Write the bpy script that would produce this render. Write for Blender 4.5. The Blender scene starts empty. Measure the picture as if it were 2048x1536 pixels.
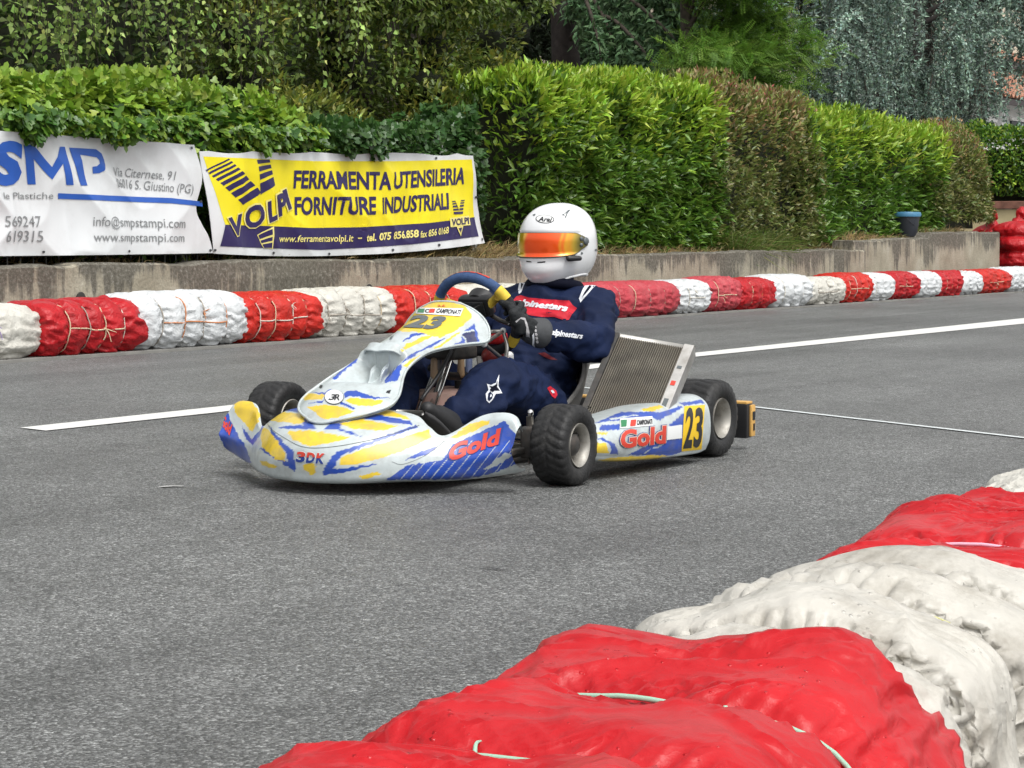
import bpy, bmesh, math, random
import numpy as np
from mathutils import Vector, Matrix, geometry
from mathutils.bvhtree import BVHTree

# ------------------------------------------------------------------ camera, sky, sun, exposure
# world axes: X runs along the street to the right and away, Y across it away from the viewer, Z up (metres)
SC = bpy.context.scene
COL = SC.collection
FPX, CX, CY, HZ, CAMH = 4555.0, 1024.0, 768.0, 470.0, 0.76
PITCH = math.atan((CY - HZ) / FPX)
YAW = math.radians(30.380241)
cd = bpy.data.cameras.new("camera"); cam = bpy.data.objects.new("camera", cd); COL.objects.link(cam)
cd.sensor_width = 36.0; cd.lens = FPX * 36.0 / 2048.0; cd.clip_start = 0.05; cd.clip_end = 2000.0
cd.dof.use_dof = False
cam.location = (0, 0, CAMH)
cam.rotation_euler = (math.pi / 2 - PITCH, 0, YAW - math.pi / 2)
SC.camera = cam

SUN_EL, SUN_ROT = math.radians(58), math.radians(205)
w = bpy.data.worlds.new("World"); SC.world = w; w.use_nodes = True
nt = w.node_tree; nt.nodes.clear()
sky = nt.nodes.new("ShaderNodeTexSky"); sky.sky_type = 'NISHITA'; sky.sun_disc = False
sky.sun_elevation = SUN_EL; sky.sun_rotation = SUN_ROT; sky.air_density = 1.0; sky.dust_density = 4.0
hs = nt.nodes.new("ShaderNodeHueSaturation"); hs.inputs['Saturation'].default_value = 0.06
bg = nt.nodes.new("ShaderNodeBackground"); bg.inputs['Strength'].default_value = 0.145
out = nt.nodes.new("ShaderNodeOutputWorld")
nt.links.new(sky.outputs[0], hs.inputs['Color']); nt.links.new(hs.outputs[0], bg.inputs['Color'])
nt.links.new(bg.outputs[0], out.inputs['Surface'])
sd = bpy.data.lights.new("sun", 'SUN'); sun = bpy.data.objects.new("sun", sd); COL.objects.link(sun)
sd.energy = 0.85; sd.angle = math.radians(30); sd.color = (1.0, 0.965, 0.91)
_az = SUN_ROT
_d = Vector((math.sin(_az) * math.cos(SUN_EL), math.cos(_az) * math.cos(SUN_EL), math.sin(SUN_EL)))
sun.rotation_euler = _d.to_track_quat('Z', 'Y').to_euler()
sun.location = (0, 0, 30)
SC.view_settings.view_transform = 'Standard'; SC.view_settings.look = 'None'
SC.view_settings.gamma = 1.0; SC.view_settings.use_curve_mapping = False
SC.view_settings.exposure = 0.64
SC.cycles.max_bounces = 6; SC.cycles.diffuse_bounces = 3; SC.cycles.glossy_bounces = 3
SC.cycles.transmission_bounces = 3; SC.cycles.transparent_max_bounces = 6

# ------------------------------------------------------------------ measuring helpers
_R = np.array([math.sin(YAW), -math.cos(YAW), 0.0])
_F = np.array([math.cos(YAW) * math.cos(PITCH), math.sin(YAW) * math.cos(PITCH), -math.sin(PITCH)])
_U = np.cross(_R, _F)
_C = np.array([0, 0, CAMH])
def rays(px):
    px = np.asarray(px, float).reshape(-1, 2)
    return _R * (px[:, :1] - CX) + _F * FPX - _U * (px[:, 1:] - CY)
def at(px, py, Y):
    d = rays([(px, py)])[0]; return _C + d * (Y / d[1])
def at_many(px, Y):
    d = rays(px); return _C + d * (Y / d[:, 1])[:, None]
def ground(px, py, z=0.0):
    d = rays([(px, py)])[0]; return _C + d * ((z - CAMH) / d[2])
def to_px(P):
    v = np.asarray(P, float) - _C
    f = v @ _F
    return np.stack([CX + FPX * (v @ _R) / f, CY - FPX * (v @ _U) / f], -1)

# ------------------------------------------------------------------ noise
def _hash(ix, iy, iz, s):
    h = (ix.astype(np.int64) * 374761393 + iy.astype(np.int64) * 668265263 + iz.astype(np.int64) * 2147483647 + s * 1274126177) & 0xFFFFFFFF
    h = ((h ^ (h >> 13)) * 1274126177) & 0xFFFFFFFF
    h = ((h ^ (h >> 16)) * 2246822519) & 0xFFFFFFFF
    return ((h ^ (h >> 15)) & 0xFFFFFF) / float(0xFFFFFF)
def vnoise(p, seed=0):
    p = np.asarray(p, float); i = np.floor(p).astype(np.int64); f = p - i
    u = f * f * f * (f * (f * 6 - 15) + 10)
    r = 0
    for a in (0, 1):
        for b in (0, 1):
            for c in (0, 1):
                wgt = (u[..., 0] if a else 1 - u[..., 0]) * (u[..., 1] if b else 1 - u[..., 1]) * (u[..., 2] if c else 1 - u[..., 2])
                r = r + wgt * _hash(i[..., 0] + a, i[..., 1] + b, i[..., 2] + c, seed)
    return r * 2 - 1
def fbm(p, seed=0, oct=4, gain=0.5):
    r = 0; a = 1.0; p = np.asarray(p, float)
    for k in range(oct):
        r = r + a * vnoise(p, seed + k * 17); p = p * 2.03 + 11.3; a *= gain
    return r
def ridge(p, seed=0, oct=3, gain=0.5):
    r = 0; a = 1.0; p = np.asarray(p, float)
    for k in range(oct):
        r = r + a * (1 - 2 * np.abs(vnoise(p, seed + k * 31))); p = p * 2.1 + 5.7; a *= gain
    return r
def unit(v):
    v = np.asarray(v, float); return v / np.maximum(np.linalg.norm(v, axis=-1, keepdims=True), 1e-9)
def sstep(a, b, x):
    t = np.clip((x - a) / (b - a), 0, 1); return t * t * (3 - 2 * t)

# ------------------------------------------------------------------ materials
MATS = {}
def nodes_of(m):
    m.use_nodes = True
    return m.node_tree, m.node_tree.nodes['Principled BSDF']
def pbr(name, color, rough=0.6, metal=0.0, spec=0.5, var=0.0, vscale=8.0, bump=0.0, bscale=40.0, coat=0.0, dirt=None, dscale=6.0, damt=0.5, transl=0.0, attr=None, detail=6.0):
    if name in MATS: return MATS[name]
    m = bpy.data.materials.new(name); MATS[name] = m
    t, b = nodes_of(m); N = t.nodes; L = t.links
    b.inputs['Roughness'].default_value = rough; b.inputs['Metallic'].default_value = metal
    b.inputs['Specular IOR Level'].default_value = spec; b.inputs['Coat Weight'].default_value = coat
    b.inputs['Coat Roughness'].default_value = 0.12
    tc = N.new('ShaderNodeTexCoord'); src = tc.outputs['Object']
    if attr:
        a = N.new('ShaderNodeAttribute'); a.attribute_name = attr; c = a.outputs['Color']
    else:
        rgb = N.new('ShaderNodeRGB'); rgb.outputs[0].default_value = (*color, 1); c = rgb.outputs[0]
    if var:
        n = N.new('ShaderNodeTexNoise'); n.inputs['Scale'].default_value = vscale; n.inputs['Detail'].default_value = detail
        L.new(src, n.inputs['Vector'])
        mr = N.new('ShaderNodeMapRange'); mr.inputs['From Min'].default_value = 0.3; mr.inputs['From Max'].default_value = 0.7
        mr.inputs['To Min'].default_value = 1 - var; mr.inputs['To Max'].default_value = 1 + var
        L.new(n.outputs['Fac'], mr.inputs['Value'])
        mx = N.new('ShaderNodeMix'); mx.data_type = 'RGBA'; mx.blend_type = 'MULTIPLY'; mx.inputs['Factor'].default_value = 1
        L.new(c, mx.inputs['A']); L.new(mr.outputs[0], mx.inputs['B']); c = mx.outputs['Result']
    if dirt:
        n = N.new('ShaderNodeTexNoise'); n.inputs['Scale'].default_value = dscale; n.inputs['Detail'].default_value = 8; n.inputs['Roughness'].default_value = 0.7
        L.new(src, n.inputs['Vector'])
        mr = N.new('ShaderNodeMapRange'); mr.inputs['From Min'].default_value = 0.46; mr.inputs['From Max'].default_value = 0.68; mr.inputs['To Max'].default_value = damt
        L.new(n.outputs['Fac'], mr.inputs['Value'])
        mx = N.new('ShaderNodeMix'); mx.data_type = 'RGBA'; mx.inputs['B'].default_value = (*dirt, 1)
        L.new(mr.outputs[0], mx.inputs['Factor']); L.new(c, mx.inputs['A']); c = mx.outputs['Result']
        rr = N.new('ShaderNodeMapRange'); rr.inputs['To Min'].default_value = rough; rr.inputs['To Max'].default_value = min(1, rough + 0.3)
        L.new(mr.outputs[0], rr.inputs['Value']); L.new(rr.outputs[0], b.inputs['Roughness'])
    L.new(c, b.inputs['Base Color'])
    if bump:
        n = N.new('ShaderNodeTexNoise'); n.inputs['Scale'].default_value = bscale; n.inputs['Detail'].default_value = 5
        L.new(src, n.inputs['Vector'])
        bp = N.new('ShaderNodeBump'); bp.inputs['Strength'].default_value = bump; bp.inputs['Distance'].default_value = 0.01
        L.new(n.outputs['Fac'], bp.inputs['Height']); L.new(bp.outputs[0], b.inputs['Normal'])
    if transl:
        tr = N.new('ShaderNodeBsdfTranslucent'); L.new(c, tr.inputs['Color'])
        ms = N.new('ShaderNodeMixShader'); ms.inputs[0].default_value = transl
        o = N['Material Output']; L.new(b.outputs[0], ms.inputs[1]); L.new(tr.outputs[0], ms.inputs[2]); L.new(ms.outputs[0], o.inputs['Surface'])
    return m

# ------------------------------------------------------------------ mesh building
class MB:
    """collects vertices, faces, a material slot and a colour per piece; build() links them as ONE mesh object"""
    def __init__(s): s.v = []; s.f = []; s.mi = []; s.c = []; s.n = 0; s.mats = []; s.has_c = False
    def slot(s, m):
        if m not in s.mats: s.mats.append(m)
        return s.mats.index(m)
    def add(s, V, F, m, col=None):
        V = np.asarray(V, float).reshape(-1, 3); k = s.slot(m)
        s.v.append(V)
        for f in F: s.f.append(tuple(int(i) + s.n for i in f))
        s.mi.extend([k] * len(F))
        if col is None: c = np.ones((len(V), 4)) * 0.8
        else:
            s.has_c = True; c = np.ones((len(V), 4)); c[:, :3] = col
        s.c.append(c); s.n += len(V)
        return s
    def arrays(s): return (np.concatenate(s.v) if s.v else np.zeros((0, 3))), s.f
    def build(s, name, parent=None, smooth=True, loc=None, rotz=0.0, sharp=None):
        V, F = s.arrays()
        me = bpy.data.meshes.new(name)
        me.vertices.add(len(V)); me.vertices.foreach_set('co', V.astype(np.float32).ravel())
        ln = np.array([len(f) for f in F], np.int32); st = np.concatenate([[0], np.cumsum(ln)[:-1]]).astype(np.int32) if len(F) else np.zeros(0, np.int32)
        li = np.fromiter((i for f in F for i in f), np.int32)
        me.loops.add(len(li)); me.loops.foreach_set('vertex_index', li)
        me.polygons.add(len(F)); me.polygons.foreach_set('loop_start', st)
        try: me.polygons.foreach_set('loop_total', ln)
        except Exception: pass
        me.polygons.foreach_set('material_index', np.array(s.mi, np.int32))
        me.polygons.foreach_set('use_smooth', np.full(len(F), bool(smooth)))
        for m in s.mats: me.materials.append(m)
        me.update(calc_edges=True); me.validate()
        if s.has_c:
            a = me.color_attributes.new('Col', 'FLOAT_COLOR', 'POINT')
            a.data.foreach_set('color', np.concatenate(s.c).astype(np.float32).ravel())
        if sharp is not None:
            me.set_sharp_from_angle(angle=math.radians(sharp))
        o = bpy.data.objects.new(name, me); COL.objects.link(o)
        if parent is not None: o.parent = parent
        if loc is not None: o.location = loc
        o.rotation_euler = (0, 0, rotz)
        return o
def tag(o, label=None, cat=None, group=None, kind=None):
    if label: o['label'] = label
    if cat: o['category'] = cat
    if group: o['group'] = group
    if kind: o['kind'] = kind
    return o
def empty(name, loc=(0, 0, 0), rz=0.0):
    o = bpy.data.objects.new(name, None); COL.objects.link(o); o.location = loc; o.rotation_euler = (0, 0, rz); o.empty_display_size = 0.2
    return o
def grid(nu, nv, cu=False, cv=False, base=0):
    F = []
    for i in range(nu if cu else nu - 1):
        for j in range(nv if cv else nv - 1):
            i2, j2 = (i + 1) % nu, (j + 1) % nv
            F.append((i * nv + j + base, i2 * nv + j + base, i2 * nv + j2 + base, i * nv + j2 + base))
    return F
def frame_along(path):
    path = np.asarray(path, float); T = np.gradient(path, axis=0); T = unit(T)
    ref = np.array([0, 0, 1.0]) if abs(T[0][2]) < 0.9 else np.array([1.0, 0, 0])
    Ns = []; n = unit(np.cross(ref, T[0]))
    for t in T:
        n = unit(n - t * np.dot(n, t)); Ns.append(n)
    Ns = np.array(Ns); return T, Ns, np.cross(T, Ns)
def tube(path, r, seg=8, caps=True, closed=False):
    path = np.asarray(path, float); n = len(path); r = np.broadcast_to(np.asarray(r, float), (n,))
    T, A, B = frame_along(path)
    th = np.linspace(0, 2 * np.pi, seg, endpoint=False)
    V = path[:, None] + r[:, None, None] * (A[:, None] * np.cos(th)[None, :, None] + B[:, None] * np.sin(th)[None, :, None])
    F = grid(n, seg, closed, True); V = V.reshape(-1, 3)
    if caps and not closed:
        F.append(tuple(range(seg - 1, -1, -1))); F.append(tuple((n - 1) * seg + k for k in range(seg)))
    return V, F
def smooth_path(pts, n):
    pts = np.asarray(pts, float); k = len(pts)
    if k < 3:
        t = np.linspace(0, 1, n)[:, None]; return pts[0] * (1 - t) + pts[-1] * t
    P = np.concatenate([[2 * pts[0] - pts[1]], pts, [2 * pts[-1] - pts[-2]]])
    t = np.linspace(0, k - 1 - 1e-6, n); i = t.astype(int); f = (t - i)[:, None]
    p0, p1, p2, p3 = P[i], P[i + 1], P[i + 2], P[i + 3]
    return 0.5 * ((2 * p1) + (-p0 + p2) * f + (2 * p0 - 5 * p1 + 4 * p2 - p3) * f ** 2 + (-p0 + 3 * p1 - 3 * p2 + p3) * f ** 3)
def lathe(prof, seg=48, axis='y'):
    """prof: list of (radius, offset along axis)"""
    prof = np.asarray(prof, float); th = np.linspace(0, 2 * np.pi, seg, endpoint=False)
    r = prof[:, 0][:, None]; h = np.repeat(prof[:, 1][:, None], seg, 1)
    a, b = r * np.cos(th), r * np.sin(th)
    V = np.stack([a, h, b], -1) if axis == 'y' else (np.stack([a, b, h], -1) if axis == 'z' else np.stack([h, a, b], -1))
    return V.reshape(-1, 3), grid(len(prof), seg, False, True)
def box(c, s, bev=0.0, rot=None):
    """box centred at c of full size s with chamfered edges"""
    bm = bmesh.new(); bmesh.ops.create_cube(bm, size=1.0)
    for v in bm.verts: v.co = Vector((v.co.x * s[0], v.co.y * s[1], v.co.z * s[2]))
    if bev: bmesh.ops.bevel(bm, geom=list(bm.edges), offset=bev, segments=2, affect='EDGES', profile=0.6)
    V = np.array([v.co[:] for v in bm.verts]); bm.verts.index_update(); F = [tuple(v.index for v in f.verts) for f in bm.faces]; bm.free()
    if rot is not None: V = V @ np.array(rot.to_3x3()).T
    return V + np.asarray(c, float), F
def ellipsoid(c, r, nu=24, nv=16):
    u = np.linspace(0, 2 * np.pi, nu, endpoint=False); v = np.linspace(0.02, np.pi - 0.02, nv)
    V = np.stack([np.outer(np.cos(u), np.sin(v)), np.outer(np.sin(u), np.sin(v)), np.outer(np.ones(nu), np.cos(v))], -1)
    F = grid(nu, nv, True, False)
    F.append(tuple(i * nv for i in range(nu))); F.append(tuple(i * nv + nv - 1 for i in range(nu - 1, -1, -1)))
    return V.reshape(-1, 3) * np.asarray(r) + np.asarray(c), F
def capsule(p0, r0, p1, r1, seg=20):
    p0, p1 = np.asarray(p0, float), np.asarray(p1, float); ax = p1 - p0; L = np.linalg.norm(ax) + 1e-9; ax = ax / L
    a = np.linspace(-np.pi / 2 + 0.05, 0, 7); b = np.linspace(0, np.pi / 2 - 0.05, 7)
    prof = [(r0 * np.cos(x), r0 * np.sin(x)) for x in a] + [(r1 * np.cos(x), L + r1 * np.sin(x)) for x in b]
    prof = np.array(prof); path = p0 + ax * prof[:, 1:2]
    ref = np.array([0, 0, 1.0]) if abs(ax[2]) < 0.9 else np.array([1.0, 0, 0])
    A = unit(np.cross(ref, ax)); B = np.cross(ax, A); th = np.linspace(0, 2 * np.pi, seg, endpoint=False)
    V = path[:, None] + prof[:, 0][:, None, None] * (A * np.cos(th)[:, None] + B * np.sin(th)[:, None])[None]
    F = grid(len(path), seg, False, True); F.append(tuple(range(seg - 1, -1, -1))); F.append(tuple((len(path) - 1) * seg + k for k in range(seg)))
    return V.reshape(-1, 3), F
def remesh(pieces, voxel, iters=4):
    """one continuous surface around overlapping closed pieces"""
    mb = MB(); m = pbr('clay', (0.5, 0.5, 0.5))
    for V, F in pieces: mb.add(V, F, m)
    o = mb.build('tmp'); md = o.modifiers.new('r', 'REMESH'); md.mode = 'VOXEL'; md.voxel_size = voxel
    sm = o.modifiers.new('s', 'SMOOTH'); sm.iterations = iters; sm.factor = 0.5
    dg = bpy.context.evaluated_depsgraph_get(); ev = o.evaluated_get(dg); me = ev.to_mesh()
    V = np.zeros(len(me.vertices) * 3); me.vertices.foreach_get('co', V); V = V.reshape(-1, 3).copy()
    F = [tuple(p.vertices) for p in me.polygons]
    ev.to_mesh_clear(); d = o.data; bpy.data.objects.remove(o); bpy.data.meshes.remove(d)
    return V, F
def vnormals(V, F):
    N = np.zeros_like(V)
    q = np.array([(f[0], f[1], f[2]) for f in F])
    n = np.cross(V[q[:, 1]] - V[q[:, 0]], V[q[:, 2]] - V[q[:, 0]])
    for k in range(4):
        idx = np.array([f[k] if k < len(f) else f[0] for f in F]); np.add.at(N, idx, n)
    return unit(N)

# ------------------------------------------------------------------ flat shapes and lettering, laid out in 2D and put on a surface
_TXT = {}
def text2d(s, bold=0.0, shear=0.0):
    k = (s, bold, shear)
    if k in _TXT: return _TXT[k]
    def raw(t):
        cu = bpy.data.curves.new('t', 'FONT'); cu.body = t; cu.offset = bold; cu.shear = shear; cu.resolution_u = 3
        o = bpy.data.objects.new('t', cu); COL.objects.link(o)
        dg = bpy.context.evaluated_depsgraph_get(); me = o.evaluated_get(dg).to_mesh()
        me.calc_loop_triangles()
        V = np.array([v.co[:2] for v in me.vertices]).reshape(-1, 2); F = [tuple(x.vertices) for x in me.loop_triangles]
        o.evaluated_get(dg).to_mesh_clear(); bpy.data.objects.remove(o); bpy.data.curves.remove(cu)
        return V, F
    V, F = raw(s)
    H = raw('H')[0][:, 1]; h0, h1 = H.min(), H.max()
    x0, x1 = V[:, 0].min(), V[:, 0].max()
    V = np.stack([(V[:, 0] - x0) / (x1 - x0), (V[:, 1] - h0) / (h1 - h0)], -1)
    _TXT[k] = (V, F); return V, F
def refine(V, F, maxlen):
    V = [tuple(v) for v in V]; F = list(F); mid = {}; out = []
    def m(a, b):
        k = (min(a, b), max(a, b))
        if k not in mid: mid[k] = len(V); V.append(((V[a][0] + V[b][0]) / 2, (V[a][1] + V[b][1]) / 2))
        return mid[k]
    st = F
    while st:
        a, b, c = st.pop()
        l = [math.dist(V[a], V[b]), math.dist(V[b], V[c]), math.dist(V[c], V[a])]
        k = max(range(3), key=lambda i: l[i])
        if l[k] <= maxlen or len(V) > 60000: out.append((a, b, c)); continue
        if k == 0: x = m(a, b); st += [(a, x, c), (x, b, c)]
        elif k == 1: x = m(b, c); st += [(a, b, x), (a, x, c)]
        else: x = m(c, a); st += [(a, b, x), (x, b, c)]
    return np.array(V), out
def poly2d(pts, maxlen):
    t = geometry.tessellate_polygon([[Vector((p[0], p[1], 0)) for p in pts]])
    return refine(pts, [tuple(x) for x in t], maxlen)
def word2d(s, p0, p1, h, bold=0.0, shear=0.0, maxlen=14):
    """s set along p0-p1 (baseline ends), h = vector from baseline to the top of a capital"""
    V, F = text2d(s, bold, shear); p0, p1, h = (np.asarray(q, float) for q in (p0, p1, h))
    return refine(p0 + V[:, :1] * (p1 - p0) + V[:, 1:] * h, list(F), maxlen)
def inside(P, poly):
    x, y = P[:, 0], P[:, 1]; r = np.zeros(len(P), bool); n = len(poly); j = n - 1
    for i in range(n):
        xi, yi = poly[i]; xj, yj = poly[j]
        c = ((yi > y) != (yj > y)) & (x < (xj - xi) * (y - yi) / ((yj - yi) or 1e-9) + xi)
        r ^= c; j = i
    return r
class Skin:
    """a finished surface on which painted marks and lettering are laid, each a hair above the one below"""
    def __init__(s, V, F, to_world, n_off=0.0012):
        s.M = to_world; s.Mi = np.linalg.inv(to_world); s.k = 1; s.off = n_off
        Vw = V @ to_world[:3, :3].T + to_world[:3, 3]
        s.t = BVHTree.FromPolygons([tuple(v) for v in Vw], [tuple(f) for f in F])
    def lay(s, mb, V2, F, mat, level=1, maxd=50, keep=None):
        D = unit(rays(V2)); P = np.zeros((len(V2), 3)); ok = np.zeros(len(V2), bool)
        for i, d in enumerate(D):
            h = s.t.ray_cast(Vector(_C), Vector(d), maxd)
            if h[0] is not None:
                n = np.array(h[1]); n = n if np.dot(n, d) < 0 else -n
                P[i] = np.array(h[0]) + n * s.off * level; ok[i] = True
        d0 = np.linalg.norm(P - _C, axis=1)
        F2 = []
        for f in F:
            if keep is not None and not keep(V2[list(f)].mean(0)): continue
            if all(ok[list(f)]) and np.ptp(d0[list(f)]) < 0.12: F2.append(f)
        if F2: mb.add(P @ s.Mi[:3, :3].T + s.Mi[:3, 3], F2, mat)
# ================================================================== the setting
def asphalt_mat():
    m = bpy.data.materials.new('asphalt'); t, b = nodes_of(m); N, L = t.nodes, t.links
    tc = N.new('ShaderNodeTexCoord').outputs['Object']
    def noise(sc, det=2.0, rough=0.5):
        n = N.new('ShaderNodeTexNoise'); n.inputs['Scale'].default_value = sc; n.inputs['Detail'].default_value = det; n.inputs['Roughness'].default_value = rough
        L.new(tc, n.inputs['Vector']); return n.outputs['Fac']
    def vor(sc):
        n = N.new('ShaderNodeTexVoronoi'); n.inputs['Scale'].default_value = sc; L.new(tc, n.inputs['Vector']); return n
    def ramp(src, pts):
        r = N.new('ShaderNodeValToRGB'); e = r.color_ramp.elements
        while len(e) < len(pts): e.new(0.5)
        for i, (p, c) in enumerate(pts): e[i].position = p; e[i].color = (c * .92, c * .925, c * .92, 1)
        L.new(src, r.inputs[0]); return r.outputs[0]
    def mix(a, bb, f, blend='MIX'):
        x = N.new('ShaderNodeMix'); x.data_type = 'RGBA'; x.blend_type = blend
        if isinstance(f, float): x.inputs['Factor'].default_value = f
        else: L.new(f, x.inputs['Factor'])
        L.new(a, x.inputs['A']); L.new(bb, x.inputs['B']); return x.outputs['Result']
    v1 = vor(235); v2 = vor(140); v3 = vor(62)
    sep = N.new('ShaderNodeSeparateColor'); L.new(v1.outputs['Color'], sep.inputs[0])
    sep2 = N.new('ShaderNodeSeparateColor'); L.new(v2.outputs['Color'], sep2.inputs[0])
    sep3 = N.new('ShaderNodeSeparateColor'); L.new(v3.outputs['Color'], sep3.inputs[0])
    c1 = ramp(sep.outputs[0], [(0.0, 0.028), (0.45, 0.085), (0.75, 0.18), (0.93, 0.36), (1.0, 0.62)])
    c2 = ramp(sep2.outputs[1], [(0.0, 0.03), (0.55, 0.10), (0.9, 0.28), (1.0, 0.55)])
    c3 = ramp(sep3.outputs[2], [(0.0, 0.06), (0.6, 0.105), (1.0, 0.16)])
    c = mix(mix(c1, c2, 0.45), c3, 0.12)
    big = ramp(noise(0.55, 5.0, 0.6), [(0.3, 0.86), (0.5, 1.13), (0.7, 1.38)])
    c = mix(c, big, 1.0, 'MULTIPLY')
    mid = ramp(noise(9.0, 4.0, 0.65), [(0.3, 0.96), (0.7, 1.30)])
    c = mix(c, mid, 1.0, 'MULTIPLY')
    # long faint wheel tracks running along the street
    mp = N.new('ShaderNodeMapping'); mp.inputs['Scale'].default_value = (0.05, 1.3, 1); L.new(tc, mp.inputs['Vector'])
    nn = N.new('ShaderNodeTexNoise'); nn.inputs['Scale'].default_value = 1.6; nn.inputs['Detail'].default_value = 4; L.new(mp.outputs[0], nn.inputs['Vector'])
    c = mix(c, ramp(nn.outputs['Fac'], [(0.33, 0.88), (0.48, 1.12), (0.66, 1.24)]), 1.0, 'MULTIPLY')
    L.new(c, b.inputs['Base Color'])
    rr = N.new('ShaderNodeMapRange'); rr.inputs['To Min'].default_value = 0.34; rr.inputs['To Max'].default_value = 0.72
    L.new(noise(1.1, 4.0), rr.inputs['Value']); L.new(rr.outputs[0], b.inputs['Roughness'])
    h = N.new('ShaderNodeMath'); h.operation = 'ADD'; L.new(v1.outputs['Distance'], h.inputs[0]); L.new(v2.outputs['Distance'], h.inputs[1])
    bp = N.new('ShaderNodeBump'); bp.invert = True; bp.inputs['Strength'].default_value = 0.75; bp.inputs['Distance'].default_value = 0.006
    L.new(h.outputs[0], bp.inputs['Height']); L.new(bp.outputs[0], b.inputs['Normal'])
    return m
def paint_mat(name, col, wear=0.5):
    m = bpy.data.materials.new(name); t, b = nodes_of(m); N, L = t.nodes, t.links
    tc = N.new('ShaderNodeTexCoord').outputs['Object']
    n = N.new('ShaderNodeTexNoise'); n.inputs['Scale'].default_value = 120; n.inputs['Detail'].default_value = 3; L.new(tc, n.inputs['Vector'])
    r = N.new('ShaderNodeValToRGB'); r.color_ramp.elements[0].position = 0.30; r.color_ramp.elements[1].position = 0.42
    r.color_ramp.elements[0].color = (*[c * (1 - wear) for c in col], 1); r.color_ramp.elements[1].color = (*col, 1)
    L.new(n.outputs['Fac'], r.inputs[0]); L.new(r.outputs[0], b.inputs['Base Color']); b.inputs['Roughness'].default_value = 0.55
    return m
def sheet(name, pts, z, mat, kind='structure'):
    V = [(x, y, z) for x, y in pts]; mb = MB(); mb.add(V, [tuple(range(len(V)))], mat); return tag(mb.build(name, smooth=False), kind=kind)
ASPH = asphalt_mat()
sheet('road', [(-60, -40), (260, -40), (260, 300), (-60, 300)], 0.0, ASPH)
WHITE_PAINT = paint_mat('road_paint', (0.72, 0.72, 0.69), 0.35)
_t = [ground(40, 857), ground(437, 814.5), ground(1395, 706), ground(2048, 637)]; _b = [ground(92, 863), ground(437, 826), ground(1395, 714), ground(2048, 648)]
_t.append(_t[-1] + (_t[-1] - _t[-2]) * 5); _b.append(_b[-1] + (_b[-1] - _b[-2]) * 5)
sheet('road_line', [p[:2] for p in _t] + [p[:2] for p in _b[::-1]], 0.004, WHITE_PAINT)
g0, g1 = ground(1480, 812), ground(2048, 877)
dd = unit(g1 - g0); nn_ = np.array([-dd[1], dd[0], 0]) * 0.018; e0, e1 = g0 - dd * 2.3, g1 + dd * 3
sheet('finish_line', [(e0 + nn_)[:2], (e0 - nn_)[:2], (e1 - nn_)[:2], (e1 + nn_)[:2]], 0.004, paint_mat('thin_line_paint', (0.62, 0.66, 0.66), 0.5))
# a faint old paint scrape in front of the kart and a few cracks
def wiggle_strip(name, pts, wdt, z, mat, seed):
    path = smooth_path(pts, 60); rng = np.random.default_rng(seed)
    path[:, :2] += 0.012 * np.stack([vnoise(np.c_[path[:, 0] * 9, path[:, 1] * 9, np.full(60, seed)], seed), vnoise(np.c_[path[:, 0] * 9, path[:, 1] * 9, np.full(60, seed)], seed + 1)], -1)
    T = unit(np.gradient(path, axis=0)); n = np.stack([-T[:, 1], T[:, 0], 0 * T[:, 0]], -1)
    ww = wdt * (0.35 + 0.65 * np.abs(vnoise(np.c_[path * 14], seed + 2)))[:, None] * np.sin(np.linspace(0.08, np.pi - 0.08, 60))[:, None]
    V = np.stack([path + n * ww, path - n * ww], 1).reshape(-1, 3); V[:, 2] = z
    mb = MB(); mb.add(V, grid(60, 2), mat); return tag(mb.build(name, smooth=False), kind='structure')
CRACK = pbr('crack_fill', (0.03, 0.03, 0.03), 0.8)
wiggle_strip('road_crack', [ground(905, 1132), ground(985, 1140), ground(1052, 1148)], 0.004, 0.0035, CRACK, 3)
wiggle_strip('road_crack', [ground(1052, 1148), ground(1100, 1160), ground(1160, 1158)], 0.003, 0.0035, CRACK, 4)
wiggle_strip('road_scrape', [ground(308, 977), ground(340, 974), ground(375, 974)], 0.02, 0.0035, paint_mat('scrape', (0.42, 0.42, 0.41), 0.7), 5)

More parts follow.
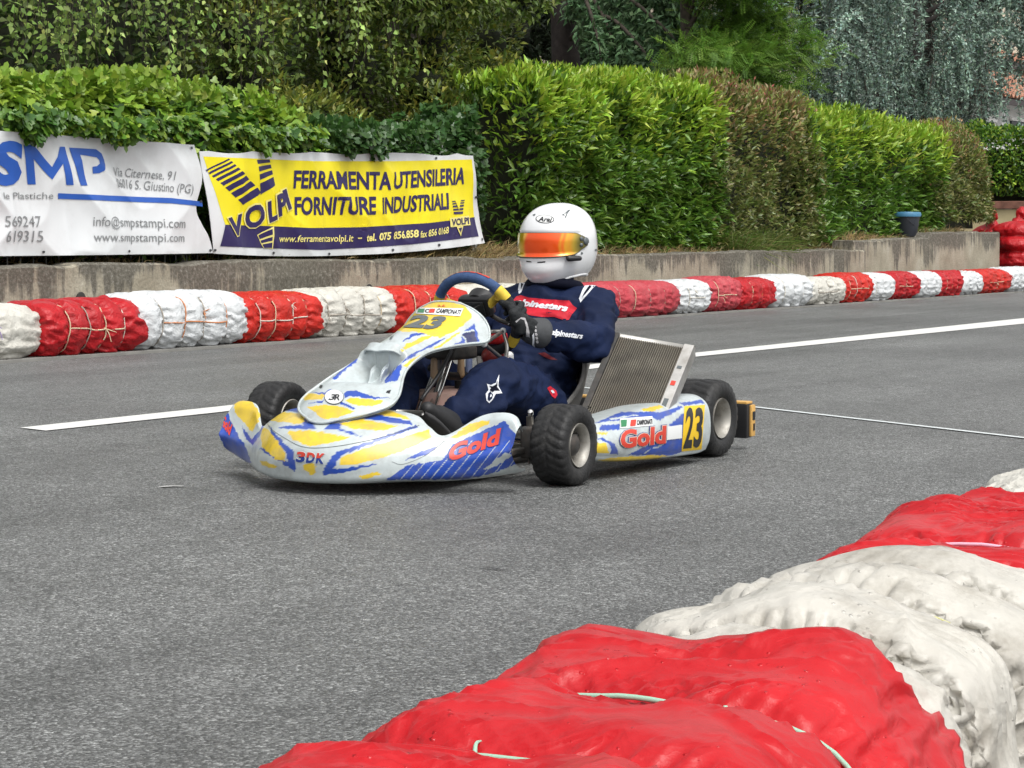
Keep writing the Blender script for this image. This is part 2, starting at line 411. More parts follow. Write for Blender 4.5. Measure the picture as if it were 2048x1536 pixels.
def concrete_mat(name, topz_rel=0.3):
    m = bpy.data.materials.new(name); t, b = nodes_of(m); N, L = t.nodes, t.links
    tc = N.new('ShaderNodeTexCoord').outputs['Object']
    def noise(sc, det=4.0, scale3=None, rough=0.6):
        v = tc
        if scale3:
            mp = N.new('ShaderNodeMapping'); mp.inputs['Scale'].default_value = scale3; L.new(tc, mp.inputs['Vector']); v = mp.outputs[0]
        n = N.new('ShaderNodeTexNoise'); n.inputs['Scale'].default_value = sc; n.inputs['Detail'].default_value = det; n.inputs['Roughness'].default_value = rough
        L.new(v, n.inputs['Vector']); return n.outputs['Fac']
    def math_(op, a, bb):
        x = N.new('ShaderNodeMath'); x.operation = op
        for i, q in enumerate((a, bb)):
            if isinstance(q, (int, float)): x.inputs[i].default_value = q
            else: L.new(q, x.inputs[i])
        return x.outputs[0]
    def ramp(src, pts):
        r = N.new('ShaderNodeValToRGB'); e = r.color_ramp.elements
        while len(e) < len(pts): e.new(0.5)
        for i, (p, c) in enumerate(pts): e[i].position = p; e[i].color = (*c, 1)
        L.new(src, r.inputs[0]); return r.outputs[0]
    sep = N.new('ShaderNodeSeparateXYZ'); L.new(tc, sep.inputs[0]); z = sep.outputs['Z']
    base = ramp(noise(3.0, 6.0), [(0.3, (0.25, 0.22, 0.165)), (0.55, (0.34, 0.31, 0.24)), (0.75, (0.42, 0.395, 0.33))])
    fine = ramp(noise(60.0, 3.0), [(0.3, (0.8, 0.8, 0.8)), (0.7, (1.15, 1.15, 1.15))])
    mx = N.new('ShaderNodeMix'); mx.data_type = 'RGBA'; mx.blend_type = 'MULTIPLY'; mx.inputs['Factor'].default_value = 1; L.new(base, mx.inputs['A']); L.new(fine, mx.inputs['B'])
    # lichen and run-off stains: thick at the top edge, running down in streaks of uneven length
    streak = noise(1.0, 5.0, (13.0, 13.0, 0.45), 0.7); blotch = noise(1.3, 5.0, None, 0.6)
    lim = math_('ADD', math_('MULTIPLY', math_('SUBTRACT', streak, 0.5), 0.95), math_('MULTIPLY', math_('SUBTRACT', blotch, 0.5), 1.3))
    s = math_('SUBTRACT', math_('ADD', z, math_('ADD', lim, 0.22)), topz_rel)
    f = N.new('ShaderNodeMapRange'); f.inputs['From Min'].default_value = 0.0; f.inputs['From Max'].default_value = 0.13; L.new(s, f.inputs['Value'])
    stain = ramp(noise(34.0, 6.0, None, 0.75), [(0.30, (0.055, 0.05, 0.04)), (0.52, (0.12, 0.11, 0.09)), (0.66, (0.24, 0.23, 0.20)), (0.8, (0.42, 0.41, 0.37))])
    m2 = N.new('ShaderNodeMix'); m2.data_type = 'RGBA'; L.new(math_('MULTIPLY', f.outputs[0], 0.93), m2.inputs['Factor']); L.new(mx.outputs['Result'], m2.inputs['A']); L.new(stain, m2.inputs['B'])
    L.new(m2.outputs['Result'], b.inputs['Base Color']); b.inputs['Roughness'].default_value = 0.9; b.inputs['Specular IOR Level'].default_value = 0.2
    bp = N.new('ShaderNodeBump'); bp.inputs['Strength'].default_value = 0.6; bp.inputs['Distance'].default_value = 0.012; L.new(noise(38.0, 5.0), bp.inputs['Height']); L.new(bp.outputs[0], b.inputs['Normal'])
    return m
def wall_run(name, x0, x1, y0, y1, ztop, mat, label, joint=None, step=None):
    """a cast concrete wall with a worn, uneven top edge; object origin sits on the top edge level minus 1"""
    n = int((x1 - x0) * 14); xs = np.linspace(x0, x1, n)
    zt = np.array([ztop(x) for x in xs]) + 0.012 * fbm(np.c_[xs * 3, 0 * xs, 0 * xs], 7) + 0.006 * vnoise(np.c_[xs * 11, 0 * xs, 0 * xs + 3], 8)
    rows = []
    for k, (yy, zz) in enumerate([(y0, -0.05), (y0, 0.15), (y0, 0.3), (y0, 0.45), (y0, None), (y0 + 0.02, 'e'), (y1 - 0.02, 'e'), (y1, None), (y1, -0.05)]):
        z = zt - 0.015 if zz is None else (zt if zz == 'e' else np.minimum(np.full(n, zz), zt - 0.03))
        y = np.full(n, yy) + (0.006 * fbm(np.c_[xs * 2, z * 4, 0 * xs + k], 9) if yy == y0 else 0)
        rows.append(np.stack([xs, y, z], -1))
    V = np.stack(rows, 1); mb = MB(); nv = V.shape[1]
    F = grid(n, nv); F.append(tuple(range(nv - 1, -1, -1))); F.append(tuple((n - 1) * nv + k for k in range(nv)))
    base = np.array([x0, y0, 0.0]); mb.add(V.reshape(-1, 3) - base, F, mat)
    o = mb.build(name, smooth=False, loc=base); tag(o, label, 'wall')
    return o
CONC_A = concrete_mat('stained_concrete_low', 0.57); CONC_B = concrete_mat('stained_concrete_tall', 0.76)
wall_run('concrete_wall', 4.0, 25.3, 10.0, 10.22, lambda x: 0.57 + 0.02 * sstep(17, 22, x), CONC_A, 'long low stained concrete wall behind the far bales under the banners and hedge')
wall_run('concrete_wall', 25.0, 30.3, 10.03, 10.3, lambda x: 0.70 + 0.02 * (x > 26) + 0.075 * (x > 27.55), CONC_B, 'taller stepped concrete wall end under the small bucket')
# drain holes in the low wall
HOLE = pbr('hole_dark', (0.03, 0.028, 0.025), 0.9)
for hp in [(161, 598), (738, 580)]:
    p = at(hp[0], hp[1], 9.985); V, F = lathe([(0.0, 0.012), (0.035, 0.012), (0.048, -0.004), (0.04, -0.012), (0.0, -0.006)], 16)
    mb = MB(); mb.add(V, F, HOLE); tag(mb.build('drain_pipe', loc=p), 'small round drain pipe mouth low in the concrete wall ' + ('above the first red bale' if hp[0] < 400 else 'just left of the steering wheel'), 'drain pipe')
# kerb strip the bales stand on, garden soil behind the wall
mb = MB(); V, F = box((40, 9.72, 0.005), (80, 0.62, 0.03), 0.004); mb.add(V, F, pbr('kerb_concrete', (0.21, 0.205, 0.19), 0.85, var=0.25, vscale=5)); tag(mb.build('kerb', smooth=False), kind='structure')
nx, ny = 160, 14; xs = np.linspace(3.5, 60, nx); ys = np.array([10.21, 10.25, 10.32, 10.42, 10.6, 10.9, 11.4, 12, 13, 15, 18, 24, 40, 90])
G = np.stack(np.meshgrid(xs, ys, indexing='ij') + [np.zeros((nx, ny))], -1)
G[..., 2] = 0.5 + 0.10 * sstep(10.2, 10.7, G[..., 1]) + 0.15 * sstep(24.8, 25.4, G[..., 0]) + 0.06 * sstep(27.4, 27.9, G[..., 0]) + 0.03 * fbm(G * np.array([2, 2, 0]), 21) - 1.2 * sstep(30.0, 31.2, G[..., 0])
mb = MB(); mb.add(G.reshape(-1, 3), grid(nx, ny), pbr('garden_soil', (0.10, 0.075, 0.05), 0.95, var=0.4, vscale=6, bump=0.5, bscale=25)); tag(mb.build('garden_ground'), kind='structure')

# ------------------------------------------------------------------ leaves
def leaf_mat(name, rough=0.42, transl=0.28, spec=0.45):
    m = pbr(name, (0.1, 0.2, 0.05), rough, spec=spec, transl=transl, attr='Col'); return m
LEAF5 = (np.array([(0, 0, 0), (0.45, 0.5, 0.10), (0.45, -0.5, 0.10), (0.5, 0, 0), (1, 0, -0.10)]), [(0, 2, 3), (0, 3, 1), (3, 2, 4), (3, 4, 1)])
LEAFK = (np.array([(0, 0, 0), (0.32, 0.5, 0.06), (0.32, -0.5, 0.06), (1, 0, -0.08)]), [(0, 2, 3), (0, 3, 1)])
_iv = [(0, 0.0), (0.05, 0.42), (0.28, 0.55), (0.45, 0.27), (0.72, 0.28), (1.0, 0.0), (0.72, -0.28), (0.45, -0.27), (0.28, -0.55), (0.05, -0.42)]
IVY = (np.array([(0.33, 0, -0.05)] + [(a, b, 0.05 * abs(b)) for a, b in _iv]), [(0, i, i % 10 + 1) for i in range(1, 11)])
def leaves(mb, base, P, D, Nn, L, W, col, mat):
    """one leaf at each point P: D the way it points, Nn the way its face looks, L and W its length and width, col its colour"""
    bv, bf = base; n = len(P)
    if n == 0: return
    D = unit(D); B = unit(np.cross(Nn, D)); Nn = np.cross(D, B); L = np.broadcast_to(L, (n,)); W = np.broadcast_to(W, (n,))
    V = P[:, None] + D[:, None] * (bv[:, 0][None, :, None] * L[:, None, None]) + B[:, None] * (bv[:, 1][None, :, None] * W[:, None, None]) + Nn[:, None] * (bv[:, 2][None, :, None] * L[:, None, None])
    k = len(bv); F = (np.array(bf)[None] + (np.arange(n) * k)[:, None, None]).reshape(-1, len(bf[0]))
    mb.add(V.reshape(-1, 3), F, mat, np.repeat(col, k, 0))
def tints(rng, n, cols, probs, jit=0.18):
    c = np.array(cols)[rng.choice(len(cols), n, p=probs)]
    return c * (1 + jit * rng.standard_normal((n, 1))).clip(0.45, 1.7) * (1 + 0.06 * rng.standard_normal((n, 3)))
LEAF_GLOSSY = leaf_mat('glossy_leaf', 0.36, 0.26, 0.5); LEAF_SOFT = leaf_mat('soft_leaf', 0.5, 0.42, 0.35); NEEDLE = leaf_mat('needle', 0.65, 0.15, 0.3)
TWIG = pbr('twigs', (0.045, 0.034, 0.024), 0.9, var=0.4, vscale=20); BARK = pbr('bark', (0.075, 0.06, 0.048), 0.95, var=0.45, vscale=14, bump=0.8, bscale=30)
def hedge_shell(rng, n, x0, x1, y0, y1, z0, zt, depth=0.16, ends=(0.25, 0.25), bulge=0.13, seed=0):
    """points and outward directions on a rounded clipped hedge: front face, top and both ends"""
    h = float(np.mean([zt(x0), zt(x1)])) - z0; w = y1 - y0
    areas = np.array([(x1 - x0) * h, (x1 - x0) * min(w, 0.9) * 0.8, h * min(w, .9) * ends[0], h * min(w, .9) * ends[1]])
    side = rng.choice(4, n, p=areas / areas.sum()); a, b = rng.random(n), rng.random(n)
    X = np.where(side < 2, x0 + a * (x1 - x0), np.where(side == 2, x0, x1)); ZT = np.array([zt(x) for x in X])
    Y = np.where(side == 0, y0, np.where(side == 1, y0 + b * min(w, 0.9), y0 + a * min(w, 0.55)))
    Zc = np.where(side == 1, ZT, z0 + b * (ZT - z0)); P = np.stack([X, Y, Zc], -1)
    Nn = np.zeros((n, 3)); Nn[side == 0, 1] = -1; Nn[side == 1, 2] = 1; Nn[side == 2, 0] = -1; Nn[side == 3, 0] = 1
    # round the upper front edge and belly the face
    r = 0.32; dz = (ZT - P[:, 2]).clip(0, r); dy = (P[:, 1] - y0).clip(0, r)
    f0 = (side == 0) & (dz < r); k = 1 - dz[f0] / r; P[f0, 1] += r * 0.55 * k ** 2; Nn[f0, 2] += 1.1 * k
    f1 = (side == 1) & (dy < r); k = 1 - dy[f1] / r; P[f1, 2] -= r * 0.5 * k ** 2; Nn[f1, 1] -= 1.1 * k
    Nn = unit(Nn); bl = bulge * fbm(P * np.array([1.5, 1.5, 1.7]), 40 + seed, 3) + 0.05 * fbm(P * 5.0, 50 + seed, 2)
    d = -rng.exponential(depth * 0.5, n).clip(0, depth * 2.2)
    P = P + Nn * (bl + d)[:, None]
    if y0 < 10.4: P[:, 1] = np.where(P[:, 2] < 1.44, np.maximum(P[:, 1], 10.31), P[:, 1])
    return P, Nn, d, side, ZT
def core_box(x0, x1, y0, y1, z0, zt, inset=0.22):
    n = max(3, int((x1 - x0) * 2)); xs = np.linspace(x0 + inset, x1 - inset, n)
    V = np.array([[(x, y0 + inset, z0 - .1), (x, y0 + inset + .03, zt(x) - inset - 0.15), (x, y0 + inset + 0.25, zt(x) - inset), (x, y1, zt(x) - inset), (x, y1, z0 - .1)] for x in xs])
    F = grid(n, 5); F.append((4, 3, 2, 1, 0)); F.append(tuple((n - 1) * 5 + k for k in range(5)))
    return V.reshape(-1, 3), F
CORE = pbr('foliage_inner_shade', (0.018, 0.022, 0.010), 1.0, var=0.5, vscale=18)  # near-black colour stands for the shade deep inside the foliage
def hedge(name, label, cat, seed, n, x0, x1, y0, y1, z0, zt, base, L, W, cols, probs, young, young_p, mat, droop=0.1, outw=0.75, upw=0.55, bulge=0.13, ends=(0.3, 0.3), group=None, depth=0.16, redtop=None):
    rng = np.random.default_rng(seed); P, Nn, d, side, ZT = hedge_shell(rng, n, x0, x1, y0, y1, z0, zt, depth, ends, bulge, seed)
    hfrac = ((P[:, 2] - z0) / np.maximum(ZT - z0, .1)).clip(0, 1.1)
    D = Nn * outw + np.array([0, 0, upw - droop]) * (0.35 + 0.75 * hfrac)[:, None] + rng.standard_normal((n, 3)) * 0.42
    Fn = np.array([0, 0, 1.0]) * 0.75 + Nn * 0.6 + rng.standard_normal((n, 3)) * 0.35
    col = tints(rng, n, cols, probs)
    yp = young_p * sstep(0.35, 1.0, hfrac) ** 1.3 * (0.55 + 0.9 * (fbm(P * 1.6, seed + 3, 2) > -0.1)) * (d > -0.10)
    yy = rng.random(n) < yp; col[yy] = tints(rng, int(yy.sum()), young, np.ones(len(young)) / len(young), 0.15)
    LL = L * rng.uniform(0.65, 1.25, n); WW = W * rng.uniform(0.75, 1.2, n)
    o = empty(name, ((x0 + x1) / 2, (y0 + y1) / 2, z0)); tag(o, label, cat, group); org = np.array(o.location)
    mb = MB(); leaves(mb, base, P - org, D, Fn, LL, WW, col, mat)
    # upright young shoots along the top edge
    m = max(4, int(n * 0.035)); xs = rng.uniform(x0, x1, m); zs = np.array([zt(x) for x in xs]); yo = y0 + rng.uniform(0.05, 0.6, m)
    for q in range(4):
        Ps = np.stack([xs, yo, zs + 0.02 + 0.035 * q - 0.05 + bulge * 0.5 * fbm(np.c_[xs * 1.5, yo * 1.5, zs], 40 + seed, 2)], -1); Ds = rng.standard_normal((m, 3)) * 0.5 + np.array([0, -0.15, 0.95])
        cs = tints(rng, m, young, np.ones(len(young)) / len(young), 0.15)
        leaves(mb, base, Ps - org, Ds, rng.standard_normal((m, 3)) + np.array([0, -.6, .3]), L * 0.75, W * 0.75, cs, mat)
    if redtop:
        m = int(n * redtop); xs = rng.uniform(x0, x1, m); keep = fbm(np.c_[xs * 2.2, 0 * xs, 0 * xs], seed + 8, 2) > 0.0; xs = xs[keep]; m = len(xs)
        Ps = np.stack([xs, y0 + rng.uniform(0.0, 0.5, m), np.array([zt(x) for x in xs]) + rng.uniform(-0.05, 0.16, m)], -1)
        leaves(mb, base, Ps - org, rng.standard_normal((m, 3)) * .5 + np.array([0, -.1, .9]), rng.standard_normal((m, 3)) + np.array([0, -.6, .3]), L * .7, W * .7, tints(rng, m, [(0.30, 0.09, 0.06), (0.22, 0.10, 0.06)], [.5, .5]), mat)
    mb.build('foliage', o)
    V, F = core_box(x0, x1, y0, min(y1, y0 + .75), z0, zt); mb = MB(); mb.add(V - org, F, CORE); mb.build('shade_core', o, smooth=False)  # solid dark core, the hedge's inner shade put into its colour
    return o
def topline(pts):
    xs, zs = zip(*pts); return lambda x: float(np.interp(x, xs, zs))
LA = [(0.085, 0.18, 0.02), (0.115, 0.22, 0.026), (0.06, 0.135, 0.018), (0.16, 0.27, 0.04)]; LAY = [(0.30, 0.46, 0.04), (0.24, 0.40, 0.034), (0.38, 0.50, 0.06)]
hedge('laurel_hedge', 'tall bright green laurel hedge beside the yellow banner, behind the helmet', 'hedge', 1, 16000, 18.3, 22.4, 10.5, 12.3, 0.62, topline([(18.3, 2.2), (19.0, 2.25), (20.0, 2.26), (21.2, 2.28), (22.4, 2.28)]), LEAF5, 0.125, 0.042, LA, [.36, .30, .2, .14], LAY, 0.85, LEAF_GLOSSY, bulge=0.13, ends=(.15, .12))
hedge('laurel_hedge', 'bright green laurel hedge between the two reddish brown shrubs', 'hedge', 2, 9500, 24.75, 29.4, 10.5, 12.2, 0.66, topline([(24.7, 2.2), (26.5, 2.2), (28, 2.17), (29.4, 2.1)]), LEAF5, 0.125, 0.042, LA, [.36, .30, .2, .14], LAY, 0.8, LEAF_GLOSSY, bulge=0.13, ends=(.12, .12))
PH = [(0.13, 0.175, 0.038), (0.18, 0.195, 0.058), (0.095, 0.14, 0.03), (0.24, 0.235, 0.09)]; PHY = [(0.29, 0.22, 0.08), (0.25, 0.24, 0.085), (0.34, 0.21, 0.11), (0.22, 0.28, 0.06), (0.24, 0.29, 0.07)]
hedge('photinia_shrub', 'broad brownish green shrub with red tips between the two laurel hedges', 'shrub', 3, 13000, 21.95, 25.05, 10.5, 12.2, 0.62, topline([(22, 2.36), (22.8, 2.38), (23.6, 2.30), (24.5, 2.28), (25.05, 2.2)]), LEAF5, 0.08, 0.03, PH, [.3, .3, .2, .2], PHY, 0.8, LEAF_GLOSSY, redtop=0.02, bulge=0.2, ends=(.12, .12))
hedge('photinia_shrub', 'rounded brownish shrub with red tips at the end of the tall wall above the bucket', 'shrub', 4, 11000, 28.95, 31.35, 10.48, 12.0, 0.95, topline([(29, 2.05), (29.8, 2.2), (30.6, 2.12), (31.1, 1.9), (31.35, 1.6)]), LEAF5, 0.08, 0.03, PH, [.3, .3, .2, .2], PHY, 0.7, LEAF_GLOSSY, redtop=0.012, bulge=0.2, ends=(0.4, 1.0))
IVG = [(0.075, 0.17, 0.02), (0.11, 0.22, 0.026), (0.05, 0.12, 0.02), (0.15, 0.27, 0.04)]; IVYG = [(0.25, 0.38, 0.04), (0.19, 0.32, 0.035), (0.30, 0.42, 0.06)]
hedge('ivy_hedge', 'bright green ivy hanging thick over the fence above the white banner', 'ivy', 5, 19000, 7.5, 14.75, 10.30, 11.3, 0.66, topline([(7.5, 1.85), (10.8, 1.82), (11.6, 1.73), (12.3, 1.80), (13.2, 1.80), (14.0, 1.77), (14.4, 1.66), (14.75, 1.45)]), IVY, 0.085, 0.085, IVG, [.3, .32, .2, .18], IVYG, 0.7, LEAF_GLOSSY, droop=0.65, outw=0.5, upw=0.1, bulge=0.1, ends=(0.1, 0.5))
IVD = [(0.035, 0.085, 0.022), (0.045, 0.105, 0.025), (0.06, 0.13, 0.028)]
hedge('ivy_hedge', 'dark green ivy sagging onto the top of the yellow banner', 'ivy', 6, 8500, 14.5, 17.1, 10.31, 11.3, 0.66, topline([(14.5, 1.62), (15.2, 1.57), (16.0, 1.54), (16.6, 1.60), (17.1, 1.8)]), IVY, 0.08, 0.08, IVD, [.4, .35, .25], [(0.06, 0.14, 0.03), (0.05, 0.12, 0.03)], 0.35, LEAF_GLOSSY, droop=0.65, outw=0.5, upw=0.1, bulge=0.1, ends=(0.1, 0.3))
# loose ivy trails that droop over the top hem of the banners
def ivy_trail(px0, px1, ytop, ybot, n, seed, label, cols):
    rng = np.random.default_rng(seed); u = rng.random(n); xx = px0 + u * (px1 - px0)
    sag = (np.sin(u * np.pi) ** 0.8) * (0.6 + 0.4 * vnoise(np.c_[u * 7, 0 * u, 0 * u], seed)); yy = ytop + rng.random(n) * (ybot - ytop) * sag
    P = at_many(np.c_[xx, yy], 10.10); P[:, 1] += rng.uniform(-0.05, 0.06, n)
    o = MB(); org = P.mean(0); org[2] = P[:, 2].min()
    leaves(o, IVY, P - org, rng.standard_normal((n, 3)) * .5 + np.array([0, -.35, -.75]), rng.standard_normal((n, 3)) * .4 + np.array([0, -1, .35]), 0.075 * rng.uniform(.7, 1.2, n), 0.075, tints(rng, n, cols, np.ones(len(cols)) / len(cols)), LEAF_GLOSSY)
    tag(o.build('ivy_trail', loc=org), label, 'ivy', 'ivy trails drooping over the banners')
ivy_trail(20, 130, 225, 292, 330, 61, 'ivy trail drooping onto the white banner above its blue capitals', IVG[:3])
ivy_trail(130, 390, 238, 285, 800, 62, 'long ivy trail along the upper hem of the white banner', IVG + IVYG[:1])
ivy_trail(480, 640, 255, 330, 650, 63, 'bright ivy trail over the striped logo corner of the yellow banner', IVG + IVYG[:1])
ivy_trail(670, 870, 262, 345, 800, 64, 'dark ivy trail sagging over the middle of the yellow banner', IVD)
SQ = [(0.05, 0.13, 0.016), (0.075, 0.17, 0.02), (0.11, 0.22, 0.03)]
# boundary wall across the end with a clipped hedge on it
mb = MB(); V, F = box((38, 14.3, 0.6), (0.3, 7.6, 1.2), 0.01); mb.add(V - np.array([38, 14.3, 0]), F, pbr('cream_render', (0.60, 0.50, 0.29), 0.9, var=0.1, vscale=3)); ow = tag(mb.build('boundary_wall', loc=(38, 14.3, 0), smooth=False), 'cream rendered boundary wall with a brick coping behind the red sacks', 'wall')
mb = MB(); V, F = box((0, 0, 1.27), (0.42, 7.7, 0.13), 0.012); mb.add(V, F, pbr('brick_coping', (0.22, 0.10, 0.07), 0.85, var=0.3, vscale=9, bump=.4, bscale=20)); mb.build('coping', ow, smooth=False)
def end_hedge():
    rng = np.random.default_rng(9); n = 22000
    P, Nn, d, side, ZT = hedge_shell(rng, n, -3.8, 3.8, 0, 1.6, 1.33, lambda x: 2.5 + 0.1 * math.sin(x * 1.3), 0.16, (0.2, 0.2), 0.12, 9)
    Q = np.stack([P[:, 1], -P[:, 0], P[:, 2]], -1); M = np.stack([Nn[:, 1], -Nn[:, 0], Nn[:, 2]], -1)
    o = empty('clipped_hedge', (37.95, 14.3, 1.33)); tag(o, 'clipped bright green hedge on top of the cream wall far right', 'hedge'); org = np.array([0, 0, 1.33])
    mb = MB(); leaves(mb, LEAF5, Q - org, M * .6 + rng.standard_normal((n, 3)) * .6, M * .5 + np.array([0, 0, .6]) + rng.standard_normal((n, 3)) * .5, 0.085, 0.045, tints(rng, n, SQ + LAY, [.2, .25, .25, .1, .1, .1]), LEAF_GLOSSY); mb.build('foliage', o)
    V, F = box((0.85, 0, 0.45), (1.0, 7.0, 0.9), 0.1); mb = MB(); mb.add(V, F, CORE); mb.build('shade_core', o, smooth=False)  # plain dark box painted as the shade behind the leaves
end_hedge()

# ------------------------------------------------------------------ dry grass along the wall top
def blades(name, label_kind, seed, n, x0, x1, y0, y1, zf, hgt, cols, wid=0.006):
    rng = np.random.default_rng(seed); X = rng.uniform(x0, x1, n); Y = rng.uniform(y0, y1, n); keep = fbm(np.c_[X * 1.7, Y * 3, 0 * X], seed, 2) > -0.35; X, Y = X[keep], Y[keep]; n = len(X)
    P = np.stack([X, Y, np.array([zf(x, y) for x, y in zip(X, Y)])], -1); h = hgt * rng.uniform(0.35, 1.25, n)
    D = rng.standard_normal((n, 3)) * 0.55 + np.array([0, -0.35, 0.8]); D = unit(D); B = unit(np.cross(D, rng.standard_normal((n, 3)))) * wid
    droop = np.array([0, -0.35, -0.45]) * (h * rng.uniform(0.2, 1.0, n))[:, None]
    m_ = P + D * h[:, None] * 0.55; t_ = P + D * h[:, None] + droop
    V = np.stack([P - B, P + B, m_ + B * .8, m_ - B * .8, t_], 1); k = np.arange(n)[:, None] * 5
    c = np.repeat(tints(rng, n, cols, np.ones(len(cols)) / len(cols), 0.25), 5, 0)
    mb = MB(); mb.add(V.reshape(-1, 3), [tuple(r) for r in (k + np.array([0, 1, 2, 3]))] + [tuple(r) for r in (k + np.array([3, 2, 4]))], LEAF_SOFT, c)
    tag(mb.build(name, smooth=False), kind='stuff')
gz = lambda x, y: 0.52 + 0.10 * float(sstep(10.2, 10.7, y)) + 0.15 * float(sstep(24.8, 25.4, x)) + 0.06 * float(sstep(27.4, 27.9, x))
STRAW = [(0.42, 0.31, 0.14), (0.34, 0.25, 0.12), (0.50, 0.39, 0.20), (0.24, 0.18, 0.09)]
blades('dry_grass', 0, 70, 9000, 8.5, 31, 10.2, 10.55, gz, 0.13, STRAW, 0.0045)
blades('dry_grass', 0, 73, 3500, 15.6, 19.0, 10.18, 10.62, gz, 0.16, STRAW, 0.005)
blades('green_grass', 0, 71, 1100, 22.2, 23.6, 10.2, 10.6, gz, 0.42, [(0.10, 0.17, 0.03), (0.13, 0.18, 0.04), (0.20, 0.20, 0.07)], 0.006)
blades('green_grass', 0, 72, 900, 11, 30, 10.2, 10.5, gz, 0.16, [(0.09, 0.15, 0.03), (0.14, 0.17, 0.05)], 0.005)
# ------------------------------------------------------------------ trees behind the hedges
def strands(rng, mb, tops, bots, org, leafL, leafW, step, cols, probs, mat, base, twig_r, per=1, sway=0.12, outj=0.8):
    """hanging twigs from tops to bots, each set with leaves along its length"""
    PP, TF = [], []
    for a, b in zip(tops, bots):
        L = np.linalg.norm(b - a); n = max(4, int(L / step)); t = np.linspace(0, 1, n)[:, None]
        ph = rng.uniform(0, 9); path = a * (1 - t) + b * t; path[:, 0] += sway * np.sin(t[:, 0] * 3 + ph) * t[:, 0]; path[:, 1] += sway * np.cos(t[:, 0] * 2.4 + ph) * t[:, 0]
        k = max(4, n // 6); V, F = tube(path[np.linspace(0, n - 1, k).astype(int)] - org, np.linspace(twig_r, twig_r * .4, k), 3, False); mb.add(V, F, TWIG, np.tile((0.05, 0.04, 0.03), (len(V), 1)))
        PP.append(path + rng.standard_normal((n, 3)) * 0.018); TF.append(np.full((n, 1), rng.choice([.6, .85, 1.1, 1.45])))
    P = np.concatenate(PP); n = len(P)
    D = rng.standard_normal((n, 3)) * outj + np.array([0, -0.1, -0.75]); Nf = rng.standard_normal((n, 3)) * .6 + np.array([0, -.8, .35])
    leaves(mb, base, P - org, D, Nf, leafL * rng.uniform(.6, 1.25, n), leafW * rng.uniform(.7, 1.2, n), tints(rng, n, cols, probs, 0.22) * np.concatenate(TF) * 1.25, mat)
def trunk_mesh(name, parent, paths, mat=BARK):
    mb = MB()
    for pts, r0, r1 in paths:
        p = smooth_path(pts, 24); p = p + 0.03 * r0 / 0.2 * np.stack([vnoise(p * 2.3, 5), vnoise(p * 2.3, 6), 0 * p[:, 0]], -1)
        V, F = tube(p, np.linspace(r0, r1, 24), 14); V = V + 0.06 * r0 * fbm(V * np.array([14, 14, 3.]), 3)[:, None] * unit(V - V.mean(0)); mb.add(V, F, mat)
    return mb.build(name, parent)
def birch():
    rng = np.random.default_rng(11); root = np.array([13.2, 13.2, 0.55]); o = empty('weeping_birch_tree', root); tag(o, 'weeping birch with small leaves on hanging twigs above the bright ivy', 'tree')
    trunk_mesh('trunk', o, [([(0, 0, 0), (.05, 0, 1.5), (0, .1, 3.0), (.1, 0, 5.2)], .17, .08), ([(0, .1, 2.6), (-1.2, -.5, 3.6), (-2.6, -1.0, 4.0), (-4.0, -1.2, 3.5)], .07, .02), ([(0, 0, 2.9), (1.2, -.6, 3.9), (2.6, -1.0, 4.1), (4.1, -1.0, 3.4)], .07, .02), ([(0, 0, 3.2), (-.4, -1.0, 4.1), (-.8, -1.8, 3.9)], .06, .02), ([(0, 0, 3.3), (-2.2, .3, 4.2), (-4.6, .2, 3.9)], .06, .02)])
    tops, bots = [], []
    for k in range(400):
        x = rng.uniform(8.6, 18.1); y = 11.5 + rng.random() ** 1.5 * 1.5; zt = rng.uniform(2.75, 3.7)
        zb = rng.uniform(1.75, 2.5) if x < 16.2 else rng.uniform(2.0, 2.6)
        if rng.random() < 0.3: zb += rng.uniform(0.2, 0.9)
        tops.append(np.array([x + rng.normal(0, .15), y, zt])); bots.append(np.array([x, y - 0.1, zb]))
    mb = MB(); strands(rng, mb, tops, bots, root, 0.062, 0.047, 0.052, [(0.22, 0.33, 0.075), (0.18, 0.27, 0.065), (0.29, 0.41, 0.12), (0.37, 0.44, 0.13), (0.13, 0.20, 0.05)], [.3, .3, .16, .08, .16], LEAF_SOFT, LEAFK, 0.004, 1)
    mb.build('crown', o)
birch()
def back_hedge():
    hedge('cypress_hedge', 'tall dull green hedge in the gloom behind the weeping birch', 'hedge', 19, 24000, 5, 25.6, 15.2, 17, 0.6, lambda x: 5.2 + .3 * math.sin(x), LEAF5, 0.15, 0.07, [(0.07, 0.115, 0.032), (0.095, 0.15, 0.04), (0.05, 0.085, 0.028)], [.4, .3, .3], [(0.15, 0.21, 0.05), (0.19, 0.24, 0.06)], .6, LEAF_SOFT, bulge=.3)
back_hedge()
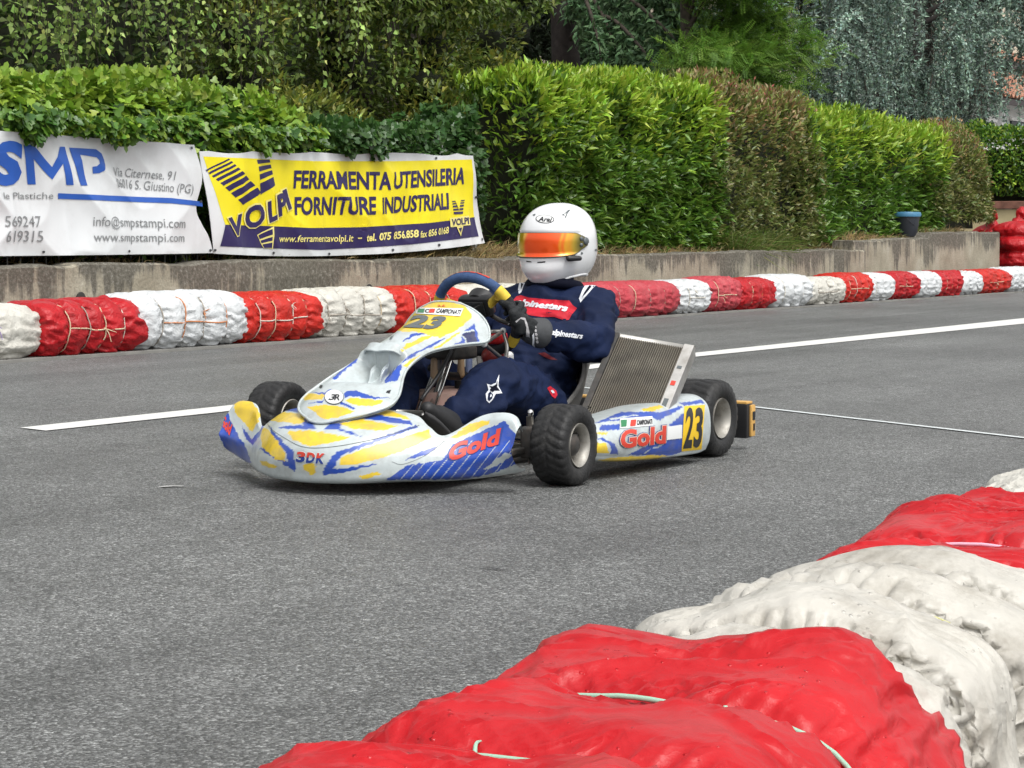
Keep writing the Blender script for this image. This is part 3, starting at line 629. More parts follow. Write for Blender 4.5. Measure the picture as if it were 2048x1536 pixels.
def clump_tree(name, label, seed, root, centres, radii, n, base, L, W, cols, probs, mat, trunk, young=None, flat=0.8, outw=.8, cat='tree', core=True, group=None):
    rng = np.random.default_rng(seed); root = np.asarray(root, float); o = empty(name, root); tag(o, label, cat, group)
    trunk_mesh('trunk', o, trunk); C_, R_ = np.asarray(centres, float), np.asarray(radii, float); wts = R_ ** 2 / (R_ ** 2).sum(); k = rng.choice(len(C_), n, p=wts)
    u = unit(rng.standard_normal((n, 3))); rr = R_[k] * (1 + 0.22 * fbm(C_[k] * 3 + u * 2.2, seed, 3)) * (1 - np.abs(rng.normal(0, .16, n)))
    P = C_[k] + u * rr[:, None] * np.array([1, 1, flat])
    D = u * outw + rng.standard_normal((n, 3)) * .5 + np.array([0, 0, .15]); Nf = np.array([0, 0, .8]) + u * .5 + rng.standard_normal((n, 3)) * .45
    col = tints(rng, n, cols, probs, 0.22)
    if young: yy = rng.random(n) < 0.75 * sstep(0.0, 0.8, u[:, 2] * .6 - u[:, 1] * .25 + .3 * vnoise(P * 2, seed)); col[yy] = tints(rng, int(yy.sum()), young, np.ones(len(young)) / len(young), .18)
    mb = MB(); leaves(mb, base, P - root, D, Nf, L * rng.uniform(.6, 1.3, n), W * rng.uniform(.7, 1.2, n), col, mat)
    if core:  # dark lumps that paint the shade inside the crown
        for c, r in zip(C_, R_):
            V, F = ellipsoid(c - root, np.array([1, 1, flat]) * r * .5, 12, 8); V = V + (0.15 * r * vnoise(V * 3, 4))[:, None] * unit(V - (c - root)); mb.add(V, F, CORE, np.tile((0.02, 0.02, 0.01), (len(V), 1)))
    mb.build('crown', o); return o
def shrub_centres(seed, n, xr, yr, zr, rr):
    rng = np.random.default_rng(seed); C_ = np.stack([rng.uniform(*xr, n), rng.uniform(*yr, n), rng.uniform(*zr, n)], -1); return C_, rng.uniform(*rr, n)
rg = np.random.default_rng(5)
cs, rs = shrub_centres(31, 46, (15.9, 20.4), (11.7, 12.6), (1.45, 4.2), (.32, .55))
cs[:, 1] -= 0.35 * (1 - ((cs[:, 0] - 18.6) / 2.4) ** 2).clip(0, 1)
clump_tree('holm_oak_tree', 'dense dark evergreen with small yellow tipped leaves between the birch and the laurel hedge', 12, (18.6, 12.7, 0.6), cs, rs, 46000, LEAF5, 0.085, 0.038, [(0.125, 0.185, 0.036), (0.165, 0.23, 0.042), (0.09, 0.135, 0.03), (0.22, 0.26, 0.06)], [.35, .3, .25, .1], LEAF_GLOSSY, [([(0, 0, 0), (.1, 0, 1.2), (0, .05, 2.6), (.1, 0, 3.4)], .14, .05), ([(0, 0, 1), (-.8, -.2, 2), (-1.4, -.3, 3)], .07, .02), ([(0, 0, 1.2), (.8, -.2, 2.2), (1.2, -.2, 3.2)], .07, .02)], [(0.30, 0.33, 0.06), (0.23, 0.26, 0.05), (0.35, 0.36, 0.07)])
cs, rs = shrub_centres(32, 20, (20.6, 23.0), (13.4, 14.6), (3.3, 5.0), (.3, .5))
clump_tree('young_ash_tree', 'light green broadleaf tree whose lowest leaves hang left of the dark cedar trunk', 13, (21.5, 14.2, 0.6), cs, rs, 5000, LEAF5, 0.09, 0.045, [(0.08, 0.17, 0.03), (0.12, 0.22, 0.04), (0.05, 0.11, 0.025)], [.4, .3, .3], LEAF_SOFT, [([(0, 0, 0), (.05, 0, 2), (0, 0, 4.2)], .11, .04)], [(0.2, 0.30, 0.06)], core=False)
cs, rs = shrub_centres(33, 16, (30.0, 34.2), (17.6, 19.0), (1.5, 6.0), (.6, .95))
clump_tree('dark_yew_tree', 'almost black conifer in the gap left of the dark cedar trunk', 23, (32.2, 18.5, 0.6), cs, rs, 15000, LEAFK, 0.16, 0.06, [(0.018, 0.03, 0.014), (0.028, 0.044, 0.018)], [.6, .4], NEEDLE, [([(0, 0, 0), (.05, 0, 3), (0, 0, 6.5)], .16, .05)])
# pinnate leaf of the locust: nine pairs of leaflets on a rib
_pv, _pf = [], []
for i in range(8):
    for s in (1, -1):
        x = 0.12 + 0.105 * i; q = len(_pv); wv = 0.2 * (1 - 0.35 * abs(i - 3) / 5)
        _pv += [(x, 0, 0), (x - .02, s * wv * .55, -.012), (x + .045, s * wv, -.035), (x + .055, s * wv * .45, -.012)]; _pf.append((q, q + 1, q + 2, q + 3) if s < 0 else (q, q + 3, q + 2, q + 1))
PINN = (np.array(_pv), _pf)
def locust():
    rng = np.random.default_rng(14); c0 = at(1470, 60, 12.6); root = np.array([c0[0] + .3, 13.4, 0.65]); o = empty('locust_tree', root); tag(o, 'light green tree with feathery leaves above the first reddish shrub', 'tree')
    limbs = []; tips = []
    for k in range(15):
        a = rng.uniform(-1.0, 1.0); z = rng.uniform(1.9, 4.2); ln = rng.uniform(0.8, 1.75) * (1 if z < 3.3 else .9)
        p = [(0, 0, z - .35), (a * ln * .5, -.45, z + .15), (a * ln, -.8 - .4 * rng.random(), z + .1 - .15 * rng.random())]; limbs.append((p, .035, .008)); tips.append(np.array(smooth_path(p, 12)))
    trunk_mesh('trunk', o, [([(0, 0, 0), (.05, 0, 2), (0, .05, 3.2), (.1, 0, 4.6)], .12, .05)] + limbs)
    P, D, Nn = [], [], []
    for t in tips:
        for q in range(520):
            p = t[rng.integers(3, 12)] + rng.normal(0, 1, 3) * np.array([.24, .22, .10]); d = unit(t[-1] - t[3]) * .6 + rng.standard_normal(3) * .6 + np.array([0, -.2, -.18])
            P.append(p); D.append(d); Nn.append(rng.standard_normal(3) * .3 + np.array([0, -.3, .9]))
    P = np.array(P); n = len(P); mb = MB()
    leaves(mb, PINN, P, D, Nn, 0.24 * rng.uniform(.7, 1.3, n), 0.26 * rng.uniform(.7, 1.2, n), tints(rng, n, [(0.12, 0.235, 0.03), (0.16, 0.29, 0.042), (0.085, 0.17, 0.025), (0.22, 0.36, 0.065)], [.35, .3, .25, .1], .15), LEAF_SOFT)
    mb.build('crown', o)
locust()
def cedar():
    rng = np.random.default_rng(15); root = at(1133, 0, 16.0); root[2] = 0.6; o = empty('dark_cedar_tree', root); tag(o, 'dark cedar with a thick trunk and drooping green boughs behind the laurel hedge', 'tree')
    trunk_mesh('trunk', o, [([(0, 0, 0), (.03, 0, 2), (-.05, 0, 4), (0, 0, 7.5)], .24, .16)], pbr('cedar_bark', (0.028, 0.022, 0.020), 0.95, var=.4, vscale=10, bump=.8, bscale=22))
    mb = MB(); PP = []; 
    for k in range(26):
        a = rng.uniform(-2.6, .25); z = rng.uniform(2.6, 6.0); ln = rng.uniform(1.2, 2.6); dx, dy = math.cos(a), math.sin(a)
        if k < 9: dx, dy = rng.uniform(.7, 1), -rng.uniform(.1, .6); z = rng.uniform(3.0, 4.6)
        p = smooth_path([(0, 0, z), (dx * ln * .5, dy * ln * .5, z + .25), (dx * ln, dy * ln, z - .35), (dx * ln * 1.2, dy * ln * 1.2, z - .8)], 40)
        V, F = tube(p, np.linspace(.045, .01, 40), 6); mb.add(V, F, TWIG, np.tile((0.04, 0.035, 0.03), (len(V), 1)))
        for j in range(6, 40, 1):
            for s in range(4):
                h = rng.uniform(.15, .55) * (0.4 + j / 40); n = int(h / .035); t = np.linspace(0, 1, n)[:, None]
                off = np.array([rng.normal(0, .12), rng.normal(0, .12), 0]); PP.append(p[j] + off * t + np.array([0, 0, -1.0]) * h * t + rng.normal(0, .015, (n, 3)))
    P = np.concatenate(PP); n = len(P)
    leaves(mb, LEAFK, P, rng.standard_normal((n, 3)) * .7 + np.array([0, 0, -.6]), rng.standard_normal((n, 3)), .13, .05, tints(rng, n, [(0.085, 0.16, 0.07), (0.11, 0.20, 0.085), (0.065, 0.12, 0.055)], [.4, .3, .3]), NEEDLE)
    mb.build('crown', o)
cedar()
def blue_cedar():
    rng = np.random.default_rng(16); root = at(1830, 0, 16.0); root[2] = 0.7; o = empty('weeping_blue_cedar_tree', root); tag(o, 'weeping blue grey cedar with curtains of hanging branches in front of the tiled house', 'tree')
    main = [([(0, 0, 0), (.1, 0, 2), (.0, 0, 4.2), (.3, 0, 6.6)], .22, .12)]
    mb = MB(); PP = []; wide = []; tone = []
    def branch(p, r, dens=1.0, tuft=.085):
        V, F = tube(p, np.linspace(r, r * .35, len(p)), 5); mb.add(V, F, TWIG, np.tile((0.06, 0.05, 0.045), (len(V), 1)))
        L = np.sum(np.linalg.norm(np.diff(p, axis=0), axis=1)); n = int(L / .0062 * dens); t = rng.uniform(0, len(p) - 1.001, n); i = t.astype(int); f = (t - i)[:, None]
        q = p[i] * (1 - f) + p[i + 1] * f
        q = q + rng.normal(0, .042, (n, 3)) * (.45 + .8 * np.abs(vnoise(q * 3.1, 8)))[:, None] + .03 * np.stack([vnoise(q * 9, 1), vnoise(q * 9, 2), 0 * q[:, 0]], -1); PP.append(q); wide.append(np.full(n, tuft)); tone.append(np.full((n, 1), rng.choice([.55, .8, 1.05, 1.4])))
    for k in range(13):
        s = rng.choice([-1, 1]); ln = rng.uniform(2.0, 4.6); z = rng.uniform(4.2, 6.8); dy = rng.uniform(-1.6, .6)
        dxy = np.array([s * ln * .5, -s * ln * .86])
        p = smooth_path([(0, 0, z - .3), (dxy[0] * .4, dxy[1] * .4 + dy * .5, z + .25), (dxy[0] * .8, dxy[1] * .8 + dy, z - .2), (dxy[0], dxy[1] + dy, z - 1.0)], 40); main.append((p[::6], .06, .02)); branch(p, .03, .9)
        for j in range(7, 40, 1):
            if rng.random() < .75:
                h = rng.uniform(.8, 3.4); zb = max(1.5, p[j][2] - h); b = p[j] + np.array([rng.normal(0, .25), rng.normal(0, .25), zb - p[j][2]])
                t = np.linspace(0, 1, 26)[:, None]; q = p[j] * (1 - t) + b * t; q[:, 0] += .1 * np.sin(t[:, 0] * 4 + j); q[:, :2] += (rng.normal(0, .25, 2)) * (t * (1 - t)) * 1.6; branch(q, .006, .5)
    def drop(apex, dx, dy, h, dens, tuft, sc=1.0):
        p = smooth_path([apex, apex + np.array([dx * .55, dy * .5, -.16 * h]), apex + np.array([dx * .9, dy, -.5 * h]), apex + np.array([dx, dy, -h])], 30); p[:, 0] += .05 * np.sin(np.linspace(0, 7, 30) + h * 9); branch(p, .006, dens, tuft)
    for k in range(21):                                    # tents of hanging twigs under each bough
        c = at(rng.uniform(1625, 2075), 0, rng.uniform(13.5, 17.0)); zt = rng.uniform(3.2, 6.2); right = c[0] > 42.5
        apex = np.array([c[0], c[1], zt + (.9 if right else 0)]) - root; ln = rng.uniform(.35, 1.0)
        for q in range(4 if right else 8): drop(apex + rng.normal(0, .07, 3), rng.uniform(-1, 1) * ln, rng.uniform(-.5, .3), rng.uniform(.8, 3.0) * (.55 if right else 1), .85, .085)
    for k in range(18):
        c = at(rng.uniform(1610, 1940), 0, rng.uniform(14.0, 17.0)); drop(np.array([c[0], c[1], rng.uniform(4.8, 7)]) - root, rng.normal(0, .15), 0, rng.uniform(2.0, 4.2), .8, .09)
    for (x0, y0, x1, y1) in [(1690, 60, 1770, 205), (1700, 40, 1750, 120), (1700, 100, 1745, 245), (1890, 70, 1960, 60), (1900, 75, 1850, 215), (1915, 75, 1935, 180), (1950, 30, 2060, 105), (1955, 80, 2055, 100), (1880, 150, 1905, 172), (1690, 90, 1680, 215), (1720, 30, 1640, 130)]:   # nearer arching boughs
        Y = 13.4; a, b = at(x0, y0, Y) - root, at(x1, y1, Y) - root; m = (a + b) / 2 + np.array([0, 0, .25]); branch(smooth_path([a, m, b], 24), .02, 2.0, .06)
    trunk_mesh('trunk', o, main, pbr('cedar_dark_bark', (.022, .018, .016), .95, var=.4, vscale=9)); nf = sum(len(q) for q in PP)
    for k in range(240):                                   # darker strands in the depth; the tree's inner shade put into their colour
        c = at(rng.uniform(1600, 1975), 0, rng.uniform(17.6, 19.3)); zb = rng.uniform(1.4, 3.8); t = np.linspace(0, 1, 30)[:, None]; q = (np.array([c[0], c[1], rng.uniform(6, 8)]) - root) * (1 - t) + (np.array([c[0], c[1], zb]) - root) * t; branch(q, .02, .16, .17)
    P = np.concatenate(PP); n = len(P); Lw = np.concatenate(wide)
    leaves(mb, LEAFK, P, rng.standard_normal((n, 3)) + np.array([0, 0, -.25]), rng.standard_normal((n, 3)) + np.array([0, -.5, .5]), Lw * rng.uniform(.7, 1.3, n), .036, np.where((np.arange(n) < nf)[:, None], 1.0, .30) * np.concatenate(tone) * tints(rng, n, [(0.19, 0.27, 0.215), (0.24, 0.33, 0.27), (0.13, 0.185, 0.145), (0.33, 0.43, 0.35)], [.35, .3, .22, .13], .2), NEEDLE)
    mb.build('crown', o)
blue_cedar()
# ------------------------------------------------------------------ the house behind the cedars, and the far wood
def tile_mat():
    m = bpy.data.materials.new('roof_tiles'); t, b = nodes_of(m); N, L = t.nodes, t.links; tc = N.new('ShaderNodeTexCoord').outputs['Object']
    n = N.new('ShaderNodeTexNoise'); n.inputs['Scale'].default_value = 5; n.inputs['Detail'].default_value = 4; L.new(tc, n.inputs['Vector'])
    r = N.new('ShaderNodeValToRGB'); e = r.color_ramp.elements; e[0].position = .3; e[0].color = (.20, .075, .045, 1); e[1].position = .7; e[1].color = (.50, .26, .17, 1); L.new(n.outputs['Fac'], r.inputs[0]); L.new(r.outputs[0], b.inputs['Base Color']); b.inputs['Roughness'].default_value = .9
    return m
TILE = tile_mat(); WHITE_WALL = pbr('white_render', (0.70, 0.69, 0.66), .9, var=.06, vscale=2); CREAM = pbr('cream_wall', (0.62, 0.54, 0.42), .9, var=.08, vscale=1.5)
def tiled_slope(x0, x1, y0, z0, y1, z1):
    """pantile roof plane: real waves across, real steps down the slope"""
    nx, ns = int((x1 - x0) / .055), 22; xs = np.linspace(x0, x1, nx); V = []
    for i in range(ns):
        for e in (0, 1):
            s = (i + e * .98) / ns; V.append(np.stack([xs, np.full(nx, y0 + (y1 - y0) * s), np.full(nx, z0 + (z1 - z0) * s) + .05 * np.cos(xs * 2 * np.pi / .33) + (.06 if e == 0 else 0.0)], -1))
    return np.array(V).reshape(-1, 3), grid(2 * ns, nx)
def house():
    Y0 = 20.0; xa, xb = at(1690, 200, Y0)[0], 78.0; xm = at(1945, 200, Y0)[0]
    o = empty('house', (xm, Y0, 0)); tag(o, 'white and cream house with red tiled roofs behind the blue grey cedar', 'house'); org = np.array([xm, Y0, 0])
    mb = MB(); V, F = box(((xm + xb) / 2, Y0 + 4, 2.2), (xb - xm, 8, 4.4)); mb.add(V - org, F, WHITE_WALL); V, F = box(((xa + xm) / 2 - .01, Y0 + 4.4, 3.4), (xm - xa, 8, 6.8)); mb.add(V - org, F, CREAM); mb.build('wall', o, smooth=False)
    ze = at(1990, 198, Y0 - .5)[2]; zr1 = at(1990, 138, Y0 + 1.6)[2]
    mb = MB(); V, F = tiled_slope(xm - .6, xb, Y0 - .5, ze + .1, Y0 + 1.7, zr1); mb.add(V - org, F, TILE); rf = mb.build('roof', o)
    mb = MB(); V, F = box(((xm + xb) / 2 - .3, Y0 - .52, ze - .02), (xb - xm + .5, .1, .16)); mb.add(V - org, F, pbr('gutter_dark', (.05, .04, .04), .6)); mb.build('gutter', rf, smooth=False)
    mb = MB(); V, F = box(((xm + xb) / 2, Y0 + 4.9, (zr1 + 6) / 2 + .4), (xb - xm, 6, 7.2 - zr1 + 1)); mb.add(V - org, F, CREAM); mb.build('upper_wall', o, smooth=False)
    mb = MB(); V, F = tiled_slope(xm - .3, xb, Y0 + 1.3, zr1 + .25, Y0 + 6, zr1 + 3.0); mb.add(V - org, F, TILE); rf = mb.build('roof', o)
    mb = MB(); V, F = box(((xm + xb) / 2, Y0 + 1.28, zr1 + .14), (xb - xm, .1, .2)); mb.add(V - org, F, MATS['gutter_dark']); mb.build('gutter', rf, smooth=False)
    SH = pbr('brown_shutter', (.16, .09, .055), .7, var=.2, vscale=10); GL = pbr('window_dark', (.02, .022, .025), .15)
    for (px, py, pw, ph) in [(1727, 90, 34, 70), (1795, 185, 46, 95)]:
        a, b = at(px - pw / 2, py - ph / 2, Y0 + .38), at(px + pw / 2, py + ph / 2, Y0 + .38); c = (a + b) / 2; sw, sh = abs(b[0] - a[0]), abs(a[2] - b[2]); mb = MB()
        V, F = box((0, 0, 0), (sw, .06, sh), .01); mb.add(V, F, SH)
        for k in range(int(sh / .12)): V, F = box((0, -.045, -sh / 2 + .1 + k * .12), (sw * .86, .03, .05)); mb.add(V, F, SH)
        mb.build('shutter', o, smooth=False, loc=c - org)
    for px in (1972, 2035):
        a, b = at(px - 14, 238, Y0 - .02), at(px + 14, 275, Y0 - .02); c = (a + b) / 2; mb = MB(); V, F = box((0, 0, 0), (abs(b[0] - a[0]), .07, abs(a[2] - b[2])), .01); mb.add(V, F, GL); wf = mb.build('window', o, smooth=False, loc=c - org)
        mb = MB(); V, F = box((0, -.05, abs(a[2] - b[2]) / 2), (abs(b[0] - a[0]) + .2, .08, .09), .01); mb.add(V, F, WHITE_WALL); mb.build('frame', wf, smooth=False)
    c = at(2003, 236, Y0 - .1); mb = MB(); V, F = box((0, 0, 0), (.34, .2, .5), .03); mb.add(V, F, pbr('white_box', (.75, .75, .74), .5)); mb.build('meter_box', o, smooth=False, loc=c - org)
house()
def iron_gate():
    c = at(1782, 232, 14.6); zt = at(1782, 165, 14.6)[2]; mb = MB(); IR = pbr('black_iron', (.02, .02, .022), .5, metal=.6)
    for k in range(9): V, F = tube([(k * .14 - .56, 0, 0), (k * .14 - .56, 0, zt - .7 - .1 * abs(k - 4) * .25)], .011, 6); mb.add(V, F, IR)
    for z in (.25, 1.2, zt - 1.2): V, F = box((0, .0, z), (1.2, .03, .035)); mb.add(V, F, IR)
    tag(mb.build('iron_gate', loc=(c[0], 14.6, .7), smooth=False), 'black iron bar gate half hidden under the blue grey cedar', 'gate')
iron_gate()
def woods():
    rng = np.random.default_rng(17); n = 30000; X = rng.uniform(8, 150, n); Y = 27 + rng.random(n) * 6 + .08 * (X - 20).clip(0, 200)
    top = 9.5 + 3.2 * fbm(np.c_[X * .12, 0 * X, 0 * X], 3, 4) + .03 * X; Zc = top * rng.random(n) ** .65
    P = np.stack([X, Y, Zc], -1) + rng.normal(0, .5, (n, 3)); keep = (fbm(P * .35, 6, 3) > -.62); P = P[keep]; n = len(P); mb = MB()
    leaves(mb, LEAF5, P, rng.standard_normal((n, 3)) + np.array([0, 0, -.3]), rng.standard_normal((n, 3)) + np.array([0, -.6, .6]), rng.uniform(.35, .85, n), rng.uniform(.3, .55, n), tints(rng, n, [(0.028, 0.045, 0.02), (0.04, 0.06, 0.026), (0.02, 0.032, 0.018), (0.055, 0.08, 0.03)], [.35, .25, .3, .1]), LEAF_SOFT)
    for k in range(34):
        x = 10 + k * 4 + rng.normal(0, 1); V, F = tube([(x, 31 + .08 * x, 0), (x + .2, 31 + .08 * x, 6), (x, 31 + .08 * x, 10)], [.3, .2, .08], 7); mb.add(V, F, BARK, np.tile((.05, .04, .03), (len(V), 1)))
    tag(mb.build('far_woods'), kind='stuff')
woods()

# ------------------------------------------------------------------ garden fence that carries the banners
def fence():
    o = empty('metal_fence', (9, 10.44, 0.55)); tag(o, 'thin galvanised bar fence behind the two banners, seen beside the yellow one', 'fence'); G_ = pbr('galvanised', (.30, .30, .29), .5, metal=.7, var=.2, vscale=30)
    mb = MB()
    for k in range(66): V, F = tube([(k * .125, 0, 0), (k * .125, 0, .98)], .0055, 6); mb.add(V, F, G_)
    mb.build('bars', o, smooth=False)['kind'] = 'stuff'
    for z in (.08, .9): mb = MB(); V, F = box((4.1, 0.012, z), (8.4, .012, .03)); mb.add(V, F, G_); mb.build('rail', o, smooth=False)
    for k in range(5): mb = MB(); V, F = box((k * 2.05, .03, .48), (.04, .04, 1.1), .004); mb.add(V, F, G_); mb.build('post', o, smooth=False)
fence()

# ------------------------------------------------------------------ the banners
YB = 10.19
class Banner:
    def __init__(s, corners, seed, relief, sag):
        s.q = [np.asarray(c, float) for c in corners]; s.seed = seed; s.rel = relief; s.sag = sag; s.mb = MB()
        s.org = at(*s.q[3], YB); s.org[2] = min(at(*s.q[3], YB)[2], at(*s.q[2], YB)[2])
    def wav(s, P):
        x, z = P[:, 0], P[:, 2]; Q = np.c_[x * .9, z * 1.0, 0 * x]
        y = .035 * fbm(Q, s.seed, 2) + s.rel * ridge(np.c_[x * 1.1 + z * 1.3, z * .8 - x * .5, 0 * x], s.seed + 5, 2) + .006 * ridge(np.c_[x * 5.5, z * 1.3, 0 * x], s.seed + 9, 2)
        return YB - .03 - y
    def put(s, px, F, mat, lvl):
        P = at_many(px, YB); P[:, 1] = s.wav(P) - .0019 * lvl; s.mb.add(P - s.org, F, mat)
    def at_st(s, u, v):
        a, b, c, d = s.q; t = a * (1 - u)[:, None] + b * u[:, None]; bt = d * (1 - u)[:, None] + c * u[:, None]; bt = bt + np.array([0, 1.0]) * (s.sag * 4 * u * (1 - u))[:, None]
        return t * (1 - v)[:, None] + bt * v[:, None]
    def cloth(s, mat, nu=150, nv=50, edge=None):
        u, v = np.meshgrid(np.linspace(0, 1, nu), np.linspace(0, 1, nv), indexing='ij'); px = s.at_st(u.ravel(), v.ravel())
        if edge: px = px + edge(u.ravel(), v.ravel())
        s.put(px, grid(nu, nv), mat, 0)
        P = at_many(px, YB); P[:, 1] = s.wav(P) + .004; s.mb.add(P - s.org, [f[::-1] for f in grid(nu, nv)], mat)
    def poly(s, pts, mat, lvl=2, ml=16): V, F = poly2d(pts, 5); s.put(V, F, mat, lvl)
    def word(s, t, p0, p1, h, mat, lvl=3, bold=0.0, shear=0.0): V, F = word2d(t, p0, p1, h, bold, shear, 5); s.put(V, F, mat, lvl)
def vinyl(name, col, **k): return pbr(name, col, .42, spec=.45, **k)
VW = vinyl('white_vinyl', (.66, .68, .69), dirt=(.40, .40, .38), dscale=2.2, damt=.35); VB = vinyl('blue_vinyl_print', (.02, .095, .42)); VG = vinyl('grey_vinyl_print', (.22, .23, .235))
VY = vinyl('yellow_vinyl_print', (.82, .70, .012), var=.06, vscale=3); VN = vinyl('navy_vinyl_print', (.022, .014, .085)); VP = vinyl('pale_yellow_print', (.78, .70, .22)); EYE = pbr('eyelet_metal', (.10, .10, .11), .35, metal=.8)
z4 = lambda x, y: (x / 3.0712, 240 + y / 3.0712)
z5 = lambda x, y: (380 + x / 3.0118, 280 + y / 3.0118)
bw = Banner([(-430, 232), (378, 290), (410, 506), (-420, 514)], 3, .045, 2)
bw.cloth(VW, 300, 70, lambda u, v: np.stack([10 * sstep(.8, 1, u) * (np.exp(-((v - .6) / .2) ** 2) * -2.2), 0 * u], -1))
Z = z4
bw.word('S', Z(-75, 402), Z(106, 402), (0, -88), VB, bold=.055)
bw.poly([Z(*p) for p in [(105, 155), (163, 155), (275, 290), (330, 165), (362, 165), (410, 400), (362, 400), (338, 268), (277, 367), (165, 240), (190, 396), (145, 396)]], VB)
bw.poly([Z(*p) for p in [(395, 170), (570, 180), (608, 205), (626, 245), (628, 275), (612, 312), (585, 327), (540, 330), (540, 288), (570, 284), (586, 268), (585, 245), (570, 230), (460, 214), (497, 403), (448, 403)]], VB)
bw.poly([Z(*p) for p in [(318, 450), (1010, 480), (1185, 503), (1190, 532), (1000, 512), (320, 484)]], VB)
bw.word('Via Citernese, 91', Z(687, 342), Z(1028, 370), (2, -17), VG); bw.word('06016 S. Giustino (PG)', Z(688, 412), Z(1122, 452), (2, -17.5), VG)
bw.word('le Plastiche', Z(-8, 485), Z(285, 485), (0, -13), VG)
bw.word('569247', Z(-2, 655), Z(208, 655), (0, -21), VG); bw.word('619315', Z(-2, 748), Z(218, 748), (0, -22), VG)
bw.word('info@smpstampi.com', Z(530, 650), Z(1078, 664), (0, -18.5), VG); bw.word('www.smpstampi.com', Z(530, 744), Z(1076, 748), (0, -17), VG)
def eyelets(b, pts):
    for p in pts:
        th = np.linspace(0, 2 * np.pi, 10, endpoint=False); V = np.array([p]) + 2.6 * np.stack([np.cos(th), np.sin(th)], -1); b.put(V, [tuple(range(10))], EYE, 4)
eyelets(bw, [Z(228, 811), Z(744, 806), Z(1240, 800), Z(-280, 815), Z(668, 140), Z(1140, 172), Z(1176, 500)])
ob = tag(bw.mb.build('banner', loc=bw.org), 'white vinyl banner with large blue capitals and grey contact details', 'banner')
by = Banner([(386, 302), (937, 307), (968, 486), (412, 507)], 8, .022, 14); Z = z5
by.cloth(VW, 240, 70, lambda u, v: np.stack([0 * u, 2.5 * (1 - v) * np.abs(vnoise(np.c_[u * 9, 0 * u, 0 * u], 4)) * 2], -1))
def band(pts, mat, lvl): by.poly(pts, mat, lvl)
by.poly([Z(*p) for p in [(42, 100), (300, 112), (700, 128), (1200, 128), (1672, 118), (1716, 465), (1400, 500), (1000, 525), (700, 530), (470, 520), (158, 510)]], VY, 1)
by.poly([Z(*p) for p in [(158, 510), (470, 520), (700, 530), (1000, 525), (1400, 500), (1716, 465), (1730, 580), (1300, 628), (1000, 650), (760, 662), (460, 652), (130, 640)]], VN, 2)
def stripes(q, cuts, lvl=2):
    q = [np.array(Z(*p)) for p in q]
    for a, b in cuts: by.poly([q[0] * (1 - a) + q[3] * a, q[1] * (1 - a) + q[2] * a, q[1] * (1 - b) + q[2] * b, q[0] * (1 - b) + q[3] * b], VN, lvl)
CUTS = [(0, .035), (.075, .12), (.165, .215), (.26, .32), (.37, .45), (.50, .61), (.66, .79), (.85, 1)]
stripes([(52, 182), (182, 112), (378, 318), (275, 392)], CUTS); stripes([(340, 120), (430, 118), (462, 272), (376, 330)], [(0, .12), (.2, .34), (.42, .58), (.68, 1)])
by.poly([Z(*p) for p in [(365, 572), (460, 520), (462, 655), (410, 650)]], VP, 3); stripes([(372, 575), (450, 535), (456, 650), (414, 650)], [(0, .3), (.42, .62), (.72, 1)], 4)
for t, p0, p1, h in [('V', (190, 590), (285, 560), (-14, -118)), ('O', (298, 545), (408, 505), (-14, -132)), ('L', (432, 502), (482, 478), (-16, -128)), ('P', (488, 465), (545, 440), (-24, -130)), ('I', (548, 425), (575, 412), (-42, -118))]:
    hh = (h[0] / 3.0118, h[1] / 3.0118)
    by.word(t, Z(p0[0] - 8, p0[1] + 8), Z(p1[0] + 8, p1[1] + 4), (hh[0] * 1.12, hh[1] * 1.12), VP, 5, .07); by.word(t, Z(*p0), Z(*p1), hh, VN, 6, .045)
by.word('FERRAMENTA', Z(584, 292), Z(1165, 302), (0, -36), VN, 3, .03); by.word('UTENSILERIA', Z(1180, 296), Z(1640, 266), (1, -34), VN, 3, .03)
by.word('FORNITURE', Z(596, 452), Z(1078, 450), (0, -36), VN, 3, .03); by.word('INDUSTRIALI', Z(1112, 446), Z(1526, 418), (1, -33), VN, 3, .03)
by.word('www.ferramentavolpi.it', Z(498, 615), Z(955, 612), (1, -13.5), VP, 4, .012); by.word('-', Z(985, 606), Z(1003, 605), (0, -14), VP, 4, .02); by.word('tel. 075 856.858', Z(1022, 612), Z(1330, 585), (1, -15), VP, 4, .03); by.word('fax 856 0168', Z(1342, 590), Z(1522, 562), (1, -13.5), VP, 4, .02)
stripes([(1552, 368), (1648, 360), (1628, 445), (1560, 448)], [(0, .08), (.16, .25), (.34, .48), (.58, .72), (.82, 1)], 3)
by.poly([Z(*p) for p in [(1572, 360), (1622, 358), (1596, 425)]], VY, 4)
by.poly([Z(*p) for p in [(1528, 470), (1668, 455), (1672, 512), (1532, 525)]], VP, 5); by.word('VOLPI', Z(1536, 518), Z(1664, 505), (0, -13.5), VN, 6, .04)
by.poly([Z(*p) for p in [(1572, 522), (1622, 518), (1600, 580)]], VP, 5); by.poly([Z(*p) for p in [(1584, 530), (1612, 527), (1600, 560)]], VN, 6)
eyelets(by, [Z(470, 680), Z(824, 686), Z(1174, 662), Z(1458, 632), Z(1750, 597), Z(100, 664), Z(1716, 345), Z(1450, 110)])
tag(by.mb.build('banner', loc=by.org), 'yellow and navy vinyl banner with a striped V logo and white border', 'banner')

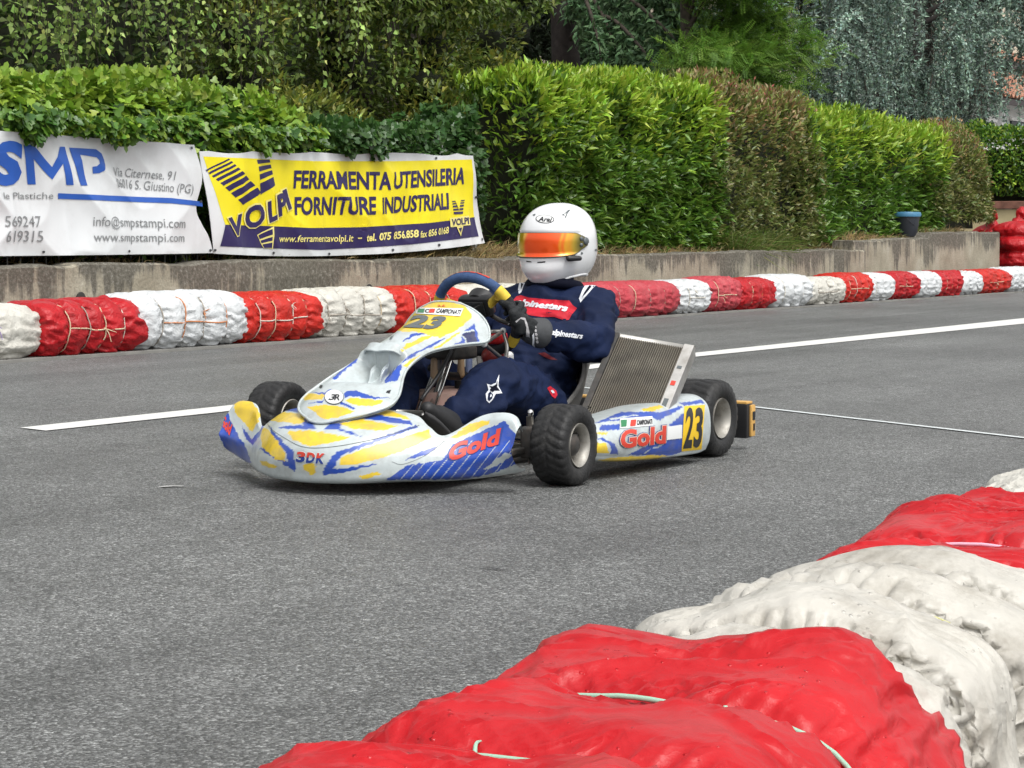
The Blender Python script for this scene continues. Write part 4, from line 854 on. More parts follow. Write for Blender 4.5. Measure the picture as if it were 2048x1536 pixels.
# ------------------------------------------------------------------ bucket on the wall, red sacks at the corner
def bucket():
    c = at(1822, 475, 10.3); o = empty('bucket', (c[0], 10.36, 0.735)); tag(o, 'dark grey plastic bucket with a blue rim on top of the tall wall', 'bucket')
    mb = MB(); V, F = lathe([(0, .003), (.125, .003), (.13, .012), (.165, .27), (.158, .27), (.122, .02), (0, .02)], 32, 'z'); mb.add(V, F, pbr('bucket_plastic', (.028, .032, .042), .4)); mb.build('pail', o, sharp=40)
    mb = MB(); V, F = lathe([(.155, .262), (.178, .258), (.184, .29), (.172, .315), (.03, .322), (.0, .322)], 32, 'z'); mb.add(V, F, pbr('blue_plastic', (.06, .20, .34), .4)); mb.build('rim', o, sharp=40)
    th = np.linspace(0.1, np.pi - .1, 24); mb = MB(); V, F = tube(np.stack([.17 * np.cos(th), -.09 * np.sin(th) - .05, .26 - .12 * np.sin(th)], -1), .004, 6); mb.add(V, F, MATS['bucket_plastic']); mb.build('handle', o)
bucket()
# ================================================================== sheets that crumple for real: a small cloth solver
def cloth_wrap(L, W, H, ties, seed, slack=.10, levels=((44, 52, 40), (92, 112, 50), (190, 230, 50)), ex=2.5, pinch=.16, bulge=.05, taper=.12, grav=.0, maxoff=.13, end_slack=.0, anchor=.004, wd=20):
    """a sheet with slack to spare, sleeved over a bale and cinched by cords; returns rows of points along x"""
    rng = np.random.default_rng(seed); ties = np.asarray(ties, float); a0, b0 = W / 2, H / 2; e = ex
    edges_ = np.concatenate([[-L / 2], ties, [L / 2]])
    def S(x):
        s = 1 - taper * np.abs(2 * x / L).clip(0, 1.02) ** 6
        if len(ties):
            k = np.searchsorted(ties, x); lo, hi = edges_[np.clip(k, 0, len(edges_) - 1)], edges_[np.clip(k + 1, 0, len(edges_) - 1)]
            d = np.abs(x[..., None] - ties).min(-1); sp = L / (len(ties) + 1) * .5
            s = s + bulge * (1 - (1 - np.clip(d / sp, 0, 1)) ** 2) - pinch * np.exp(-(d / .028) ** 2)
        return s
    def fval(P):
        s = S(P[..., 0]); return ((np.abs(P[..., 1]) / (a0 * s)) ** e + (np.abs(P[..., 2] - b0) / (b0 * s)) ** e) ** (1 / e)
    P = None
    def tmask_(xr, nx):
        m = np.zeros(nx)
        for tq in ties: m = np.maximum(m, np.exp(-((xr - tq) / (.05 * L)) ** 2))
        return m
    for li, (nx, nt, it) in enumerate(levels):
        if P is None:
            x, th = np.meshgrid(np.linspace(-L / 2, L / 2, nx), np.linspace(0, 2 * np.pi, nt, endpoint=False), indexing='ij'); c, q = np.cos(th), np.sin(th)
            uy, uz = np.sign(c) * np.abs(c) ** (2 / e), np.sign(q) * np.abs(q) ** (2 / e); 
            P = np.stack([x, uy * a0, b0 + uz * b0], -1)
            for _ in range(40):     # even out the spacing round the section
                m = (np.roll(P, 1, 1) + np.roll(P, -1, 1)) / 2; P = P * .5 + m * .5; f = fval(P * np.array([0, 1, 1.]) + np.array([0, 0, 0.])); f = ((np.abs(P[..., 1]) / a0) ** e + (np.abs(P[..., 2] - b0) / b0) ** e) ** (1 / e); P[..., 1] /= f; P[..., 2] = b0 + (P[..., 2] - b0) / f
            Lx = np.linalg.norm(P[1:] - P[:-1], axis=-1).mean(); Lt = np.linalg.norm(np.roll(P, -1, 1) - P, axis=-1).mean()
            s = S(P[..., 0])[..., None]; P = np.concatenate([P[..., :1], P[..., 1:2] * s, b0 + (P[..., 2:] - b0) * s], -1); xr = P[:, 0, 0].copy()
        else:
            def up(A, n, axis, closed):
                m = A.shape[axis]; t = np.arange(n) * (m / n) if closed else np.linspace(0, m - 1, n); i = np.floor(t).astype(int); f = t - i; sh = [1] * A.ndim; sh[axis] = n; f = f.reshape(sh)
                i2 = (i + 1) % m if closed else np.minimum(i + 1, m - 1); return np.take(A, i, axis) * (1 - f) + np.take(A, i2, axis) * f
            px_, pt_ = P.shape[0], P.shape[1]; P = up(up(P, nx, 0, False), nt, 1, True); Lx, Lt = Lx * (px_ - 1) / (nx - 1), Lt * pt_ / nt; xr = np.linspace(-L / 2, L / 2, nx)
        sl = slack * (.5, 1.0, 1.7)[li]; fa = sstep(-.55, .75, fbm(P * 6.5 + 3, seed + 40, 3))[..., None]; fb = sstep(-.55, .75, fbm(P * 6.5 + 9, seed + 50, 3))[..., None]; fb[tmask_(xr, nx) > .3] = 1.0
        lxa, lt = Lx * (1 + sl * 1.5 * (fa - .12)), Lt * (1 + sl * 1.7 * (fb - .1)); lx = lxa[:-1]; ld = math.hypot(Lx, Lt) * (1 + .45 * sl)
        nse = fbm(P * (7.0 * 1.9 ** li) + seed, seed + li, 2)[..., None]; ctr = P - np.array([0, 0, b0]); ctr[..., 0] = 0; P = P + unit(ctr) * nse * (.02, .008, .003)[li]; vel = np.zeros_like(P)
        tmask = np.zeros(nx)
        for tq in ties: tmask = np.maximum(tmask, np.exp(-((xr - tq) / (.55 * L / nx + .004)) ** 2))
        tm = tmask[:, None, None]
        rest = P.copy()
        for step in range(it):
            old = P.copy(); vel[..., 2] -= grav * .004; P = P + vel * .9
            for k in range(5):
                C = np.zeros_like(P)
                d = P[1:] - P[:-1]; n = np.linalg.norm(d, axis=-1, keepdims=True) + 1e-9; g = d * ((n - lx) / n) * .5; C[:-1] += g; C[1:] -= g
                d = np.roll(P, -1, 1) - P; n = np.linalg.norm(d, axis=-1, keepdims=True) + 1e-9; g = d * ((n - lt) / n) * .5; C += g; C -= np.roll(g, 1, 1)
                for sgn in (-1, 1):
                    Q = np.roll(P, -sgn, 1); d = Q[1:] - P[:-1]; n = np.linalg.norm(d, axis=-1, keepdims=True) + 1e-9; g = d * (np.maximum(n - ld, 0) / n) * .2; C[:-1] += g; C[1:] -= np.roll(g, sgn, 1)
                d = P[2:] - P[:-2]; n = np.linalg.norm(d, axis=-1, keepdims=True) + 1e-9; g = d * (np.minimum(n - 1.5 * Lx, 0) / n) * .5; C[:-2] += g; C[2:] -= g
                d = np.roll(P, -2, 1) - P; n = np.linalg.norm(d, axis=-1, keepdims=True) + 1e-9; g = d * (np.minimum(n - 1.5 * Lt, 0) / n) * .5; C += g; C -= np.roll(g, 2, 1)
                P = P + C * .42
                P = P * (1 - anchor) + rest * anchor
                f = fval(P); hi = 1 + maxoff * (1 - .9 * tmask[:, None]); m = f - 1.0
                for ax_, wd_ in ((1, max(1, nt // wd)), (0, max(1, nx // wd)), (1, max(1, nt // wd)), (0, max(1, nx // wd))):
                    m = sum(np.roll(m, r_, 1) if ax_ else m[np.clip(np.arange(nx) + r_, 0, nx - 1)] for r_ in range(-wd_, wd_ + 1)) / (2 * wd_ + 1)
                fn = np.clip(f - .5 * (m - .012), .955 if li else .9, hi)
                k2 = (fn / f)[..., None]; P = np.concatenate([P[..., :1], P[..., 1:2] * k2, b0 + (P[..., 2:] - b0) * k2], -1); P[..., 2] = np.maximum(P[..., 2], .003)
            vel = (P - old).clip(-.01, .01) * .5
    return P, xr
# ================================================================== tarpaulin wrapped straw bales
def tarp(name, col, rough, dirt=None, damt=.5, wet=0.0, bump=0.5, transl=0.0):
    m = pbr(name, col, rough, spec=.36, var=.10, vscale=5, dirt=dirt, dscale=7.0, damt=damt)
    t = m.node_tree; N, L = t.nodes, t.links; b = N['Principled BSDF']; tc = N.new('ShaderNodeTexCoord').outputs['Object']
    dn = N.new('ShaderNodeTexNoise'); dn.inputs['Scale'].default_value = 9; dn.inputs['Detail'].default_value = 3; L.new(tc, dn.inputs['Vector'])
    va = N.new('ShaderNodeVectorMath'); va.operation = 'MULTIPLY_ADD'; va.inputs[1].default_value = (.16, .16, .16); L.new(dn.outputs['Color'], va.inputs[0]); L.new(tc, va.inputs[2]); hh = None
    for sc_, am_ in ((8.5, 1.0), (20, .42), (47, .16)):          # crumpled facets at three sizes
        v_ = N.new('ShaderNodeTexVoronoi'); v_.inputs['Scale'].default_value = sc_; L.new(va.outputs[0], v_.inputs['Vector']); mm = N.new('ShaderNodeMath'); mm.operation = 'MULTIPLY_ADD'; mm.inputs[1].default_value = am_; L.new(v_.outputs['Distance'], mm.inputs[0])
        if hh is None: mm.inputs[2].default_value = 0
        else: L.new(hh, mm.inputs[2])
        hh = mm.outputs[0]
    b1 = N.new('ShaderNodeBump'); b1.inputs['Strength'].default_value = bump; b1.inputs['Distance'].default_value = .030; L.new(hh, b1.inputs['Height'])
    wv = N.new('ShaderNodeTexNoise'); wv.inputs['Scale'].default_value = 420; wv.inputs['Detail'].default_value = 1; L.new(tc, wv.inputs['Vector'])
    b2 = N.new('ShaderNodeBump'); b2.inputs['Strength'].default_value = .12; b2.inputs['Distance'].default_value = .002; L.new(wv.outputs['Fac'], b2.inputs['Height']); L.new(b1.outputs[0], b2.inputs['Normal'])
    if wet:      # beads of rain standing on the sheet
        v = N.new('ShaderNodeTexVoronoi'); v.inputs['Scale'].default_value = 75; L.new(tc, v.inputs['Vector'])
        nn = N.new('ShaderNodeTexNoise'); nn.inputs['Scale'].default_value = 9; L.new(tc, nn.inputs['Vector'])
        th = N.new('ShaderNodeMapRange'); th.inputs['From Min'].default_value = .45; th.inputs['From Max'].default_value = .75; th.inputs['To Min'].default_value = .06; th.inputs['To Max'].default_value = .27; L.new(nn.outputs['Fac'], th.inputs['Value'])
        s = N.new('ShaderNodeMath'); s.operation = 'SUBTRACT'; L.new(th.outputs[0], s.inputs[0]); L.new(v.outputs['Distance'], s.inputs[1])
        c = N.new('ShaderNodeMapRange'); c.inputs['From Max'].default_value = .14; L.new(s.outputs[0], c.inputs['Value'])
        b3 = N.new('ShaderNodeBump'); b3.inputs['Strength'].default_value = .55; b3.inputs['Distance'].default_value = .004; L.new(c.outputs[0], b3.inputs['Height']); L.new(b2.outputs[0], b3.inputs['Normal']); L.new(b3.outputs[0], b.inputs['Normal'])
        rr = N.new('ShaderNodeMapRange'); rr.inputs['To Min'].default_value = rough; rr.inputs['To Max'].default_value = .08; L.new(c.outputs[0], rr.inputs['Value']); L.new(rr.outputs[0], b.inputs['Roughness'])
    else: L.new(b2.outputs[0], b.inputs['Normal'])
    return m
T_RED = tarp('red_tarpaulin', (.42, .008, .013), .42, (.25, .03, .03), .3); T_RED2 = tarp('orange_red_tarpaulin', (.50, .018, .010), .4, (.3, .04, .03), .3); T_RED3 = tarp('faded_red_tarpaulin', (.44, .045, .06), .5, (.5, .16, .16), .35)
T_WHITE = tarp('white_tarpaulin', (.62, .64, .65), .42, (.5, .5, .47), .25); T_CREAM = tarp('cream_tarpaulin', (.58, .565, .51), .48, (.36, .34, .29), .4)
T_RED_N = tarp('wet_red_tarpaulin', (.47, .007, .012), .40, (.36, .008, .013), .5, 1.0, .26); T_WHITE_N = tarp('grubby_white_tarpaulin', (.52, .50, .45), .42, (.19, .165, .125), .7, .5, .32)
def stain(m, col, scale, lo, hi, amt):
    t = m.node_tree; N, L = t.nodes, t.links; b = N['Principled BSDF']; src = b.inputs['Base Color'].links[0].from_socket
    n = N.new('ShaderNodeTexNoise'); n.inputs['Scale'].default_value = scale; n.inputs['Detail'].default_value = 6; n.inputs['Roughness'].default_value = .65; L.new(N.new('ShaderNodeTexCoord').outputs['Object'], n.inputs['Vector'])
    r = N.new('ShaderNodeMapRange'); r.inputs['From Min'].default_value = lo; r.inputs['From Max'].default_value = hi; r.inputs['To Max'].default_value = amt; L.new(n.outputs['Fac'], r.inputs['Value'])
    x = N.new('ShaderNodeMix'); x.data_type = 'RGBA'; x.inputs['B'].default_value = (*col, 1); L.new(r.outputs[0], x.inputs['Factor']); L.new(src, x.inputs['A']); L.new(x.outputs['Result'], b.inputs['Base Color'])
stain(T_WHITE_N, (.55, .17, .22), 3.4, .60, .68, .55)
CORDS = {'beige': pbr('beige_twine', (.62, .50, .34), .9), 'white': pbr('white_twine', (.62, .58, .50), .9), 'orange': pbr('orange_twine', (.55, .20, .07), .8), 'green': pbr('green_cord', (.32, .52, .40), .7), 'pink': pbr('pink_tape', (.70, .42, .52), .6), 'yellow': pbr('yellow_cord', (.62, .60, .26), .7), 'grey': pbr('grey_twine', (.36, .32, .27), .9), 'purple': pbr('purple_knot', (.25, .18, .42), .8)}
class BaleForm:
    def __init__(s, L, W, H, ties, seed, slack=.15, flare=0.0, fine=False, crease=1.0, **k):
        s.L, s.W, s.H, s.ties, s.seed, s.flare = L, W, H, np.array(ties), seed, flare
        lv = ((44, 52, 40), (92, 112, 50), (190, 230, 50)) if fine else ((30, 40, 26), (62, 84, 34))
        s.P, s.xr = cloth_wrap(L, W, H, ties, seed, slack=slack, levels=lv, **k); n = len(s.xr)
        if fine:         # sharp little creases the solver is too coarse for
            F = grid(*s.P.shape[:2], False, True); N_ = vnormals(s.P.reshape(-1, 3), F).reshape(s.P.shape); Q = s.P * 1.0; w1, w2 = .9 * fbm(Q * 4, seed + 2, 2), .9 * fbm(Q * 3.3 + 4, seed + 12, 2); a_ = np.linspace(0, 2 * np.pi, s.P.shape[1], endpoint=False)[None] * (W + H) * .27
            cr = lambda u, v, k, p: (1 - np.abs(vnoise(np.stack([u, v, 0 * u], -1), seed + k))) ** p - .35
            x_ = Q[..., 0]; d = .009 * cr(a_ * 7 + x_ * 4 + w1, x_ * 1.6 - a_ * 1, 21, 3) + .008 * cr(a_ * 4 - x_ * 8 + w2, x_ * 1.4 + a_ * 1.6, 22, 3) + .004 * cr(a_ * 15 + x_ * 8 + 1.4 * w2, x_ * 2.5 - a_ * 1.5, 23, 3) + .0024 * cr(a_ * 11 - x_ * 24 + 2 * w1, x_ * 5 + a_ * 8, 24, 4)
            c_ = Q - np.array([0, 0, H / 2]); c_[..., 0] = 0; N_ = N_ * np.sign((N_ * c_).sum(-1, keepdims=True)); s.P = s.P + N_ * d[..., None] * crease; s.P[..., 2] = np.maximum(s.P[..., 2], .003)
        if flare:        # loose hem of the sheet standing off the right-hand end
            t = sstep(.74, 1.0, 2 * s.xr / L)[:, None]; th = np.linspace(0, 2 * np.pi, s.P.shape[1], endpoint=False)[None]; wv = .55 + .9 * vnoise(np.stack([th * 2.3, 0 * th + seed, 0 * th], -1), seed + 8)
            s.P[..., 1] *= 1 + flare * t * wv; s.P[..., 2] = np.maximum((s.P[..., 2] - H / 2) * (1 + flare * t * wv) + H / 2, .003); s.P[..., 0] += flare * .5 * t * vnoise(np.stack([th * 3.1, 0 * th, 0 * th + 4], -1), seed)
    def on(s, x, th, lift):
        """points on the sheet at x along the bale and angle th round it"""
        i = int(np.clip(round((x / s.L + .5) * (len(s.xr) - 1)), 0, len(s.xr) - 1)); nt_ = s.P.shape[1]; R_ = s.P[i]; k = max(1, nt_ // 40)
        R_ = sum(np.roll(R_, q, 0) for q in range(-k, k + 1)) / (2 * k + 1); a = (np.atleast_1d(th) / (2 * np.pi) * nt_) % nt_; j = a.astype(int) % nt_; f = (a - np.floor(a))[:, None]; Q = R_[j] * (1 - f) + R_[(j + 1) % nt_] * f
        c = Q - np.array([0, 0, s.H / 2]); c[:, 0] = 0; return Q + unit(c) * lift
def bale(name, label, form, loc, rz, mat, cords, group, rcord=.0044, lengthwise=None, knots=(), lift=2.4):
    s = form; P = s.P; nu, nv = P.shape[:2]; mb = MB(); F = grid(nu, nv, False, True); rings = []; thr = np.linspace(0, 2 * np.pi, nv, endpoint=False)
    for side, i in ((-1, 0), (1, nu - 1)):        # the sheet tucked in over both ends
        c = P[i].mean(0); prev = i * nv
        for q, (k, dx) in enumerate([(.93, .010), (.72, .022), (.4, .014), (.12, -.02)]):
            r = c + (P[i] - c) * k + np.array([side * dx, 0, 0]) + np.stack([.010 * ridge(np.stack([thr * 5, 0 * thr + q * .4, 0 * thr], -1), s.seed + 9, 2), 0 * thr, 0 * thr], -1)
            rings.append(r); b = nu * nv + (len(rings) - 1) * nv
            for j in range(nv):
                j2 = (j + 1) % nv; f = (prev + j, prev + j2, b + j2, b + j); F.append(f if side < 0 else f[::-1])
            prev = b
    mb.add(np.concatenate([P.reshape(-1, 3)] + rings), F, mat); o = mb.build(name, loc=loc, rotz=rz); tag(o, label, 'bale', group)
    rng = np.random.default_rng(s.seed); tt = np.linspace(0, 2 * np.pi, 90, endpoint=False)
    for k, xt in enumerate(s.ties): V, F = tube(s.on(xt, tt, rcord * lift), rcord, 6, False, True); mb = MB(); mb.add(V, F, CORDS[cords[k % len(cords)]]); mb.build('cord', o)
    if lengthwise is not None and len(s.ties) > 1:
        xs = np.linspace(s.ties[0], s.ties[-1], 50); ts = lengthwise[0] + .05 * vnoise(np.c_[xs * 4, 0 * xs, 0 * xs], s.seed); p = np.array([s.on(x, t, rcord)[0] for x, t in zip(xs, ts)]); p[1:-1, 1:] = (p[:-2, 1:] + p[2:, 1:] + p[1:-1, 1:]) / 3; V, F = tube(p, rcord, 6); mb = MB(); mb.add(V, F, CORDS[lengthwise[1]]); mb.build('cord', o)
    for (xk, tk, ck) in knots:
        mb = MB(); c = s.on(xk, tk, .004)[0]; nrm = unit(np.array([0, math.cos(tk), math.sin(tk)]))
        for q in range(6):
            d = rng.standard_normal(3) * .8 + nrm * .5 + np.array([0, 0, -.4]); p = [c, c + d * rcord * 3.5, c + d * rcord * 6 + np.array([0, 0, -rcord * 4]) + rng.standard_normal(3) * rcord * 2.5]; V, F = tube(smooth_path(p, 10), np.linspace(rcord * .9, rcord * .4, 10), 6); mb.add(V, F, CORDS[ck])
        V, F = ellipsoid(c, np.array([1.8, 1.5, 1.5]) * rcord * 1.2, 10, 8); mb.add(V, F, CORDS[ck]); mb.build('knot', o)
    return o
FRONT = math.pi           # the side of a bale that faces the road
FAR = [  # x0, x1, material, height, cords, lengthwise, label
 (9.30, 10.47, T_CREAM, 0.325, ['grey', 'beige'], 'orange', 'white bale cut by the left edge of the photo, first of the far row'),
 (10.47, 11.38, T_RED, 0.335, ['beige', 'grey', 'beige', 'white'], 'beige', 'first red bale from the left in the far row, tied with pale twine'),
 (11.34, 12.50, T_WHITE, 0.360, ['grey', 'orange', 'grey', 'orange'], 'orange', 'bluish white bale with orange twine between the first two red bales of the far row'),
 (12.46, 13.36, T_RED2, 0.335, ['white', 'beige', 'white', 'beige'], 'white', 'orange red bale netted with white twine below the corner of the yellow banner'),
 (13.30, 14.40, T_CREAM, 0.345, ['grey', 'grey', 'grey', 'beige'], 'grey', 'creased white bale just left of the front number plate of the kart'),
 (14.36, 15.35, T_RED2, 0.340, ['beige', 'beige', 'grey'], 'beige', 'orange red bale behind the number plate and the left side of the steering wheel'),
 (15.35, 16.50, T_CREAM, 0.330, ['grey', 'grey'], None, 'white bale seen only through the steering wheel'),
 (16.50, 17.72, T_RED3, .32, ['grey', 'beige', 'grey'], None, 'faded red bale behind the shoulders and back of the driver'),
 (17.70, 19.16, T_RED3, 0.315, ['grey', 'beige', 'grey', 'beige'], None, 'faded red bale just right of the driver, with a pale worn end'),
 (19.16, 19.86, T_WHITE, 0.310, ['white', 'white', 'white'], 'white', 'short white bale behind the radiator between two faded red bales'),
 (19.80, 20.58, T_RED3, 0.330, ['beige', 'orange', 'beige', 'beige'], 'beige', 'faded red bale with criss-cross twine right after the short white one'),
 (20.55, 21.36, T_RED, 0.305, ['beige', 'orange'], None, 'lower crimson bale touching the faded red netted one, before the long white pair'),
 (21.34, 22.30, T_WHITE, 0.325, ['white', 'white', 'white'], None, 'clean white bale, left one of the long white pair of the far row'),
 (22.28, 23.24, T_CREAM, 0.285, ['grey', 'grey', 'grey'], 'grey', 'greyer white bale, right one of the long white pair of the far row'),
 (23.22, 24.02, T_RED2, 0.315, ['beige', 'white', 'beige', 'beige'], 'beige', 'bright orange red bale right after the long white pair'),
 (24.00, 24.72, T_WHITE, 0.305, ['white', 'white', 'white'], None, 'white bale below the step where the wall rises'),
 (24.70, 25.50, T_RED, 0.310, ['beige', 'beige', 'beige'], 'beige', 'red bale with a grid of pale twine below the left part of the tall wall'),
 (25.48, 26.30, T_WHITE, 0.300, ['white', 'white'], None, 'white bale below the bucket'),
 (26.28, 27.02, T_RED, 0.300, ['beige', 'orange', 'beige'], None, 'small red bale right after the white one below the bucket'),
 (27.00, 27.80, T_WHITE, 0.285, ['white', 'white'], None, 'narrow white bale between two red ones near the end of the tall wall'),
 (27.78, 28.92, T_RED2, 0.295, ['beige', 'orange', 'beige'], 'beige', 'last red bale standing fully in front of the tall wall end'),
 (28.90, 30.1, T_WHITE, 0.310, ['white', 'white'], None, 'white bale at the right edge of the photo by the wall end'),
 (30.1, 31.2, T_RED3, 0.310, ['white', 'white'], None, 'pinkish red bale beyond the wall end, at the foot of the sacks')]
rb = random.Random(4)
for i, (x0, x1, m, h, cords, lw, lab) in enumerate(FAR):
    L = x1 - x0 + .02; nt_ = max(len(cords), 2); ties = np.linspace(-L / 2, L / 2, nt_ + 2)[1:-1] + np.array([rb.uniform(-.03, .03) for _ in range(nt_)])
    kn = [(ties[rb.randrange(nt_)], FRONT + rb.uniform(-.35, .2), (['purple', 'orange'][0] if i == 0 else lw or cords[0]))] if lw else []
    f = BaleForm(L, .46 + rb.uniform(-.02, .03), h, ties, 100 + i * 7, slack=rb.uniform(.14, .22), flare=(.10 if m in (T_RED, T_RED2) else .04), taper=.15 if m in (T_RED, T_RED2) else .26, bulge=.06, pinch=.15, ex=2.9, wd=rb.choice((14, 18, 22)))
    bale('straw_bale', lab, f, ((x0 + x1) / 2, 9.63 + (.03 if i in (4, 7) else 0), .018), rb.uniform(-.03, .03), m, cords, 'bales along the far side of the road', lengthwise=(FRONT + .05, lw) if lw else None, knots=kn)
def sack(name, label, loc, h, w, seed, lobes, head):
    """tall red plastic sack bound round its waist, its tied neck flopping over"""
    n, m = 90, 64; t = np.linspace(0, 1, n); th = np.linspace(0, 2 * np.pi, m, endpoint=False); T, TH = np.meshgrid(t, th, indexing='ij')
    r = w * (.80 + .20 * np.sin(np.pi * (t * .9 + .05))) * np.sqrt(np.clip(1 - np.clip((t - .80) / .2, 0, 1) ** 2.6 * .985, 0, 1))
    for c in lobes: r = r * (1 - .16 * np.exp(-((t - c) / .035) ** 2))
    Q = np.stack([np.cos(TH) * w, np.sin(TH) * w, T * h], -1); R_ = r[:, None] * (1 + .14 * fbm(Q * 3.5 + seed, seed, 3)) + .016 * ridge(Q * 9, seed + 2, 2)
    P = np.stack([R_ * np.cos(TH) + .06 * w * np.sin(T * 4), R_ * np.sin(TH), T * h], -1); mb = MB(); F = grid(n, m, False, True); F.append(tuple(range(m - 1, -1, -1))); F.append(tuple((n - 1) * m + k for k in range(m))); mb.add(P.reshape(-1, 3), F, T_RED)
    o = mb.build(name, loc=loc); tag(o, label, 'sack', 'red sacks heaped at the wall end')
    hx, hz = head; mb = MB(); p = smooth_path([(0, 0, h * .95), (hx * .25, -.02, h + hz * .25), (hx * .9, -.06, h + hz * .42), (hx * 1.35, -.10, h + hz * .2)], 22); rr = np.array([.10, .045, .075, .07, .012]); V, F = tube(p, np.interp(np.linspace(0, 1, 22), np.linspace(0, 1, 5), rr * 1.15), 18); V = V + .02 * ridge(V * 14, seed, 2)[:, None]; mb.add(V, F, T_RED); mb.build('tied_neck', o)
    return o
sack('red_sack', 'big upright red sack bulging beside the end of the tall wall', (31.1, 10.03, 0), .96, .37, 5, (.30, .56, .78), (.07, .22))
sack('red_sack', 'red sack with its tied neck flopped over just above the top of the tall wall', (32.05, 10.72, 0), .92, .32, 9, (.35, .7), (-.26, .30))
sack('red_sack', 'darker red sack low down between the wall end and the big upright sack', (31.95, 10.1, 0), .60, .30, 12, (.5,), (.1, .12))
# ------------------------------------------------------------------ the near row, by the viewer
NG = 'bales of the near row in the foreground'
def near(lab, x0, x1, y, W, H, mat, ties, seed, cords, rz, flare, knots=(), lw=None, slack=.15, z=.0, **k):
    f = BaleForm(x1 - x0, W, H, ties, seed, slack=slack, flare=flare, fine=True, **k)
    return bale('straw_bale', lab, f, ((x0 + x1) / 2, y, z), rz, mat, cords, NG, .0026, lengthwise=lw, knots=knots, lift=3.2)
near('large wet red bale with pale green cord at the bottom edge, nearest the viewer', .98, 2.07, .90, .50, .35, T_RED_N, [-.26, .05, .30], 211, ['green', 'green', 'green'], .10, .10, [(.05, 1.35, 'green'), (-.26, 1.9, 'green'), (.30, 1.9, 'green')], slack=.09, pinch=.11, bulge=.06, taper=.04, wd=12)
near('grubby white bale with pink stains between the two red bales of the near row', 2.05, 2.80, .975, .42, .35, T_WHITE_N, [-.24, -.02, .18], 223, ['yellow', 'grey', 'yellow'], .10, .03, [(-.24, .85, 'yellow'), (.18, 2.2, 'yellow'), (-.02, 2.0, 'yellow')], slack=.19, crease=.9, pinch=.15, bulge=.08, taper=.14, wd=15)
near('red bale with a pink tape across it, second red bale of the near row', 2.78, 3.52, 1.04, .44, .355, T_RED_N, [-.24, .2], 235, ['pink', 'orange'], .08, .05, [(-.24, 2.1, 'orange')], slack=.09, pinch=.08, bulge=.05, taper=.06, wd=12)
near('white bale at the right edge of the photo beyond the near red bales', 3.52, 4.5, 1.11, .44, .36, T_CREAM, [-.25, 0, .25], 247, ['grey', 'grey', 'grey'], .08, .03, slack=.16)
# ================================================================== the racing kart (local axes: x forward, y to its left, z up)
KO = (6.0336, 3.889, 0.0)
KM = np.eye(4); KM[0, 0] = KM[1, 1] = -1; KM[:3, 3] = KO
def kp(px, py, y):                       # kart coordinates of a photo point known to lie at lateral offset y
    p = at(px, py, KO[1] - y); return np.array([KO[0] - p[0], y, p[2]])
def kw(P): return np.asarray(P) @ KM[:3, :3].T + KM[:3, 3]
kart = empty('racing_kart', KO, math.pi); tag(kart, 'white, blue and yellow racing kart with race number 23 cornering on the wet road', 'kart')
z1 = lambda x, y: (400 + x / 3.103, 540 + y / 3.103)
zf = lambda x, y: (590 + x / 5.12, 590 + y / 5.12)
zp = lambda x, y: (1170 + x / 6.0235, 770 + y / 6.0235)
PAINT = pbr('kart_bodywork', (.6, .62, .6), .28, spec=.5, coat=.25, attr='Col', dirt=(.19, .175, .15), dscale=16.0, damt=.36, var=.05, vscale=30)
C_W, C_Y, C_B, C_N = (.50, .555, .56), (.76, .54, .04), (.016, .068, .40), (.012, .018, .09)
P_RED = pbr('print_red', (.58, .045, .025), .35); P_BLUE = pbr('print_blue', (.02, .05, .25), .35); P_BLACK = pbr('print_black', (.015, .015, .018), .35); P_YEL = pbr('print_yellow', (.80, .52, .015), .35); P_WHITE = pbr('print_white', (.75, .76, .75), .35); P_GREY = pbr('print_grey', (.10, .115, .12), .4); P_GREEN = pbr('print_green', (.03, .20, .08), .4); P_PALE = pbr('print_pale_outline', (.66, .55, .45), .35)
METAL = pbr('bare_steel', (.42, .41, .39), .32, metal=.9, var=.2, vscale=30, dirt=(.10, .09, .08), dscale=18, damt=.6); DARKM = pbr('dark_steel', (.06, .058, .055), .5, metal=.5, var=.3, vscale=40, dirt=(.14, .11, .09), dscale=25, damt=.5); CHROME = pbr('chromed_rod', (.75, .74, .72), .18, metal=1.0); BLACKP = pbr('black_plastic', (.016, .016, .017), .42); ALU = pbr('cast_alloy', (.40, .385, .35), .55, metal=.75, dirt=(.14, .12, .10), dscale=20, damt=.5)
RUBBER = pbr('wet_rubber', (.014, .014, .0145), .55, spec=.45, var=.3, vscale=50, bump=.25, bscale=160, dirt=(.05, .048, .045), dscale=14, damt=.45)
def livery(Vw, Nw, polys, base=C_W, jit=1.5, seed=0, freq=.16):
    """paint scheme: hand-cut stickers with brushed, ragged edges; marks as (colour, outline) in design order"""
    px = to_px(Vw); view = unit(_C - Vw); face = (Nw * view).sum(1) > -.12; Q = np.c_[px * freq, np.full(len(px), seed)]
    diag = np.stack([px[:, 0] * .55 + px[:, 1] * 1.0, np.zeros(len(px)), np.full(len(px), seed)], -1) * .22
    j = np.stack([jit * vnoise(Q, 1) + jit * .9 * vnoise(diag, 3), jit * vnoise(Q, 2)], -1); col = np.tile(np.array(base, float), (len(px), 1))
    for mk in polys: m = inside(px + (j if len(mk) < 3 else 0), mk[1]) & face; col[m] = mk[0]
    return col
def surf(rows, nu, nv):
    """smooth sheet through rows of control points (rows x points x 3)"""
    A = np.array([smooth_path(r, nv) for r in rows]); return np.stack([smooth_path(A[:, j], nu) for j in range(nv)], 1)
